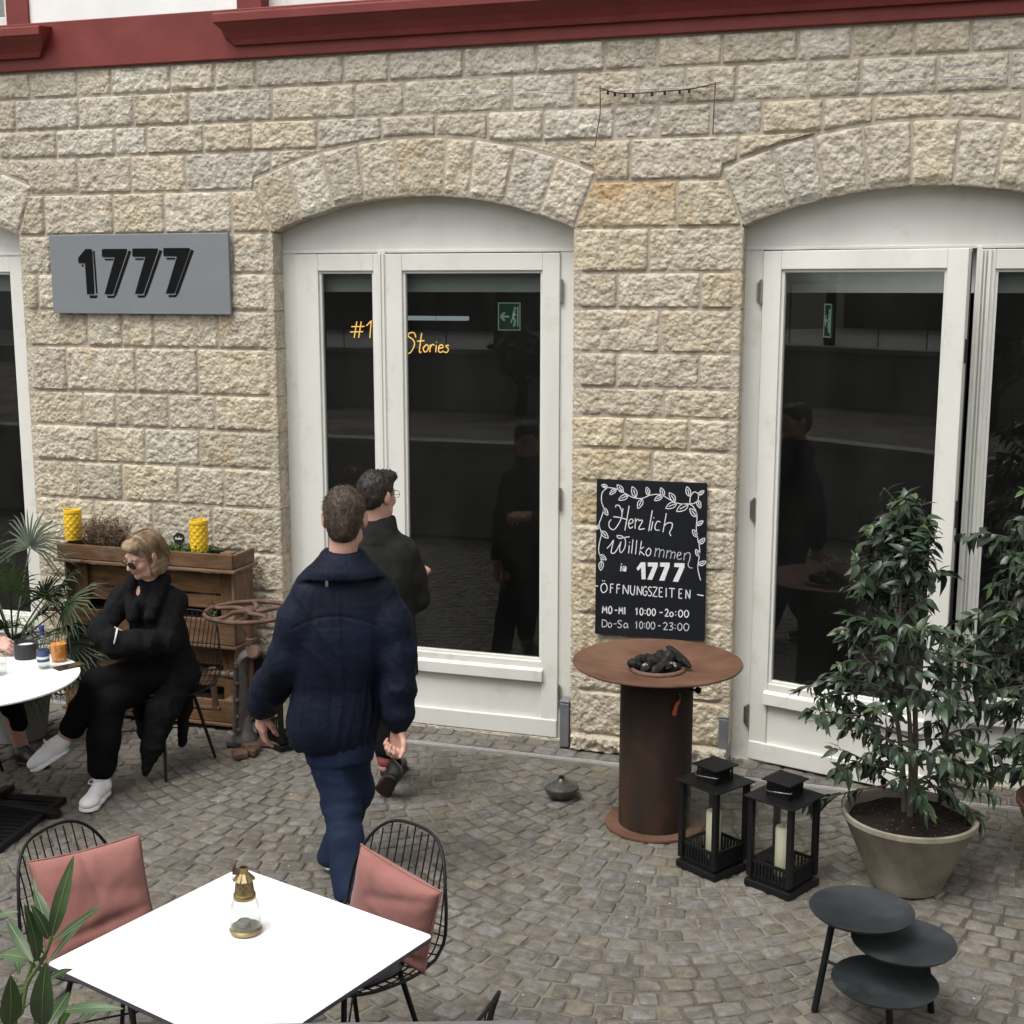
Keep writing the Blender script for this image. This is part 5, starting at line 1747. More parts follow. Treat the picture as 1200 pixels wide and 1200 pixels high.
def leaf_data(name, L, W_, droop, seed, mat):
    me = leaf_mesh(name, L, W_, droop, seed).mesh(name, 180)
    me.materials.append(mat)
    return me
LEAVES = [leaf_data('leaf', .056 + .004 * k, .027 + .002 * (k % 3), .25 + .09 * k, k, M['leaf']) for k in range(6)]
LEAVES += [leaf_data('leaf', .045, .018, .2, 11, M['leafnew']), leaf_data('leaf', .05, .019, .35, 12, M['leafnew'])]
def orient(d, roll):
    d = d.normalized()
    s_ = d.cross(Vector((0, 0, 1)))
    if s_.length < 1e-3:
        s_ = Vector((1, 0, 0))
    s_.normalize()
    u = s_.cross(d)
    m = Matrix((d, s_ * -1, u)).transposed()
    return m @ Matrix.Rotation(roll, 3, 'X')
def fig_tree(lb, loc, env, ntw, seed, potmat, lean=(0, 0), group='potted evergreen shrubs', stems=3, extra=()):
    r = random.Random(seed)
    t = thing('potted_shrub', lb, 'shrub', loc, 0, group)
    q = MB().lathe([(.140, .0), (.155, .006), (.290, .318), (.298, .325), (.298, .345), (.284, .348), (.272, .335), (.262, .30), (.0, .30)], 56)
    obj('pot', q, potmat, t, smooth=40)
    q = MB()
    for j in range(9):
        for k in range(28):
            rr_ = .274 * (j + .01) / 8
            a = 2 * math.pi * k / 28
            q.v.append((rr_ * math.cos(a), rr_ * math.sin(a), .318 - .035 * (j / 8) ** 2 * .3 + .014 * noise.noise((rr_ * 14 * math.cos(a) + seed, rr_ * 14 * math.sin(a), 1)) + .03 * math.exp(-(rr_ / .08) ** 2)))
    for j in range(8):
        for k in range(28):
            q.f.append((j * 28 + k, j * 28 + (k + 1) % 28, (j + 1) * 28 + (k + 1) % 28, (j + 1) * 28 + k))
    obj('soil', q, M['soil'], t, smooth=180)
    H = env[-1][0]
    zs_, rs_ = [e[0] for e in env], [e[1] for e in env]
    trunk = MB()
    main = []
    for s_ in range(stems):
        a = 2 * math.pi * s_ / stems + .6
        pts = []
        top_ = H * (1.0 if s_ == 0 else r.uniform(.70, .86)) - .06
        for i in range(9):
            f = i / 8
            rad = .02 + .09 * f * (0 if s_ == 0 else 1) + .02 * r.uniform(-1, 1) * f
            pts.append(Vector((rad * math.cos(a) + lean[0] * f * f, rad * math.sin(a) + lean[1] * f * f, .30 + (top_ - .30) * f)))
        trunk.tube(pts, [.016 - .012 * i / 8 for i in range(9)], 7)
        main.append(pts)
    obj('trunk', trunk, M['bark'], t, smooth=60)
    br = MB()
    inst = []
    def twig(p0, d, ln, nl, dens=1):
        p = Vector(p0)
        pts = [p.copy()]
        n = 7
        d = d.normalized()
        for i in range(n):
            d = (d + Vector((r.uniform(-.18, .18), r.uniform(-.18, .18), r.uniform(-.16, .05) - .05 * i / n))).normalized()
            p = p + d * ln / n
            pts.append(p.copy())
        br.tube(pts, [.0055 - .0042 * i / n for i in range(n + 1)], 5)
        for k in range(nl):
            f = .25 + .75 * (k + r.random()) / nl
            i = min(n - 1, int(f * n))
            pos = pts[i].lerp(pts[i + 1], f * n - i)
            ax = (pts[i + 1] - pts[i]).normalized()
            a = r.uniform(0, 2 * math.pi)
            sd = ax.orthogonal().normalized()
            sd = (Matrix.Rotation(a, 3, ax) @ sd)
            ld = (ax * r.uniform(.25, .9) + sd * r.uniform(.5, 1.0) + Vector((0, 0, -r.uniform(.1, .75)))).normalized()
            sc = r.uniform(.75, 1.25)
            new = f > .93 and r.random() < .55
            inst.append((pos, orient(ld, r.uniform(-.8, .8)), sc, 6 + r.randrange(2) if new else r.randrange(6)))
    for k in range(ntw):
        f = (k + r.random()) / ntw
        z = zs_[0] + (H - zs_[0]) * f ** 1.05
        st_ = main[r.randrange(len(main))]
        zz = min(st_[-1].z - .01, max(.34, z - r.uniform(.04, .16)))
        i = next(j for j in range(8) if st_[j + 1].z >= zz)
        p0 = st_[i].lerp(st_[i + 1], (zz - st_[i].z) / max(1e-6, st_[i + 1].z - st_[i].z))
        a = k * 2.39996 + r.uniform(-.5, .5)
        R_ = float(np.interp(z, zs_, rs_)) * r.uniform(.62, 1.08)
        tgt = Vector((R_ * math.cos(a) + lean[0] * f, R_ * math.sin(a) + lean[1] * f, z + r.uniform(-.02, .10)))
        d = tgt - p0
        twig(p0, d, max(.10, d.length), int(6 + 46 * max(.1, d.length)))
        if d.length > .22:
            m_ = p0.lerp(tgt, .5)
            for s2 in (-1, 1):
                d2 = Matrix.Rotation(s2 * r.uniform(.5, .9), 3, 'Z') @ d
                twig(m_, d2 + Vector((0, 0, r.uniform(-.1, .12))), d.length * r.uniform(.38, .6), int(4 + 22 * d.length))
    for p0, tgt, nl in extra:
        twig(Vector(p0), Vector(tgt) - Vector(p0), (Vector(tgt) - Vector(p0)).length, nl)
    obj('branches', br, M['bark'], t, smooth=60)
    camv = Vector(CAM) - Vector(loc)
    inst.sort(key=lambda e: (e[0] - camv).length)
    rest_ = {0: MB(), 1: MB()}
    for k, (p, m, sc, vi) in enumerate(inst):
        if k < 300:
            o = bpy.data.objects.new('leaf', LEAVES[vi])
            COL.objects.link(o)
            o.parent = t
            mm = m.to_4x4() * sc
            mm.translation = p
            mm[3][3] = 1
            o.matrix_local = mm
        else:
            me = LEAVES[vi]
            rest_[vi // 6].add([p + m @ (v.co * sc) for v in me.vertices], [tuple(f.vertices) for f in me.polygons])
    obj('leaves', rest_[0], M['leaf'], t, smooth=180, kind='stuff')
    obj('young_leaves', rest_[1], M['leafnew'], t, smooth=180, kind='stuff')
    return t
fig_tree('tall green shrub in a pale conical stone pot in front of the open right door', (-.018, -1.285, .002),
         [(.50, .36), (.62, .43), (.85, .42), (1.05, .38), (1.25, .32), (1.45, .22), (1.62, .12), (1.79, .03)], 44, 4, M['pot'], lean=(-.10, 0),
         extra=[((-.1, -.05, .48), (-.47, -.12, .42), 26), ((-.08, 0, .9), (-.50, -.05, 1.06), 34), ((-.02, 0, 1.3), (-.30, 0, 1.42), 26), ((.05, 0, .5), (.34, -.1, .45), 24)])
fig_tree('green shrub in a brown pot, cut by the right edge of the view', (.745, -.93, .002),
         [(.45, .42), (.65, .52), (.95, .56), (1.25, .58), (1.55, .50), (1.80, .40), (2.05, .24), (2.22, .05)], 64, 9, M['terracotta'], lean=(-.06, 0),
         extra=[((-.1, 0, 1.5), (-.60, 0, 1.66), 40), ((-.1, 0, 1.2), (-.62, -.05, 1.22), 40), ((-.1, 0, .7), (-.56, -.1, .62), 36)])

# ---- fan palm
M['palm'] = pm('palm_leaf', [(.022, .038, .018), (.040, .062, .029), (.065, .09, .048)], scale=6, rough=(.42, .6), spec=.4, rnd=.25, hue=.2)
M['palmlight'] = pm('sunlit_palm_leaf', [(.06, .095, .03), (.10, .14, .05)], scale=6, rough=(.42, .6), spec=.4, rnd=.2)  # lighter, yellower green for some of the fronds
M['palmtrunk'] = pm('palm_fibre', [(.05, .035, .022), (.10, .07, .045)], scale=20, rough=(.85, .95), bump=.8, bscale=50, stretch=(1, 1, .3))
pl = thing('fan_palm', 'potted fan palm with spiky leaves behind the round white table', 'palm', (-5.17, -.83, .002))
obj('pot', MB().lathe([(.15, 0), (.16, .005), (.21, .34), (.22, .345), (.22, .37), (.20, .37), (.195, .33), (0, .33)], 40), M['plaster'], pl, smooth=40)
obj('trunk', MB().tube([(0, 0, .31), (.01, 0, .45), (0, .01, .58)], [.06, .07, .05], 10), M['palmtrunk'], pl, smooth=60)
def frond(az, el, plen, L, seed, mat, tilt=0.0):
    r = random.Random(seed)
    d = Vector((math.cos(az) * math.cos(el), math.sin(az) * math.cos(el), math.sin(el)))
    p0 = Vector((0, 0, .54))
    pts = [p0]
    dd_ = d.copy()
    for i in range(5):
        dd_ = (dd_ + Vector((0, 0, -.07))).normalized()
        pts.append(pts[-1] + dd_ * plen / 5)
    pet = obj('petiole', MB().tube(pts, [.008, .007, .006, .005, .005, .005], 6), M['palm'], pl, smooth=60)
    c = pts[-1]
    s_ = dd_.cross(Vector((0, 0, 1))).normalized()
    u = s_.cross(dd_)
    s_ = Matrix.Rotation(tilt, 3, dd_) @ s_
    u = Matrix.Rotation(tilt, 3, dd_) @ u
    q = MB()
    n = 30
    for k in range(n):
        a = (k / (n - 1) - .5) * 2 * R(104)
        ln_ = L * (.62 + .38 * math.cos(a * .72)) * r.uniform(.9, 1.08)
        ld = (dd_ * math.cos(a) + s_ * math.sin(a) + u * (.22 - .15 * abs(math.sin(a)))).normalized()
        w_ = .0065
        side = ld.cross(u).normalized()
        b = len(q.v)
        for (f, wf) in ((0.02, .35), (.35, 1), (.7, .75), (1, .05)):
            dr_ = -.32 * L * f ** 2.4 * (1 + .8 * abs(math.sin(a))) * r.uniform(.6, 1.3)
            p = c + ld * ln_ * f + Vector((0, 0, dr_))
            q.v += [p + side * w_ * wf + u * w_ * .5 * wf, p, p - side * w_ * wf + u * w_ * .5 * wf]
        for i in range(3):
            a_ = b + 3 * i
            q.f += [(a_, a_ + 1, a_ + 4, a_ + 3), (a_ + 1, a_ + 2, a_ + 5, a_ + 4)]
    q.v = [tuple(p) for p in q.v]
    obj('fan', q, mat, pet, smooth=180)
pr = random.Random(5)
for i, (az, el, plen, L) in enumerate([(95, 72, .62, .36), (150, 60, .60, .36), (20, 48, .42, .34), (-20, 50, .36, .34), (-60, 45, .34, .34), (-100, 50, .36, .34), (60, 55, .45, .34), (-35, 22, .30, .32),
                                       (-75, 18, .30, .33), (-120, 25, .36, .34), (10, 20, .34, .32), (-150, 45, .40, .34), (40, 25, .38, .30), (-50, 68, .45, .34), (-95, 74, .50, .36), (-10, -5, .26, .28), (-60, -8, .24, .28), (0, 34, .40, .30), (-25, 8, .30, .30), (25, 5, .34, .28), (-45, 38, .28, .30), (5, 62, .40, .30)]):
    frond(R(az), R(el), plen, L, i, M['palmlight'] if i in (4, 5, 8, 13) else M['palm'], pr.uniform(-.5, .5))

# ---- dried plant, herbs and sprout in the planter
M['dry'] = pm('dried_stalks', [(.10, .065, .04), (.18, .12, .075), (.25, .18, .12)], scale=20, rough=(.85, .95), rnd=.2)
M['herb'] = pm('green_herbs', [(.04, .09, .02), (.075, .15, .035)], scale=20, rough=(.5, .65), rnd=.3, island=True)
dpl = thing('dried_plant', 'bushy dried brown plant in the top trough of the wooden planter', 'plant', (-4.90, -.21, 1.07))
r = random.Random(8)
q = MB()
for k in range(330):
    bx = r.uniform(-.16, .15)
    b0 = Vector((bx * .6, r.uniform(-.07, .05), -.01))
    d = Vector((bx * 1.0 + r.uniform(-.55, .55), r.uniform(-.7, .45), r.uniform(.45, 1.15))).normalized()
    L_ = r.uniform(.10, .235) * (1.0 - 1.2 * abs(bx - .0))
    pts = [b0 + d * L_ * f + Vector((r.uniform(-.008, .008), r.uniform(-.008, .008), 0)) for f in (0, .33, .66, 1)]
    q.tube(pts, [.0016, .0014, .0012, .0008], 4)
    for s_ in range(7):
        p = pts[0].lerp(pts[-1], r.uniform(.45, 1))
        e = p + Vector((r.uniform(-1, 1), r.uniform(-1, 1), r.uniform(-.3, 1))).normalized() * r.uniform(.008, .022)
        q.tube([p, e], [.0028, .0014], 3)
obj('stalks', q, M['dry'], dpl, kind='stuff')
def herbs(lb, loc, sx, sy, h, n, seed, cat='herbs', name='herb_tuft'):
    r = random.Random(seed)
    t = thing(name, lb, cat, loc)
    q = MB()
    for k in range(n):
        p = Vector((r.uniform(-sx, sx), r.uniform(-sy, sy), -.02))
        tip = p + Vector((r.uniform(-.02, .02), r.uniform(-.03, .02), r.uniform(.35, 1) * h))
        for j in range(5):
            c = p.lerp(tip, r.uniform(.4, 1))
            m = orient(Vector((r.uniform(-1, 1), r.uniform(-1, 1), r.uniform(-.1, .7))), r.uniform(-1, 1))
            L_ = r.uniform(.012, .024)
            q.add([c, c + m @ Vector((L_ * .5, L_ * .3, .002)), c + m @ Vector((L_, 0, 0)), c + m @ Vector((L_ * .5, -L_ * .3, .002))], [(0, 1, 2), (0, 2, 3)])
    obj('foliage', q, M['herb'], t, smooth=180, kind='stuff')
    return t
herbs('low green herbs around the right yellow jar in the top trough', (-4.37, -.22, 1.075), .22, .08, .07, 150, 3)
t = herbs('small pale green sprout in the middle trough behind the chair back', (-4.16, -.24, .68), .02, .015, .12, 16, 4, 'sprout', 'sprout')
t2 = thing('dry_twigs', 'few bare reddish twigs beside the small green sprout', 'twigs', (-4.12, -.24, .66))
q = MB()
for k in range(7):
    x = r.uniform(-.10, .14)
    q.tube([(x, 0, 0), (x + r.uniform(-.03, .03), r.uniform(-.02, .02), .1), (x + r.uniform(-.06, .06), r.uniform(-.03, .03), r.uniform(.14, .24))], [.002, .0017, .001], 5)
obj('twigs', q, M['dry'], t2, kind='stuff')

# ---- oleander in the near left corner
M['oleander'] = pm('oleander_leaf', [(.022, .052, .020), (.040, .082, .026), (.06, .11, .03)], scale=18, rough=(.38, .5), spec=.45, rnd=.22, hue=.15, stretch=(.3, 1, 1))
M['oleander_rib'] = pm('leaf_midrib', [(.16, .22, .07), (.20, .27, .10)], rough=(.5, .6))
M['oleander_stem'] = pm('oleander_stem', [(.06, .085, .025), (.09, .12, .04)], scale=30, rough=(.5, .65))
ole = thing('oleander', 'oleander with long narrow leaves in the near left corner', 'shrub', (-1.10, -5.87, 1.03))
obj('pot', MB().lathe([(.09, 0), (.095, .004), (.115, .26), (.122, .265), (.122, .29), (.112, .29), (.108, .25), (0, .25)], 36), M['terracotta'], ole, smooth=40)
for pts in ([(-1.10, -5.88, 1.27), (-1.1, -5.895, 1.5), (-1.1, -5.906, 1.733), (-1.09, -5.898, 1.757), (-1.085, -5.89, 1.793), (-1.076, -5.884, 1.811), (-1.066, -5.878, 1.828), (-1.058, -5.87, 1.855)],
            [(-1.12, -5.87, 1.27), (-1.115, -5.885, 1.5), (-1.109, -5.889, 1.722), (-1.104, -5.883, 1.746), (-1.102, -5.878, 1.773), (-1.091, -5.867, 1.813)],
            [(-1.08, -5.87, 1.27), (-1.084, -5.88, 1.5), (-1.084, -5.882, 1.72), (-1.076, -5.875, 1.742), (-1.055, -5.867, 1.75), (-1.05, -5.865, 1.75)]):
    q = MB().tube(smoothline(pts, 5), .0026, 8)
    obj('stem', q, M['oleander_stem'], ole, at=ORG, smooth=60)
OL = [([-1.058, -5.87, 1.854], [-1.025, -5.861, 1.965], .0166), ([-1.059, -5.871, 1.853], [-1.101, -5.843, 1.905], .0148), ([-1.085, -5.839, 1.84], [-1.123, -5.818, 1.903], .0092),
      ([-1.049, -5.887, 1.862], [-1.052, -5.91, 1.918], .0129), ([-1.074, -5.881, 1.824], [-1.059, -5.912, 1.918], .0175), ([-1.079, -5.883, 1.823], [-1.148, -5.845, 1.856], .0129),
      ([-1.056, -5.871, 1.848], [-1.027, -5.804, 1.872], .0074), ([-1.074, -5.862, 1.81], [-1.061, -5.765, 1.855], .0059), ([-1.097, -5.859, 1.81], [-1.153, -5.856, 1.809], .0166),
      ([-1.032, -5.931, 1.769], [-1.002, -5.956, 1.87], .0249), ([-1.072, -5.943, 1.769], [-1.041, -5.971, 1.854], .0231), ([-1.07, -5.864, 1.79], [-1.065, -5.821, 1.785], .0083),
      ([-1.052, -5.866, 1.75], [-.966, -5.857, 1.765], .0129), ([-1.056, -5.89, 1.742], [-1.056, -5.843, 1.765], .0148), ([-1.047, -5.839, 1.715], [-1.028, -5.798, 1.729], .0063),
      ([-1.192, -5.811, 1.834], [-1.165, -5.80, 1.841], .0074), ([-1.127, -5.852, 1.78], [-1.167, -5.811, 1.785], .0066), ([-1.096, -5.874, 1.781], [-1.113, -5.902, 1.779], .0111),
      ([-1.071, -5.847, 1.714], [-1.05, -5.844, 1.748], .0092)]
for i, (a, b, wd) in enumerate(OL):
    a, b = Vector(a), Vector(b)
    d = b - a
    L_ = d.length
    d.normalize()
    vw = (Vector(CAM) - (a + b) / 2).normalized()
    nrm = (vw + Vector((.25 * math.sin(i * 2.1), .2 * math.cos(i * 1.7), .55))).normalized()
    s_ = d.cross(nrm).normalized()
    n2 = s_.cross(d)
    if n2.dot(vw) < 0:
        n2 = -n2
    q, rb = MB(), MB()
    M_ = 14
    mid = []
    wd *= 1.12
    for k in range(M_ + 1):
        f = k / M_
        w_ = wd / 2 * (math.sin(math.pi * f ** .85) ** .8 if 0 < f < 1 else 0) + .0004
        bow = .05 * L_ * math.sin(math.pi * f)
        p = a + d * L_ * f + n2 * (bow - .05 * L_ * f * f)
        q.v += [tuple(p + s_ * w_ + n2 * w_ * .28), tuple(p), tuple(p - s_ * w_ + n2 * w_ * .28)]
        mid.append(p + n2 * .0004)
    for k in range(M_):
        x = 3 * k
        q.f += [(x, x + 1, x + 4, x + 3), (x + 1, x + 2, x + 5, x + 4)]
    c = (a + b) / 2
    q.shift(-c)
    lf = obj('leaf', q, M['oleander'], ole, at=c, smooth=180)
    rb.tube([p - c for p in mid], [.0006] * (M_ - 2) + [.0004, .0003, .0002], 5)
    obj('midrib', rb, M['oleander_rib'], lf, loc=(0, 0, 0), smooth=60)

# ============================================================ PEOPLE (smooth-union fields meshed into one continuous surface each)
def V(*a):
    return np.array(a, np.float32)
def surface(prims, h, name, lo=None, hi=None):
    """prims: dicts from cap()/ell()/loft() ... -> mesh by surface nets"""
    los, his = [], []
    for p in prims:
        if p['op'] == 'add':
            los.append(p['lo'])
            his.append(p['hi'])
    lo = np.min(los, 0) - .03
    hi = np.max(his, 0) + .03
    n = np.ceil((hi - lo) / h).astype(int) + 1
    F = np.full(n, .3, np.float32)
    for p in prims:
        k = p['k']
        m = k + 3 * h + .012
        a = np.maximum(0, np.floor((p['lo'] - m - lo) / h).astype(int))
        b = np.minimum(n, np.ceil((p['hi'] + m - lo) / h).astype(int) + 1)
        if (b <= a).any():
            continue
        X = (lo[0] + h * np.arange(a[0], b[0], dtype=np.float32))[:, None, None]
        Y = (lo[1] + h * np.arange(a[1], b[1], dtype=np.float32))[None, :, None]
        Z = (lo[2] + h * np.arange(a[2], b[2], dtype=np.float32))[None, None, :]
        d = p['f'](X, Y, Z).astype(np.float32)
        sl = (slice(a[0], b[0]), slice(a[1], b[1]), slice(a[2], b[2]))
        G = F[sl]
        if p['op'] == 'add':
            t = np.clip(.5 + .5 * (G - d) / k, 0, 1)
            F[sl] = G + (d - G) * t - k * t * (1 - t)
        else:                                     # cut
            d = -d
            t = np.clip(.5 - .5 * (G - d) / k, 0, 1)
            F[sl] = G + (d - G) * t + k * t * (1 - t)
    S = F < 0
    nx, ny, nz = n
    cn = np.zeros((nx - 1, ny - 1, nz - 1), np.int8)
    for i in (0, 1):
        for j in (0, 1):
            for l in (0, 1):
                cn += S[i:nx - 1 + i, j:ny - 1 + j, l:nz - 1 + l]
    act = (cn > 0) & (cn < 8)
    idx = np.full(act.shape, -1, np.int64)
    idx[act] = np.arange(act.sum())
    N_ = int(act.sum())
    pos = np.zeros((N_, 3))
    cnt = np.zeros(N_)
    quads = []
    for ax in range(3):
        s0 = [slice(None)] * 3
        s1 = [slice(None)] * 3
        s0[ax] = slice(0, n[ax] - 1)
        s1[ax] = slice(1, n[ax])
        A, B = F[tuple(s0)], F[tuple(s1)]
        cr_ = np.argwhere(S[tuple(s0)] != S[tuple(s1)])
        if len(cr_) == 0:
            continue
        f0 = A[tuple(cr_.T)]
        f1 = B[tuple(cr_.T)]
        t = f0 / (f0 - f1)
        P = cr_.astype(float)
        P[:, ax] += t
        o1, o2 = [(1, 2), (2, 0), (0, 1)][ax]
        cells = []
        for da, db in ((1, 1), (0, 1), (0, 0), (1, 0)):
            c = cr_.copy()
            c[:, o1] -= da
            c[:, o2] -= db
            cells.append(c)
        ok = np.ones(len(cr_), bool)
        for c in cells:
            ok &= (c >= 0).all(1) & (c < np.array(act.shape)).all(1)
        ids = []
        for c in cells:
            ii = idx[tuple(c[ok].T)]
            ids.append(ii)
            for q_ in range(3):
                pos[:, q_] += np.bincount(ii, P[ok][:, q_], N_)
            cnt += np.bincount(ii, minlength=N_)
        qd = np.stack(ids, 1)
        fl = (f0[ok] >= 0)
        qd[fl] = qd[fl][:, ::-1]
        quads.append(qd)
    pos = pos / np.maximum(cnt, 1)[:, None] * h + lo
    return pos, np.concatenate(quads)
def prim(f, lo, hi, k, op='add'):
    return dict(f=f, lo=np.array(lo, np.float32), hi=np.array(hi, np.float32), k=k, op=op)
def cap(a, b, ra, rb, k=.02, op='add'):
    a, b = V(*a), V(*b)
    ba = b - a
    L2 = float((ba * ba).sum()) + 1e-9
    def f(X, Y, Z):
        x, y, z = X - a[0], Y - a[1], Z - a[2]
        t = np.clip((x * ba[0] + y * ba[1] + z * ba[2]) / L2, 0, 1)
        return np.sqrt((x - ba[0] * t) ** 2 + (y - ba[1] * t) ** 2 + (z - ba[2] * t) ** 2) - (ra + (rb - ra) * t)
    r = max(ra, rb)
    return prim(f, np.minimum(a, b) - r, np.maximum(a, b) + r, k, op)
def chain(pts, rs, k=.02):
    return [cap(pts[i], pts[i + 1], rs[i], rs[i + 1], k) for i in range(len(pts) - 1)]
def ell(c, r, k=.02, m=None, op='add'):
    c = V(*c)
    r = np.array(r, np.float32)
    if m is None:
        m = Matrix.Identity(3)
    A = np.array(m, np.float32)
    ext = np.sqrt(((A * r[None, :]) ** 2).sum(1))
    def f(X, Y, Z):
        x, y, z = X - c[0], Y - c[1], Z - c[2]
        u = (x * A[0, 0] + y * A[1, 0] + z * A[2, 0]) / r[0]
        v = (x * A[0, 1] + y * A[1, 1] + z * A[2, 1]) / r[1]
        w_ = (x * A[0, 2] + y * A[1, 2] + z * A[2, 2]) / r[2]
        k0 = np.sqrt(u * u + v * v + w_ * w_) + 1e-6
        k1 = np.sqrt((u / r[0]) ** 2 + (v / r[1]) ** 2 + (w_ / r[2]) ** 2) + 1e-6
        return k0 * (k0 - 1) / k1
    return prim(f, c - ext, c + ext, k, op)
def loft(rings, yaw, k=.02, p=2.3):
    """rings: (z, cx, cy, rx, ry), bottom first"""
    Rg = np.array(rings, np.float32)
    zz = np.linspace(Rg[0, 0], Rg[-1, 0], 120)
    # smooth the ring table a little
    T = [np.interp(zz, Rg[:, 0], Rg[:, i]) for i in range(1, 5)]
    ker = np.ones(7) / 7
    T = [np.convolve(np.pad(t, 3, mode='edge'), ker, 'valid') for t in T]
    c, s_ = math.cos(yaw), math.sin(yaw)
    def f(X, Y, Z):
        z = Z.ravel()
        cx, cy, rx, ry = [np.interp(z, zz, t)[None, None, :] for t in T]
        x, y = X - cx, Y - cy
        u, v = x * c + y * s_, -x * s_ + y * c
        rho = ((np.abs(u) / rx) ** p + (np.abs(v) / ry) ** p) ** (1 / p)
        d = (rho - 1) * np.minimum(rx, ry)
        cap_ = np.maximum(Rg[0, 0] - Z, Z - Rg[-1, 0])
        return np.maximum(d, cap_)
    R_ = Rg[:, 3:5].max()
    lo = (Rg[:, 1].min() - R_, Rg[:, 2].min() - R_, Rg[0, 0])
    hi = (Rg[:, 1].max() + R_, Rg[:, 2].max() + R_, Rg[-1, 0])
    return prim(f, lo, hi, k)
def half(n, c, lo, hi, k=.004):
    """cut away everything with n.p > c inside lo..hi"""
    n = V(*n)
    return prim(lambda X, Y, Z: c - (X * n[0] + Y * n[1] + Z * n[2]), lo, hi, k, 'cut')
def hand(w, d, n, side, curl, sc=1.0, spread=.0):
    """palm, four unequal bent fingers and a thumb; d along the fingers, n the palm side, thumb towards cross(d, n) * side"""
    w, d, n = Vector(w), Vector(d).normalized(), Vector(n)
    n = (n - d * n.dot(d)).normalized()
    s_ = d.cross(n) * side
    P = []
    offs = (.031, .0105, -.0105, -.030)
    for o in offs:
        P.append(cap(w + d * .005 * sc + s_ * o * .55 * sc, w + d * .082 * sc + s_ * o * sc, .0155 * sc, .0125 * sc, .014))
    lens = ((.041, .025, .020), (.046, .029, .021), (.042, .027, .020), (.033, .021, .018))
    for i, o in enumerate(offs):
        p = w + d * (.088 - (.010 if i == 3 else 0)) * sc + s_ * o * sc
        a = 0.0
        for j, L_ in enumerate(lens[i]):
            a += curl[j] * (1 + .06 * (i - 1))
            dd_ = (d * math.cos(a) + n * math.sin(a) + s_ * spread * (1.5 - i)).normalized()
            q = p + dd_ * L_ * sc
            P.append(cap(p, q, (.0098 - .0008 * j) * sc, (.0092 - .0009 * j) * sc, .004))
            p = q
    p = w + d * .022 * sc + s_ * .022 * sc + n * .006 * sc
    for dd_, L_, r0, r1 in (((s_ * .65 + d * .70 + n * .35), .045, .0145, .0115), ((d * .88 + s_ * .25 + n * .45), .031, .0112, .010), ((d * .8 + n * .6), .024, .010, .0078)):
        q = p + dd_.normalized() * L_ * sc
        P.append(cap(p, q, r0 * sc, r1 * sc, .008))
        p = q
    return P
def head(c, m, neck_to, female=False, hs=1.0):
    """head with features; m columns: right, forward, up"""
    c = Vector(c)
    def T(x, y, z):
        return c + m @ Vector((x, y, z)) * hs
    s_ = .95 if female else 1.0
    def _e(c_, r_, k, m_, op='add'):
        return ell(c_, [v * hs for v in r_], k, m_, op)
    def _c(p_, q_, r0, r1, k):
        return cap(p_, q_, r0 * hs, r1 * hs, k)
    P = [_e(T(0, -.014, .032), (.074 * s_, .093, .084), .03, m), _e(T(0, .018, -.030), (.062 * s_, .074, .082), .03, m),
         _c(T(-.034, .034, -.082), T(.034, .034, -.082), .030, .030, .025), _c(T(0, .060, -.094), T(0, .072, -.096), .022, .020, .02),
         _c(T(-.036, .074, .022), T(.036, .074, .022), .013, .013, .012), _e(T(-.040, .064, -.028), (.022, .020, .022), .02, m), _e(T(.040, .064, -.028), (.022, .020, .022), .02, m),
         _c(T(0, .086, .012), T(0, .110, -.028), .0085, .0125, .010), _e(T(-.012, .096, -.034), (.008, .010, .007), .006, m), _e(T(.012, .096, -.034), (.008, .010, .007), .006, m),
         _e(T(-.031, .094, .004), (.015, .014, .010), .01, m, 'cut'), _e(T(.031, .094, .004), (.015, .014, .010), .01, m, 'cut'),
         _e(T(-.031, .078, .003), (.013, .012, .011), .004, m), _e(T(.031, .078, .003), (.013, .012, .011), .004, m),
         _e(T(0, .088, -.056), (.022, .011, .0055), .004, m), _e(T(0, .086, -.068), (.019, .011, .0065), .004, m)]
    for sx in (-1, 1):
        em = m @ Matrix.Rotation(sx * R(-22), 3, 'Z')
        P += [_e(T(sx * .079, -.012, -.004), (.009, .021, .033), .006, em), _e(T(sx * .076, -.004, -.028), (.008, .012, .014), .006, em)]
    P += [cap(T(0, -.022, -.055), neck_to, .055 * s_ * hs, .062 * s_, .025)]
    return P, T
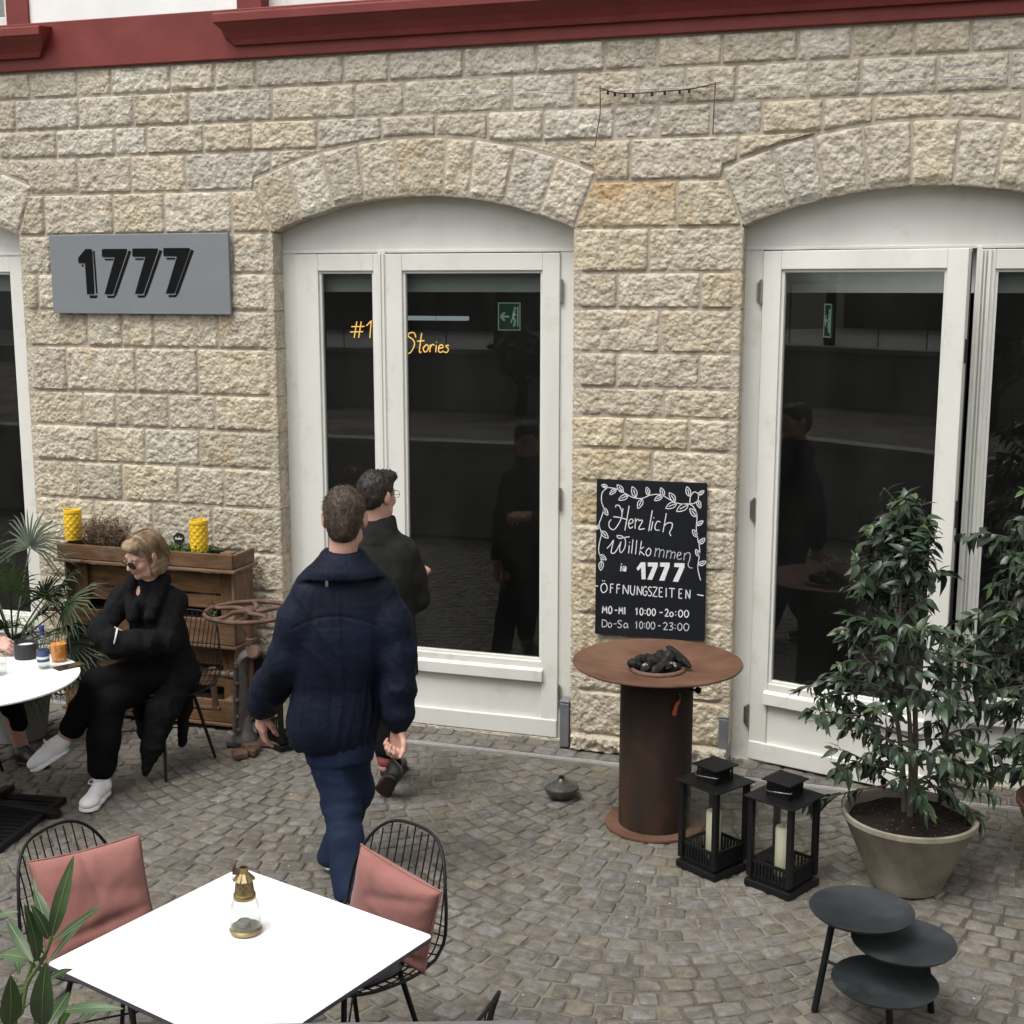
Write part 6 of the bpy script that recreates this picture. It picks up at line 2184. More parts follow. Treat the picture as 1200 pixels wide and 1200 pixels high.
def build(name, prims, h, mat, parent, fold=None, smooth=180, relax=1, taubin=True, **kw):
    pos, qd = surface(prims, h, name)
    # light smoothing of the net
    for _ in range(relax):
        acc = np.zeros_like(pos)
        cnt = np.zeros(len(pos))
        for a, b in ((0, 1), (1, 2), (2, 3), (3, 0)):
            for i, j in ((a, b), (b, a)):
                for ax in range(3):
                    acc[:, ax] += np.bincount(qd[:, i], pos[qd[:, j], ax], len(pos))
                cnt += np.bincount(qd[:, i], minlength=len(pos))
        pos = pos * .5 + .5 * acc / np.maximum(cnt, 1)[:, None]
    if fold is not None:
        e1 = pos[qd[:, 2]] - pos[qd[:, 0]]
        e2 = pos[qd[:, 3]] - pos[qd[:, 1]]
        fn = np.cross(e1, e2)
        nr = np.zeros_like(pos)
        for k in range(4):
            for ax in range(3):
                nr[:, ax] += np.bincount(qd[:, k], fn[:, ax], len(pos))
        nr /= np.linalg.norm(nr, axis=1)[:, None] + 1e-9
        dd_ = np.array([fold(*p) for p in pos.tolist()])
        pos = pos + nr * dd_[:, None]
    me = bpy.data.meshes.new(name)
    base = np.array(wpos(parent)) if parent is not None else np.zeros(3)
    me.from_pydata((pos - base).tolist(), [], qd.tolist())
    me.polygons.foreach_set('use_smooth', [True] * len(me.polygons))
    me.update()
    bm = bmesh.new()
    bm.from_mesh(me)
    bmesh.ops.recalc_face_normals(bm, faces=bm.faces)
    bm.to_mesh(me)
    bm.free()
    me.polygons.foreach_set('use_smooth', [True] * len(me.polygons))
    return obj(name, me, mat, parent, loc=(0, 0, 0), **kw)
nz3 = noise.noise
def folds(sx, sy, sz, amp, seed=0, fine=.3):
    def f(x, y, z):
        a = nz3((x * sx + seed, y * sy, z * sz))
        b = nz3((x * sx * 2.3 + seed, y * sy * 2.3 + 7, z * sz * 2.1))
        return amp * ((1 - abs(a) * 2) * .7 + fine * b)
    return f
def head_frame(fwd, up=(0, 0, 1)):
    f = Vector(fwd).normalized()
    r = f.cross(Vector(up)).normalized()
    u = r.cross(f)
    return Matrix((r, f, u)).transposed()
def shoe(heel, toe, ankle, up, sc=1.0, high=.06):
    """returns (upper prims, sole prims)"""
    heel, toe, ankle, up = Vector(heel), Vector(toe), Vector(ankle), Vector(up).normalized()
    d = (toe - heel).normalized()
    up = (up - d * up.dot(d)).normalized()
    s_ = d.cross(up)
    L_ = (toe - heel).length
    m = Matrix((s_, d, up)).transposed()
    U = [ell(heel + d * .035 + up * .045, (.037 * sc, .045, .045), .03, m), ell(heel + d * L_ * .45 + up * .042, (.038 * sc, .085, .042), .03, m), ell(heel + d * (L_ - .055) + up * .036, (.047 * sc, .062, .034), .03, m),
         cap(heel + d * .045 + up * .06, ankle, .042, .040, .03), cap(heel + d * L_ * .35 + up * .075, heel + d * L_ * .62 + up * .056, .027, .022, .02)]
    c0 = heel + d * L_ / 2
    lo = [min(a, b) - .15 for a, b in zip(heel, toe)]
    hi = [max(a, b) + .15 for a, b in zip(heel, toe)]
    U.append(half(-up, -(heel.dot(up) + .012), lo, hi))
    So = [cap(heel + d * .038 + up * .0, heel + d * L_ * .5, .040 * sc, .040 * sc, .02), cap(heel + d * L_ * .5, heel + d * (L_ - .05), .040 * sc, .050 * sc, .02)]
    So += [half(up, heel.dot(up) + .024, lo, hi), half(-up, -(heel.dot(up) - .0), lo, hi)]
    return U, So

M['skin'] = pm('skin', [(.43, .235, .175), (.52, .30, .235), (.56, .34, .28)], scale=12, rough=(.45, .6), bump=.15, bscale=220, bdist=.002, spec=.4, stain=(9, (.55, .24, .19), .52, .75))
M['hairbrown'] = pm('brown_hair', [(.022, .015, .010), (.055, .038, .026), (.10, .072, .05)], scale=26, rough=(.45, .65), bump=.9, bscale=120, bdist=.006, spec=.35, stretch=(1, 1, .35))
M['hairdark'] = pm('dark_hair', [(.008, .006, .005), (.018, .013, .010), (.04, .03, .024)], scale=26, rough=(.38, .55), bump=.9, bscale=120, bdist=.006, spec=.4, stretch=(1, 1, .3))
M['hairblond'] = pm('blond_hair', [(.125, .082, .045), (.235, .160, .092), (.36, .265, .165)], scale=20, rough=(.4, .55), bump=.9, bscale=90, bdist=.006, spec=.4, stretch=(1.3, 1.3, .22))
M['navy'] = pm('navy_jacket_cloth', [(.0013, .0030, .0098), (.0021, .0047, .0155), (.0034, .0071, .0225)], scale=5, rough=(.62, .8), bump=.25, bscale=260, bdist=.002, spec=.22)
M['navytrouser'] = pm('navy_trouser_cloth', [(.0085, .0150, .034), (.0135, .0235, .053)], scale=6, rough=(.7, .85), bump=.25, bscale=300, bdist=.002, spec=.15)
M['charcoalwool'] = pm('charcoal_wool', [(.014, .014, .013), (.024, .024, .022)], scale=20, rough=(.85, .95), bump=.4, bscale=260, bdist=.003, spec=.12)
M['blackcloth'] = pm('black_cloth', [(.0035, .0037, .0042), (.006, .0062, .007)], scale=8, rough=(.8, .95), bump=.4, bscale=200, bdist=.003, spec=.1)
M['blackknit'] = pm('black_wool_coat', [(.0055, .0058, .0066), (.0105, .011, .0122)], scale=30, rough=(.85, .95), bump=.6, bscale=150, bdist=.004, spec=.1)
M['leather'] = pm('black_leather', [(.010, .010, .010), (.02, .019, .018)], scale=20, rough=(.3, .45), bump=.2, bscale=90, bdist=.003, spec=.5)
M['sneaker'] = pm('white_sneaker', [(.76, .76, .76), (.84, .84, .84)], scale=14, rough=(.5, .65), bump=.2, bscale=90, bdist=.002)
M['solegrey'] = pm('grey_white_sole', [(.42, .42, .40), (.56, .56, .54)], scale=30, rough=(.6, .75), bump=.2, bscale=90)
M['brownshoe'] = pm('dark_brown_shoe', [(.03, .022, .018), (.055, .042, .034)], scale=20, rough=(.5, .65))
M['redsock'] = pm('red_pattern_sock', [(.03, .035, .045), (.30, .035, .025), (.06, .10, .14)], scale=55, rough=(.85, .95))
M['eyewhite'] = pm('eye', [(.10, .08, .07), (.14, .11, .09)], rough=(.1, .2))

# ---------------------------------------------------------------- man in the navy jacket
m1 = thing('person', 'man with short brown hair walking away in a navy jacket and blue trousers', 'person', (-2.45, -2.05, 0))
YA = R(22)
fw1 = (-.42, .90, 0)
mh = head_frame((-.30, .95, -.06))
HS = 1.13
hp, T = head((-2.424, -2.03, 1.692), mh, (-2.43, -2.06, 1.44), hs=HS)
body = hp[:]
body += [loft([(.80, -2.47, -2.05, .15, .10), (1.0, -2.46, -2.05, .155, .10), (1.25, -2.435, -2.05, .17, .105), (1.38, -2.43, -2.05, .155, .085), (1.46, -2.43, -2.05, .08, .06)], YA, .03)]
body += chain([(-2.57, -2.12, 1.37), (-2.665, -2.15, 1.07), (-2.862, -2.02, .80), (-2.876, -2.005, .755)], [.050, .042, .034, .028], .03)
body += chain([(-2.28, -1.965, 1.36), (-2.205, -2.0, 1.08), (-2.19, -2.03, .81), (-2.187, -2.032, .765)], [.050, .042, .034, .029], .03)
body += hand((-2.878, -2.0, .758), (-.10, .08, -1), (.55, .75, .0), 1, (.30, .35, .25), 1.08)
body += hand((-2.187, -2.034, .772), (.0, -.03, -1), (-.35, -.93, .0), -1, (1.15, 1.35, .9), 1.16)
body += chain([(-2.50, -2.07, .80), (-2.43, -2.09, .42), (-2.325, -2.235, .06)], [.070, .055, .042], .03)
body += chain([(-2.42, -2.03, .80), (-2.44, -1.95, .40), (-2.56, -1.95, .07)], [.070, .052, .040], .03)
build('body', body, .0055, M['skin'], m1)
jk = [loft([(.662, -2.502, -2.055, .180, .130), (.69, -2.50, -2.055, .192, .146), (.76, -2.492, -2.055, .206, .158), (.84, -2.482, -2.055, .202, .152), (.915, -2.472, -2.055, .190, .140), (.935, -2.470, -2.055, .184, .135),
            (.96, -2.468, -2.055, .190, .140), (1.05, -2.455, -2.055, .200, .148), (1.20, -2.440, -2.055, .200, .146), (1.32, -2.432, -2.05, .190, .128), (1.40, -2.428, -2.05, .160, .106), (1.45, -2.427, -2.05, .125, .092),
            (1.485, -2.427, -2.05, .100, .084)], YA, .02)]
jk += [loft([(1.438, -2.427, -2.064, .172, .118), (1.468, -2.427, -2.064, .158, .116), (1.50, -2.427, -2.06, .124, .104), (1.525, -2.427, -2.054, .100, .094), (1.540, -2.427, -2.05, .090, .088), (1.546, -2.427, -2.05, .084, .082)], YA, .006)]
jk += chain([(-2.555, -2.115, 1.355), (-2.61, -2.14, 1.24), (-2.660, -2.155, 1.07)], [.080, .082, .078], .05)
jk += chain([(-2.660, -2.155, 1.07), (-2.78, -2.08, .91), (-2.848, -2.03, .81)], [.078, .080, .074], .03)
jk += [cap((-2.858, -2.025, .80), (-2.872, -2.012, .772), .062, .047, .012)]
jk += chain([(-2.290, -1.97, 1.345), (-2.235, -1.985, 1.22), (-2.200, -2.0, 1.08)], [.080, .082, .078], .05)
jk += chain([(-2.200, -2.0, 1.08), (-2.192, -2.02, .93), (-2.188, -2.03, .83)], [.078, .077, .072], .03)
jk += [cap((-2.188, -2.03, .82), (-2.187, -2.032, .785), .062, .048, .012)]
def ridge(v):
    return 1 - 2 * abs(v)
def fold1(x, y, z):
    dx, dy = x + 2.46, y + 2.055
    l_ = dx * math.cos(YA) + dy * math.sin(YA)
    f_ = -dx * math.sin(YA) + dy * math.cos(YA)
    ang = math.atan2(l_, -f_) + .25 * nz3((x * 3, y * 3, z * 2.2))
    arm = min(1, max(0, (abs(l_) - .19) / .05))
    p1 = ridge(nz3((ang * 3.2, z * 1.3, 2.0)))
    p2 = ridge(nz3((ang * 7.5, z * 2.4, 9.0)))
    dg = ridge(nz3((l_ * 7 + z * 4.5, z * 2.2 - l_ * 3, 4.0)))
    g1 = max(0, min(1, (.94 - z) / .06))
    cord = math.exp(-((z - .935) / .05) ** 2)
    t = (.004 + .006 * g1) * (p1 - .3) + (.0004 + .0018 * g1 + .004 * cord) * (p2 - .3) + .0075 * (dg - .3) * (1 - .6 * g1)
    s1 = ridge(nz3((x * 9, y * 9 + 3, z * 10 + l_ * 5)))
    s2 = ridge(nz3((x * 17, y * 12, z * 21)))
    t = t * (1 - arm) + arm * (.0065 * (s1 - .3) + .002 * (s2 - .3))
    if 1.2 < z < 1.31 and abs(l_) < .19 and f_ < 0:
        t -= .004 * max(0, 1 - abs(z - (1.285 - 1.6 * l_ * l_)) / .007)
    return t + .0015 * nz3((x * 60, y * 60, z * 60))
build('jacket', jk, .0065, M['navy'], m1, fold=fold1)
tr = [loft([(.60, -2.46, -2.055, .135, .115), (.72, -2.47, -2.055, .160, .125), (.80, -2.47, -2.055, .155, .12)], YA, .04)]
tr += chain([(-2.51, -2.075, .68), (-2.445, -2.09, .42), (-2.40, -2.15, .26), (-2.33, -2.235, .055)], [.104, .082, .074, .080], .03)
tr += chain([(-2.425, -2.03, .68), (-2.44, -1.95, .41), (-2.50, -1.95, .24), (-2.562, -1.95, .075)], [.098, .078, .068, .070], .03)
tr.append(half((0, 0, -1), -.045, (-2.75, -2.45, -.1), (-2.1, -1.7, .2)))
def fold2(x, y, z):
    return .009 * (ridge(nz3((x * 9 + z * 3, y * 7, z * 3.4))) - .3) + .006 * (ridge(nz3((x * 8, y * 8 + z * 9, z * 13))) - .3) * (.35 + max(0, 1 - abs(z - .40) / .16)) + .004 * nz3((x * 24, y * 20, z * 9))
build('trousers', tr, .0075, M['navytrouser'], m1, fold=fold2)
def hel(T_, m_, hs, c_, r_, k, op='add'):
    return ell(T_(*c_), [v * hs for v in r_], k, m_, op)
hr_ = [hel(T, mh, HS, (0, -.018, .036), (.081, .098, .088), .03), hel(T, mh, HS, (0, -.055, -.015), (.068, .056, .066), .03), hel(T, mh, HS, (0, -.062, -.055), (.052, .036, .038), .02), hel(T, mh, HS, (0, .05, .080), (.058, .045, .032), .02),
       hel(T, mh, HS, (0, .125, -.030), (.095, .085, .085), .015, 'cut'), hel(T, mh, HS, (-.085, .004, -.012), (.018, .026, .032), .01, 'cut'), hel(T, mh, HS, (.085, .004, -.012), (.018, .026, .032), .01, 'cut')]
def hfold(sc, amp):
    def f(x, y, z):
        return amp * (nz3((x * sc, y * sc, z * sc * .5)) + .6 * nz3((x * sc * 2.2, y * sc * 2.2, z * sc * .9)) + .4 * nz3((x * sc * 4.5, y * sc * 4.5, z * sc * 2)))
    return f
build('hair', hr_, .005, M['hairbrown'], m1, fold=hfold(60, .0035))
def tufts(name, T, m, spots, n, ln, mat, parent, seed, wd=.0018):
    """short loose strands standing off the hair surface"""
    r = random.Random(seed)
    q = MB()
    for k in range(n):
        (x, y, z), (rx, ry, rz) = spots[r.randrange(len(spots))]
        a, b = r.uniform(0, 2 * math.pi), math.acos(r.uniform(-.35, 1))
        nrm = Vector((math.sin(b) * math.cos(a), math.sin(b) * math.sin(a), math.cos(b)))
        p = T(x + rx * nrm.x, y + ry * nrm.y, z + rz * nrm.z)
        if nrm.y > .55 and nrm.z < .45:
            continue
        d = (m @ (nrm + Vector((r.uniform(-.5, .5), r.uniform(-.9, .1), r.uniform(-.8, .3))))).normalized()
        L_ = ln * r.uniform(.5, 1.2)
        pts = [p - d * .004, p + d * L_ * .5, p + d * L_ + Vector((0, 0, -.15 * L_))]
        q.tube(pts, [wd, wd * .8, wd * .3], 3)
    base = wpos(parent)
    q.shift(-base)
    return obj(name, q, mat, parent, loc=(0, 0, 0), smooth=180, kind='stuff')
tufts('hair_strands', T, mh, [((0, -.018, .036), (.080, .097, .088)), ((0, -.055, -.012), (.068, .056, .063))], 900, .013, M['hairbrown'], m1, 5)
for (heel, toe, ank) in (((-2.27, -2.30, .012), (-2.44, -2.075, .004), (-2.325, -2.24, .10)), ((-2.535, -2.01, .03), (-2.66, -1.76, .004), (-2.56, -1.955, .12))):
    U, So = shoe(heel, toe, ank, (0, 0, 1))
    s_ = build('shoe', U, .0055, M['brownshoe'], m1)
    build('sole', So, .0055, M['solegrey'], s_)
q = MB().tube(smoothline([Vector(a) - Vector((-2.45, -2.05, 0)) for a in ((-2.43, -2.15, 1.53), (-2.432, -2.165, 1.50), (-2.434, -2.172, 1.47))], 4), .0025, 6)
obj('hanger_loop', q, M['black'], m1, smooth=60)
q = MB().lathe([(0, -.014), (.006, -.012), (.0075, 0), (.006, .012), (0, .014)], 12, (.016, -.152, 1.432))
obj('cord_toggle', q, M['steel'], m1, smooth=60)

# ---------------------------------------------------------------- man in the charcoal jacket
m2 = thing('person', 'man in a dark grey jacket and glasses stepping up to the middle door', 'person', (-2.66, -1.06, 0))
YB = R(8)
mh2 = head_frame((.34, .93, -.05))
hp, T2 = head((-2.662, -1.13, 1.640), mh2, (-2.655, -1.12, 1.40))
body = hp[:]
body += [loft([(.78, -2.655, -1.10, .15, .10), (1.0, -2.655, -1.11, .155, .10), (1.2, -2.65, -1.12, .17, .105), (1.33, -2.65, -1.12, .15, .085), (1.41, -2.655, -1.12, .07, .055)], YB, .03)]
body += chain([(-2.53, -1.09, 1.36), (-2.505, -1.02, 1.09), (-2.56, -.82, 1.16), (-2.57, -.785, 1.17)], [.05, .042, .032, .028], .03)
body += chain([(-2.79, -1.14, 1.36), (-2.83, -1.12, 1.07), (-2.83, -1.0, .84), (-2.83, -.98, .80)], [.05, .042, .032, .028], .03)
body += hand((-2.572, -.78, 1.172), (-.15, .95, .15), (-.5, .1, -.8), 1, (.5, .6, .4))
body += hand((-2.83, -.985, .795), (0, .15, -1), (.9, .1, 0), 1, (.35, .4, .3))
body += chain([(-2.60, -1.09, .80), (-2.63, -1.02, .45), (-2.655, -1.10, .20)], [.08, .055, .038], .03)
body += chain([(-2.72, -1.09, .80), (-2.75, -.95, .43), (-2.76, -.80, .09)], [.08, .055, .038], .03)
build('body', body, .0055, M['skin'], m2)
jk = [loft([(.70, -2.655, -1.10, .175, .130), (.90, -2.655, -1.10, .168, .125), (1.05, -2.655, -1.11, .165, .124), (1.22, -2.65, -1.12, .174, .124), (1.34, -2.65, -1.12, .170, .112), (1.41, -2.652, -1.12, .135, .092), (1.455, -2.655, -1.12, .09, .076)], YB, .02),
      loft([(1.405, -2.655, -1.13, .108, .090), (1.47, -2.655, -1.128, .090, .080), (1.522, -2.655, -1.12, .078, .074), (1.53, -2.655, -1.12, .070, .066)], YB, .006)]
jk += chain([(-2.535, -1.10, 1.355), (-2.512, -1.05, 1.22), (-2.502, -1.01, 1.09)], [.068, .064, .060], .04)
jk += chain([(-2.502, -1.01, 1.09), (-2.555, -.84, 1.15)], [.060, .046], .03)
jk += chain([(-2.78, -1.14, 1.355), (-2.83, -1.12, 1.08), (-2.832, -1.0, .85)], [.070, .062, .050], .04)
build('jacket', jk, .0075, M['charcoalwool'], m2, fold=folds(9, 9, 5, .006, 3))
tr = [loft([(.62, -2.655, -1.09, .13, .11), (.80, -2.655, -1.10, .155, .115)], YB, .04)]
tr += chain([(-2.60, -1.09, .72), (-2.63, -1.02, .46), (-2.652, -1.085, .285)], [.095, .072, .060], .03)
tr += chain([(-2.72, -1.09, .72), (-2.75, -.95, .44), (-2.76, -.80, .10)], [.095, .072, .064], .03)
build('trousers', tr, .0075, M['blackcloth'], m2, fold=folds(8, 8, 8, .006, 8))
U, So = shoe((-2.595, -1.155, .155), (-2.715, -1.035, .004), (-2.655, -1.10, .235), (.40, .30, .85))
s_ = build('shoe', U, .0055, M['leather'], m2)
build('sole', So, .0055, M['rustdark'], s_)
U, So = shoe((-2.76, -.86, .006), (-2.77, -.60, .004), (-2.76, -.81, .09), (0, 0, 1))
s_ = build('shoe', U, .0055, M['leather'], m2)
build('sole', So, .0055, M['rustdark'], s_)
build('sock', chain([(-2.652, -1.088, .30), (-2.655, -1.10, .225)], [.046, .043], .01), .0055, M['redsock'], m2)
hr_ = [ell(T2(0, -.018, .040), (.083, .100, .092), .03, mh2), ell(T2(0, -.055, -.012), (.070, .056, .062), .03, mh2), ell(T2(0, .062, .092), (.060, .050, .034), .03, mh2),
       ell(T2(0, .125, -.032), (.095, .085, .092), .015, mh2, 'cut'), ell(T2(-.085, .006, -.015), (.018, .026, .034), .01, mh2, 'cut'), ell(T2(.085, .006, -.015), (.018, .026, .034), .01, mh2, 'cut')]
build('hair', hr_, .005, M['hairdark'], m2, fold=hfold(50, .004))
tufts('hair_strands', T2, mh2, [((0, -.018, .040), (.081, .098, .090)), ((0, .062, .092), (.058, .048, .032))], 600, .014, M['hairdark'], m2, 9)
q = MB()
for sx in (-1, 1):
    q.tube([T2(sx * .033 + .021 * math.cos(2 * math.pi * k / 20), .107, .002 + .019 * math.sin(2 * math.pi * k / 20)) for k in range(20)], .0013, 5, closed=True)
    q.tube([T2(sx * .054, .106, .004), T2(sx * .072, .06, .006), T2(sx * .080, -.01, .012)], .0013, 5)
q.tube([T2(-.012, .108, .004), T2(0, .111, .006), T2(.012, .108, .004)], .0013, 5)
q.shift(-wpos(m2))
obj('glasses', q, M['black'], m2, smooth=60)

# ---------------------------------------------------------------- seated woman
wm = thing('person', 'seated woman with blond bob and sunglasses, arms folded in a black coat', 'person', (-4.02, -1.05, 0))
mh3 = head_frame((-.36, -.86, -.38), (.10, -.04, 1))
hp, T3 = head((-4.006, -1.185, 1.263), mh3, (-4.015, -1.10, 1.06), True)
body = hp[:]
body += chain([(-3.985, -1.0, .58), (-4.02, -1.06, .85), (-4.045, -1.10, 1.02)], [.13, .115, .10], .05)
body += [cap((-3.93, -1.05, .99), (-4.16, -1.155, 1.02), .05, .05, .05)]
body += chain([(-3.92, -1.045, .985), (-3.91, -1.17, .79), (-4.075, -1.385, .852)], [.05, .042, .030], .03)
body += chain([(-4.17, -1.16, 1.01), (-4.18, -1.33, .865), (-3.975, -1.30, .80)], [.05, .042, .030], .03)
body += hand((-4.075, -1.375, .845), (-.55, .25, .05), (.2, .9, -.1), 1, (.5, .5, .4), .92)
body += hand((-3.975, -1.30, .80), (.9, .5, -.05), (-.2, .9, 0), -1, (.5, .5, .4), .92)
body += chain([(-3.93, -1.03, .545), (-4.19, -1.41, .60), (-4.315, -1.49, .345), (-4.34, -1.51, .29)], [.085, .055, .040, .036], .03)
body += chain([(-4.06, -1.0, .53), (-4.12, -1.42, .50), (-4.125, -1.49, .17), (-4.125, -1.49, .10)], [.085, .055, .040, .038], .03)
build('body', body, .0052, M['skin'], wm)
ct = chain([(-3.985, -1.0, .56), (-4.015, -1.06, .80), (-4.035, -1.095, .98)], [.146, .130, .115], .06)
ct += [cap((-3.935, -1.05, .975), (-4.150, -1.155, 1.005), .070, .070, .06)]
ct += chain([(-3.918, -1.05, .965), (-3.905, -1.17, .785)], [.064, .064], .05) + chain([(-3.905, -1.17, .78), (-3.98, -1.33, .815), (-4.085, -1.395, .850)], [.066, .058, .046], .03)
ct += chain([(-4.165, -1.165, .985), (-4.185, -1.335, .865)], [.062, .060], .05) + chain([(-4.185, -1.335, .86), (-4.08, -1.375, .80), (-3.95, -1.31, .795)], [.062, .058, .056], .025)
ct += [cap((-3.965, -1.12, 1.075), (-4.085, -1.17, 1.075), .050, .048, .03), cap((-3.955, -1.10, 1.10), (-3.965, -1.22, .93), .042, .030, .015), cap((-4.085, -1.16, 1.10), (-4.050, -1.25, .93), .042, .030, .015),
       cap((-3.99, -1.05, 1.10), (-4.06, -1.08, 1.10), .05, .05, .03), ell((-4.045, -1.235, 1.085), (.030, .06, .075), .012, op='cut')]
# the skirts of the coat, hanging off the chair on both sides
ct += chain([(-3.925, -1.06, .55), (-3.945, -1.16, .40), (-3.985, -1.22, .20), (-4.01, -1.26, .06)], [.092, .084, .052, .014], .03)
ct += chain([(-3.925, -.97, .53), (-3.935, -.96, .36), (-3.945, -.985, .15)], [.080, .038, .024], .03)
ct += chain([(-4.09, -1.05, .50), (-4.11, -1.10, .36), (-4.10, -1.12, .22)], [.09, .045, .028], .03)
def fold3(x, y, z):
    a = ridge(nz3((x * 13, y * 13, z * 4)))
    b = ridge(nz3((x * 9 + z * 8, y * 9, z * 13)))
    c = ridge(nz3((x * 27, y * 27, z * 9)))
    return .010 * (a - .3) + .006 * (b - .3) + .002 * (c - .3)
build('coat', ct, .0065, M['blackknit'], wm, fold=fold3)
tr = chain([(-3.93, -1.03, .56), (-4.07, -1.23, .60), (-4.185, -1.405, .595)], [.095, .086, .074], .03) + chain([(-4.185, -1.405, .59), (-4.255, -1.455, .44), (-4.30, -1.485, .365)], [.074, .068, .064], .03)
tr += chain([(-4.05, -1.0, .53), (-4.115, -1.41, .50)], [.095, .080], .03) + chain([(-4.115, -1.41, .50), (-4.12, -1.47, .30), (-4.125, -1.485, .165)], [.080, .082, .074], .03)
build('trousers', tr, .0075, M['blackcloth'], wm, fold=folds(9, 9, 7, .008, 5))
for (heel, toe, ank, up, sc) in (((-4.125, -1.46, .012), (-4.065, -1.725, .006), (-4.125, -1.49, .105), (0, 0, 1), 1.08), ((-4.325, -1.485, .235), (-4.43, -1.665, .16), (-4.335, -1.505, .30), (-.22, -.15, .9), 1.05)):
    U, So = shoe(heel, toe, ank, up, sc)
    s_ = build('sneaker', U, .005, M['sneaker'], wm)
    build('sole', So, .005, M['sneaker'], s_)
    h_, t_, u_ = Vector(heel), Vector(toe), Vector(up).normalized()
    d_ = (t_ - h_).normalized()
    u_ = (u_ - d_ * u_.dot(d_)).normalized()
    sd_ = d_.cross(u_)
    L_ = (t_ - h_).length
    q = MB()
    for k in range(4):
        c = h_ + d_ * L_ * (.40 + .075 * k) + u_ * (.103 - .011 * k)
        q.tube([c - sd_ * .022, c + u_ * .004, c + sd_ * .022], .003, 5)
    c = h_ + d_ * L_ * .38 + u_ * .106
    q.tube(smoothline([c, c + sd_ * .03 + u_ * .008, c + sd_ * .05 - u_ * .015, c + sd_ * .03 - u_ * .018, c], 4), .0022, 5)
    q.shift(-wpos(wm))
    obj('laces', q, M['sneaker'], s_, at=wpos(wm), smooth=60)
    q = MB()
    c = h_ + d_ * .004 + u_ * .075
    q.tube([c - sd_ * .02, c - d_ * .004, c + sd_ * .02], .010, 6)
    c2 = h_ + d_ * L_ * .34 + u_ * .045
    q.tube(smoothline([c2 + sd_ * .040, c2 + d_ * .03 + sd_ * .045 - u_ * .012, c2 + d_ * .075 + sd_ * .045 + u_ * .004], 4), [.006, .006, .006, .006, .005, .004, .003, .003, .002], 6)
    q.shift(-wpos(wm))
    obj('heel_tab', q, M['black'], s_, at=wpos(wm), smooth=60)
hw_ = [ell(T3(0, -.020, .038), (.079, .099, .089), .03, mh3), ell(T3(-.058, -.042, -.055), (.028, .054, .080), .03, mh3), ell(T3(.058, -.042, -.055), (.028, .054, .080), .03, mh3), ell(T3(0, -.070, -.05), (.066, .046, .082), .03, mh3),
       ell(T3(.068, .004, -.078), (.017, .030, .042), .025, mh3), ell(T3(-.068, .004, -.078), (.017, .030, .042), .025, mh3), ell(T3(0, .055, .085), (.055, .045, .032), .03, mh3),
       ell(T3(0, .122, -.026), (.075, .076, .108), .012, mh3, 'cut'), ell(T3(0, .04, -.10), (.052, .07, .06), .012, mh3, 'cut')]
def hairf(x, y, z):
    v = mh3.transposed() @ (Vector((x, y, z)) - Vector((-4.006, -1.185, 1.263)))
    ang = math.atan2(v.x, v.z + .10)
    return .0035 * nz3((ang * 9, v.y * 7, v.z * 4)) + .0022 * nz3((ang * 30, v.y * 14, v.z * 6))
build('hair', hw_, .005, M['hairblond'], wm, fold=hairf)
q = MB()
r_ = random.Random(77)
for k in range(520):
    sx = 1 if r_.random() < .6 else -1
    y0 = r_.uniform(-.10, .045)
    k2 = math.sqrt(max(.05, 1 - ((y0 + .020) / .104) ** 2))
    pts = []
    o_ = r_.uniform(.0, .0045)
    top_ = r_.uniform(.05, .5)
    ln_ = r_.uniform(.4, 1.0)
    for i in range(9):
        f = i / 8 * ln_
        if f < .6:
            t_ = top_ + (1.62 - top_) * f / .6
            x, z = sx * (.080 * k2 + o_) * math.sin(t_), .038 + (.089 * k2 + o_) * math.cos(t_)
        else:
            g = (f - .6) / .4
            x, z = sx * ((.080 * k2 + o_) + .006 * math.sin(g * 2.2) - .014 * g * g), .033 - .155 * g
        pts.append(T3(x + .0015 * math.sin(k + i), y0 - .035 * f + .02 * (1 - f) * (1 if y0 > 0 else 0), z))
    q.tube(pts, [.0013] * 6 + [.0011, .0009, .0005], 4)
q.shift(-wpos(wm))
obj('hair_strands', q, M['hairblond'], wm, loc=(0, 0, 0), smooth=180, kind='stuff')
M['lens'] = pm('sunglass_lens', [(.004, .004, .005), (.007, .007, .008)], rough=(.16, .24), spec=.25)
sgl = None
q = MB()
for sx in (-1, 1):
    c = T3(sx * .034, .103, .002)
    mm = mh3 @ Matrix.Rotation(sx * R(-12), 3, 'Z')
    q.add([c + mm @ Vector((.0275 * math.copysign(abs(math.cos(2 * math.pi * k / 22)) ** .8, math.cos(2 * math.pi * k / 22)), .003, .0225 * math.sin(2 * math.pi * k / 22) - .003)) for k in range(22)] +
          [c + mm @ Vector((.0275 * math.copysign(abs(math.cos(2 * math.pi * k / 22)) ** .8, math.cos(2 * math.pi * k / 22)), 0, .0225 * math.sin(2 * math.pi * k / 22) - .003)) for k in range(22)],
          [tuple(range(22)), tuple(range(43, 21, -1))] + [(k, 22 + k, 22 + (k + 1) % 22, (k + 1) % 22) for k in range(22)])
q.shift(-wpos(wm))
sgl = obj('sunglasses', q, M['lens'], wm, smooth=40)
q = MB()
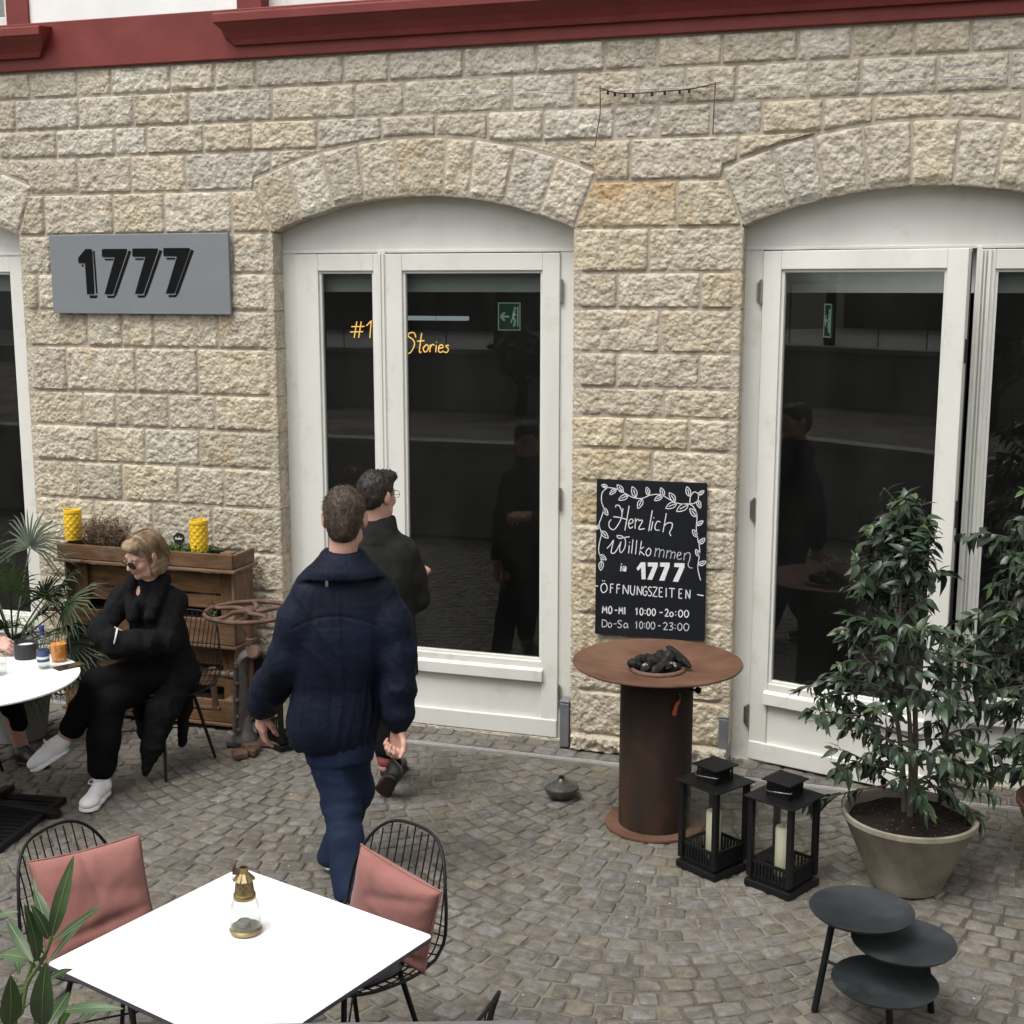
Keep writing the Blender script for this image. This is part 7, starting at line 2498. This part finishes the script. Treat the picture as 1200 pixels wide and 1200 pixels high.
for sx in (-1, 1):
    q.tube([T3(sx * .060, .099, .010), T3(sx * .074, .05, .010), T3(sx * .080, -.01, .010)], .0016, 5)
    c = T3(sx * .034, .1045, .002)
    mm = mh3 @ Matrix.Rotation(sx * R(-12), 3, 'Z')
    q.tube([c + mm @ Vector((.028 * math.copysign(abs(math.cos(2 * math.pi * k / 22)) ** .8, math.cos(2 * math.pi * k / 22)), .001, .023 * math.sin(2 * math.pi * k / 22) - .003)) for k in range(22)], .0012, 5, closed=True)
q.tube([T3(-.01, .107, .012), T3(.01, .107, .012)], .0016, 5)
q.shift(-wpos(wm))
obj('frame', q, M['brass'], sgl, loc=(0, 0, 0), smooth=60)
M['lip'] = pm('lips', [(.40, .12, .10), (.46, .15, .13)], rough=(.4, .5))
build('lips', [ell(T3(0, .0905, -.0575), (.020, .0105, .0045), .003, mh3), ell(T3(0, .089, -.067), (.017, .0105, .0052), .003, mh3)], .003, M['lip'], wm, relax=1)
q = MB().lathe([(.0, -.007), (.006, -.005), (.008, 0), (.006, .005), (0, .007)], 12)
e_ = T3(.084, -.006, -.036)
q.shift(e_ - wpos(wm))
obj('earring', q, M['tagwhite'], wm, smooth=60)
ax_ = Vector((-.82, -.50, .27)).normalized()
u_ = ax_.orthogonal().normalized()
v_ = ax_.cross(u_)
c_ = Vector((-4.070, -1.386, .845))
q = MB().tube([c_ + (u_ * math.cos(2 * math.pi * k / 28) + v_ * math.sin(2 * math.pi * k / 28)) * .0525 for k in range(28)], .0055, 8, closed=True)
q.shift(-wpos(wm))
obj('cuff', q, M['tagwhite'], wm, loc=(0, 0, 0), smooth=60)

# ---------------------------------------------------------------- guest mostly outside the left edge
gs = thing('person', 'guest at the left edge of whom only a hand and a dark shoe show', 'person', (-5.12, -1.52, 0))
mh4 = head_frame((.95, -.2, 0))
hp, T4 = head((-5.06, -1.52, 1.27), mh4, (-5.10, -1.52, 1.06))
body = hp + chain([(-5.12, -1.52, .56), (-5.12, -1.52, .85), (-5.11, -1.52, 1.02)], [.13, .12, .10], .05) + [cap((-5.10, -1.38, 1.0), (-5.10, -1.68, 1.0), .05, .05, .05)]
body += chain([(-5.09, -1.36, .99), (-4.98, -1.38, .78), (-4.735, -1.50, .80)], [.05, .042, .028], .03) + chain([(-5.09, -1.69, .99), (-4.98, -1.74, .78), (-4.78, -1.74, .775)], [.05, .042, .03], .03)
body += hand((-4.735, -1.502, .80), (.75, -.38, .12), (.35, .5, -.55), -1, (.6, .6, .4), .95)
body += hand((-4.78, -1.74, .776), (.95, .1, -.05), (0, 0, -1), -1, (.2, .2, .1), .95)
body += chain([(-5.14, -1.43, .55), (-4.88, -1.30, .52), (-4.86, -1.20, .10)], [.09, .06, .04], .03) + chain([(-5.08, -1.62, .55), (-4.88, -1.66, .52), (-4.98, -1.62, .10)], [.09, .06, .04], .03)
build('body', body, .006, M['skin'], gs)
build('jumper', chain([(-5.12, -1.52, .56), (-5.12, -1.52, .85), (-5.11, -1.52, 1.01)], [.175, .155, .125], .05) + [cap((-5.10, -1.38, .99), (-5.10, -1.67, .99), .07, .07, .05)] +
      chain([(-5.09, -1.36, .98), (-4.98, -1.38, .78), (-4.78, -1.48, .795)], [.07, .06, .045], .03) + chain([(-5.09, -1.69, .98), (-4.98, -1.74, .78), (-4.82, -1.74, .775)], [.07, .06, .045], .03),
      .009, M['charcoalwool'], gs, fold=folds(9, 9, 7, .006, 2))
build('trousers', chain([(-5.14, -1.43, .55), (-4.88, -1.30, .52)], [.10, .075], .03) + chain([(-4.88, -1.30, .52), (-4.86, -1.22, .24)], [.075, .055], .03) + chain([(-5.14, -1.62, .55), (-4.88, -1.66, .52)], [.10, .075], .03) + chain([(-4.88, -1.66, .52), (-4.97, -1.62, .24)], [.075, .055], .03),
      .009, M['blackcloth'], gs, fold=folds(8, 8, 8, .006, 4))
build('hair', [ell(T4(0, -.018, .038), (.083, .100, .090), .03, mh4), ell(T4(0, .125, -.03), (.095, .085, .09), .015, mh4, 'cut')], .006, M['hairdark'], gs, fold=hfold(40, .004))
for heel, toe, ank in (((-4.895, -1.20, .004), (-4.66, -1.25, .004), (-4.86, -1.205, .09)), ((-5.03, -1.62, .004), (-4.78, -1.60, .004), (-4.98, -1.62, .09))):
    U, So = shoe(heel, toe, ank, (0, 0, 1))
    s_ = build('shoe', U, .006, M['leather'], gs)
    build('sole', So, .006, M['rustdark'], s_)
gc = [c for c in bpy.data.objects if c.name.startswith('wire_chair') and c.parent is None][0]
g2 = thing('wire_chair', 'black wire chair of the guest beyond the left edge of the view', 'chair', (-5.10, -1.52, 0), R(-100), 'black wire chairs')
for ch in CHAIR[0].children:
    c = ch.copy()
    COL.objects.link(c)
    c.parent = g2
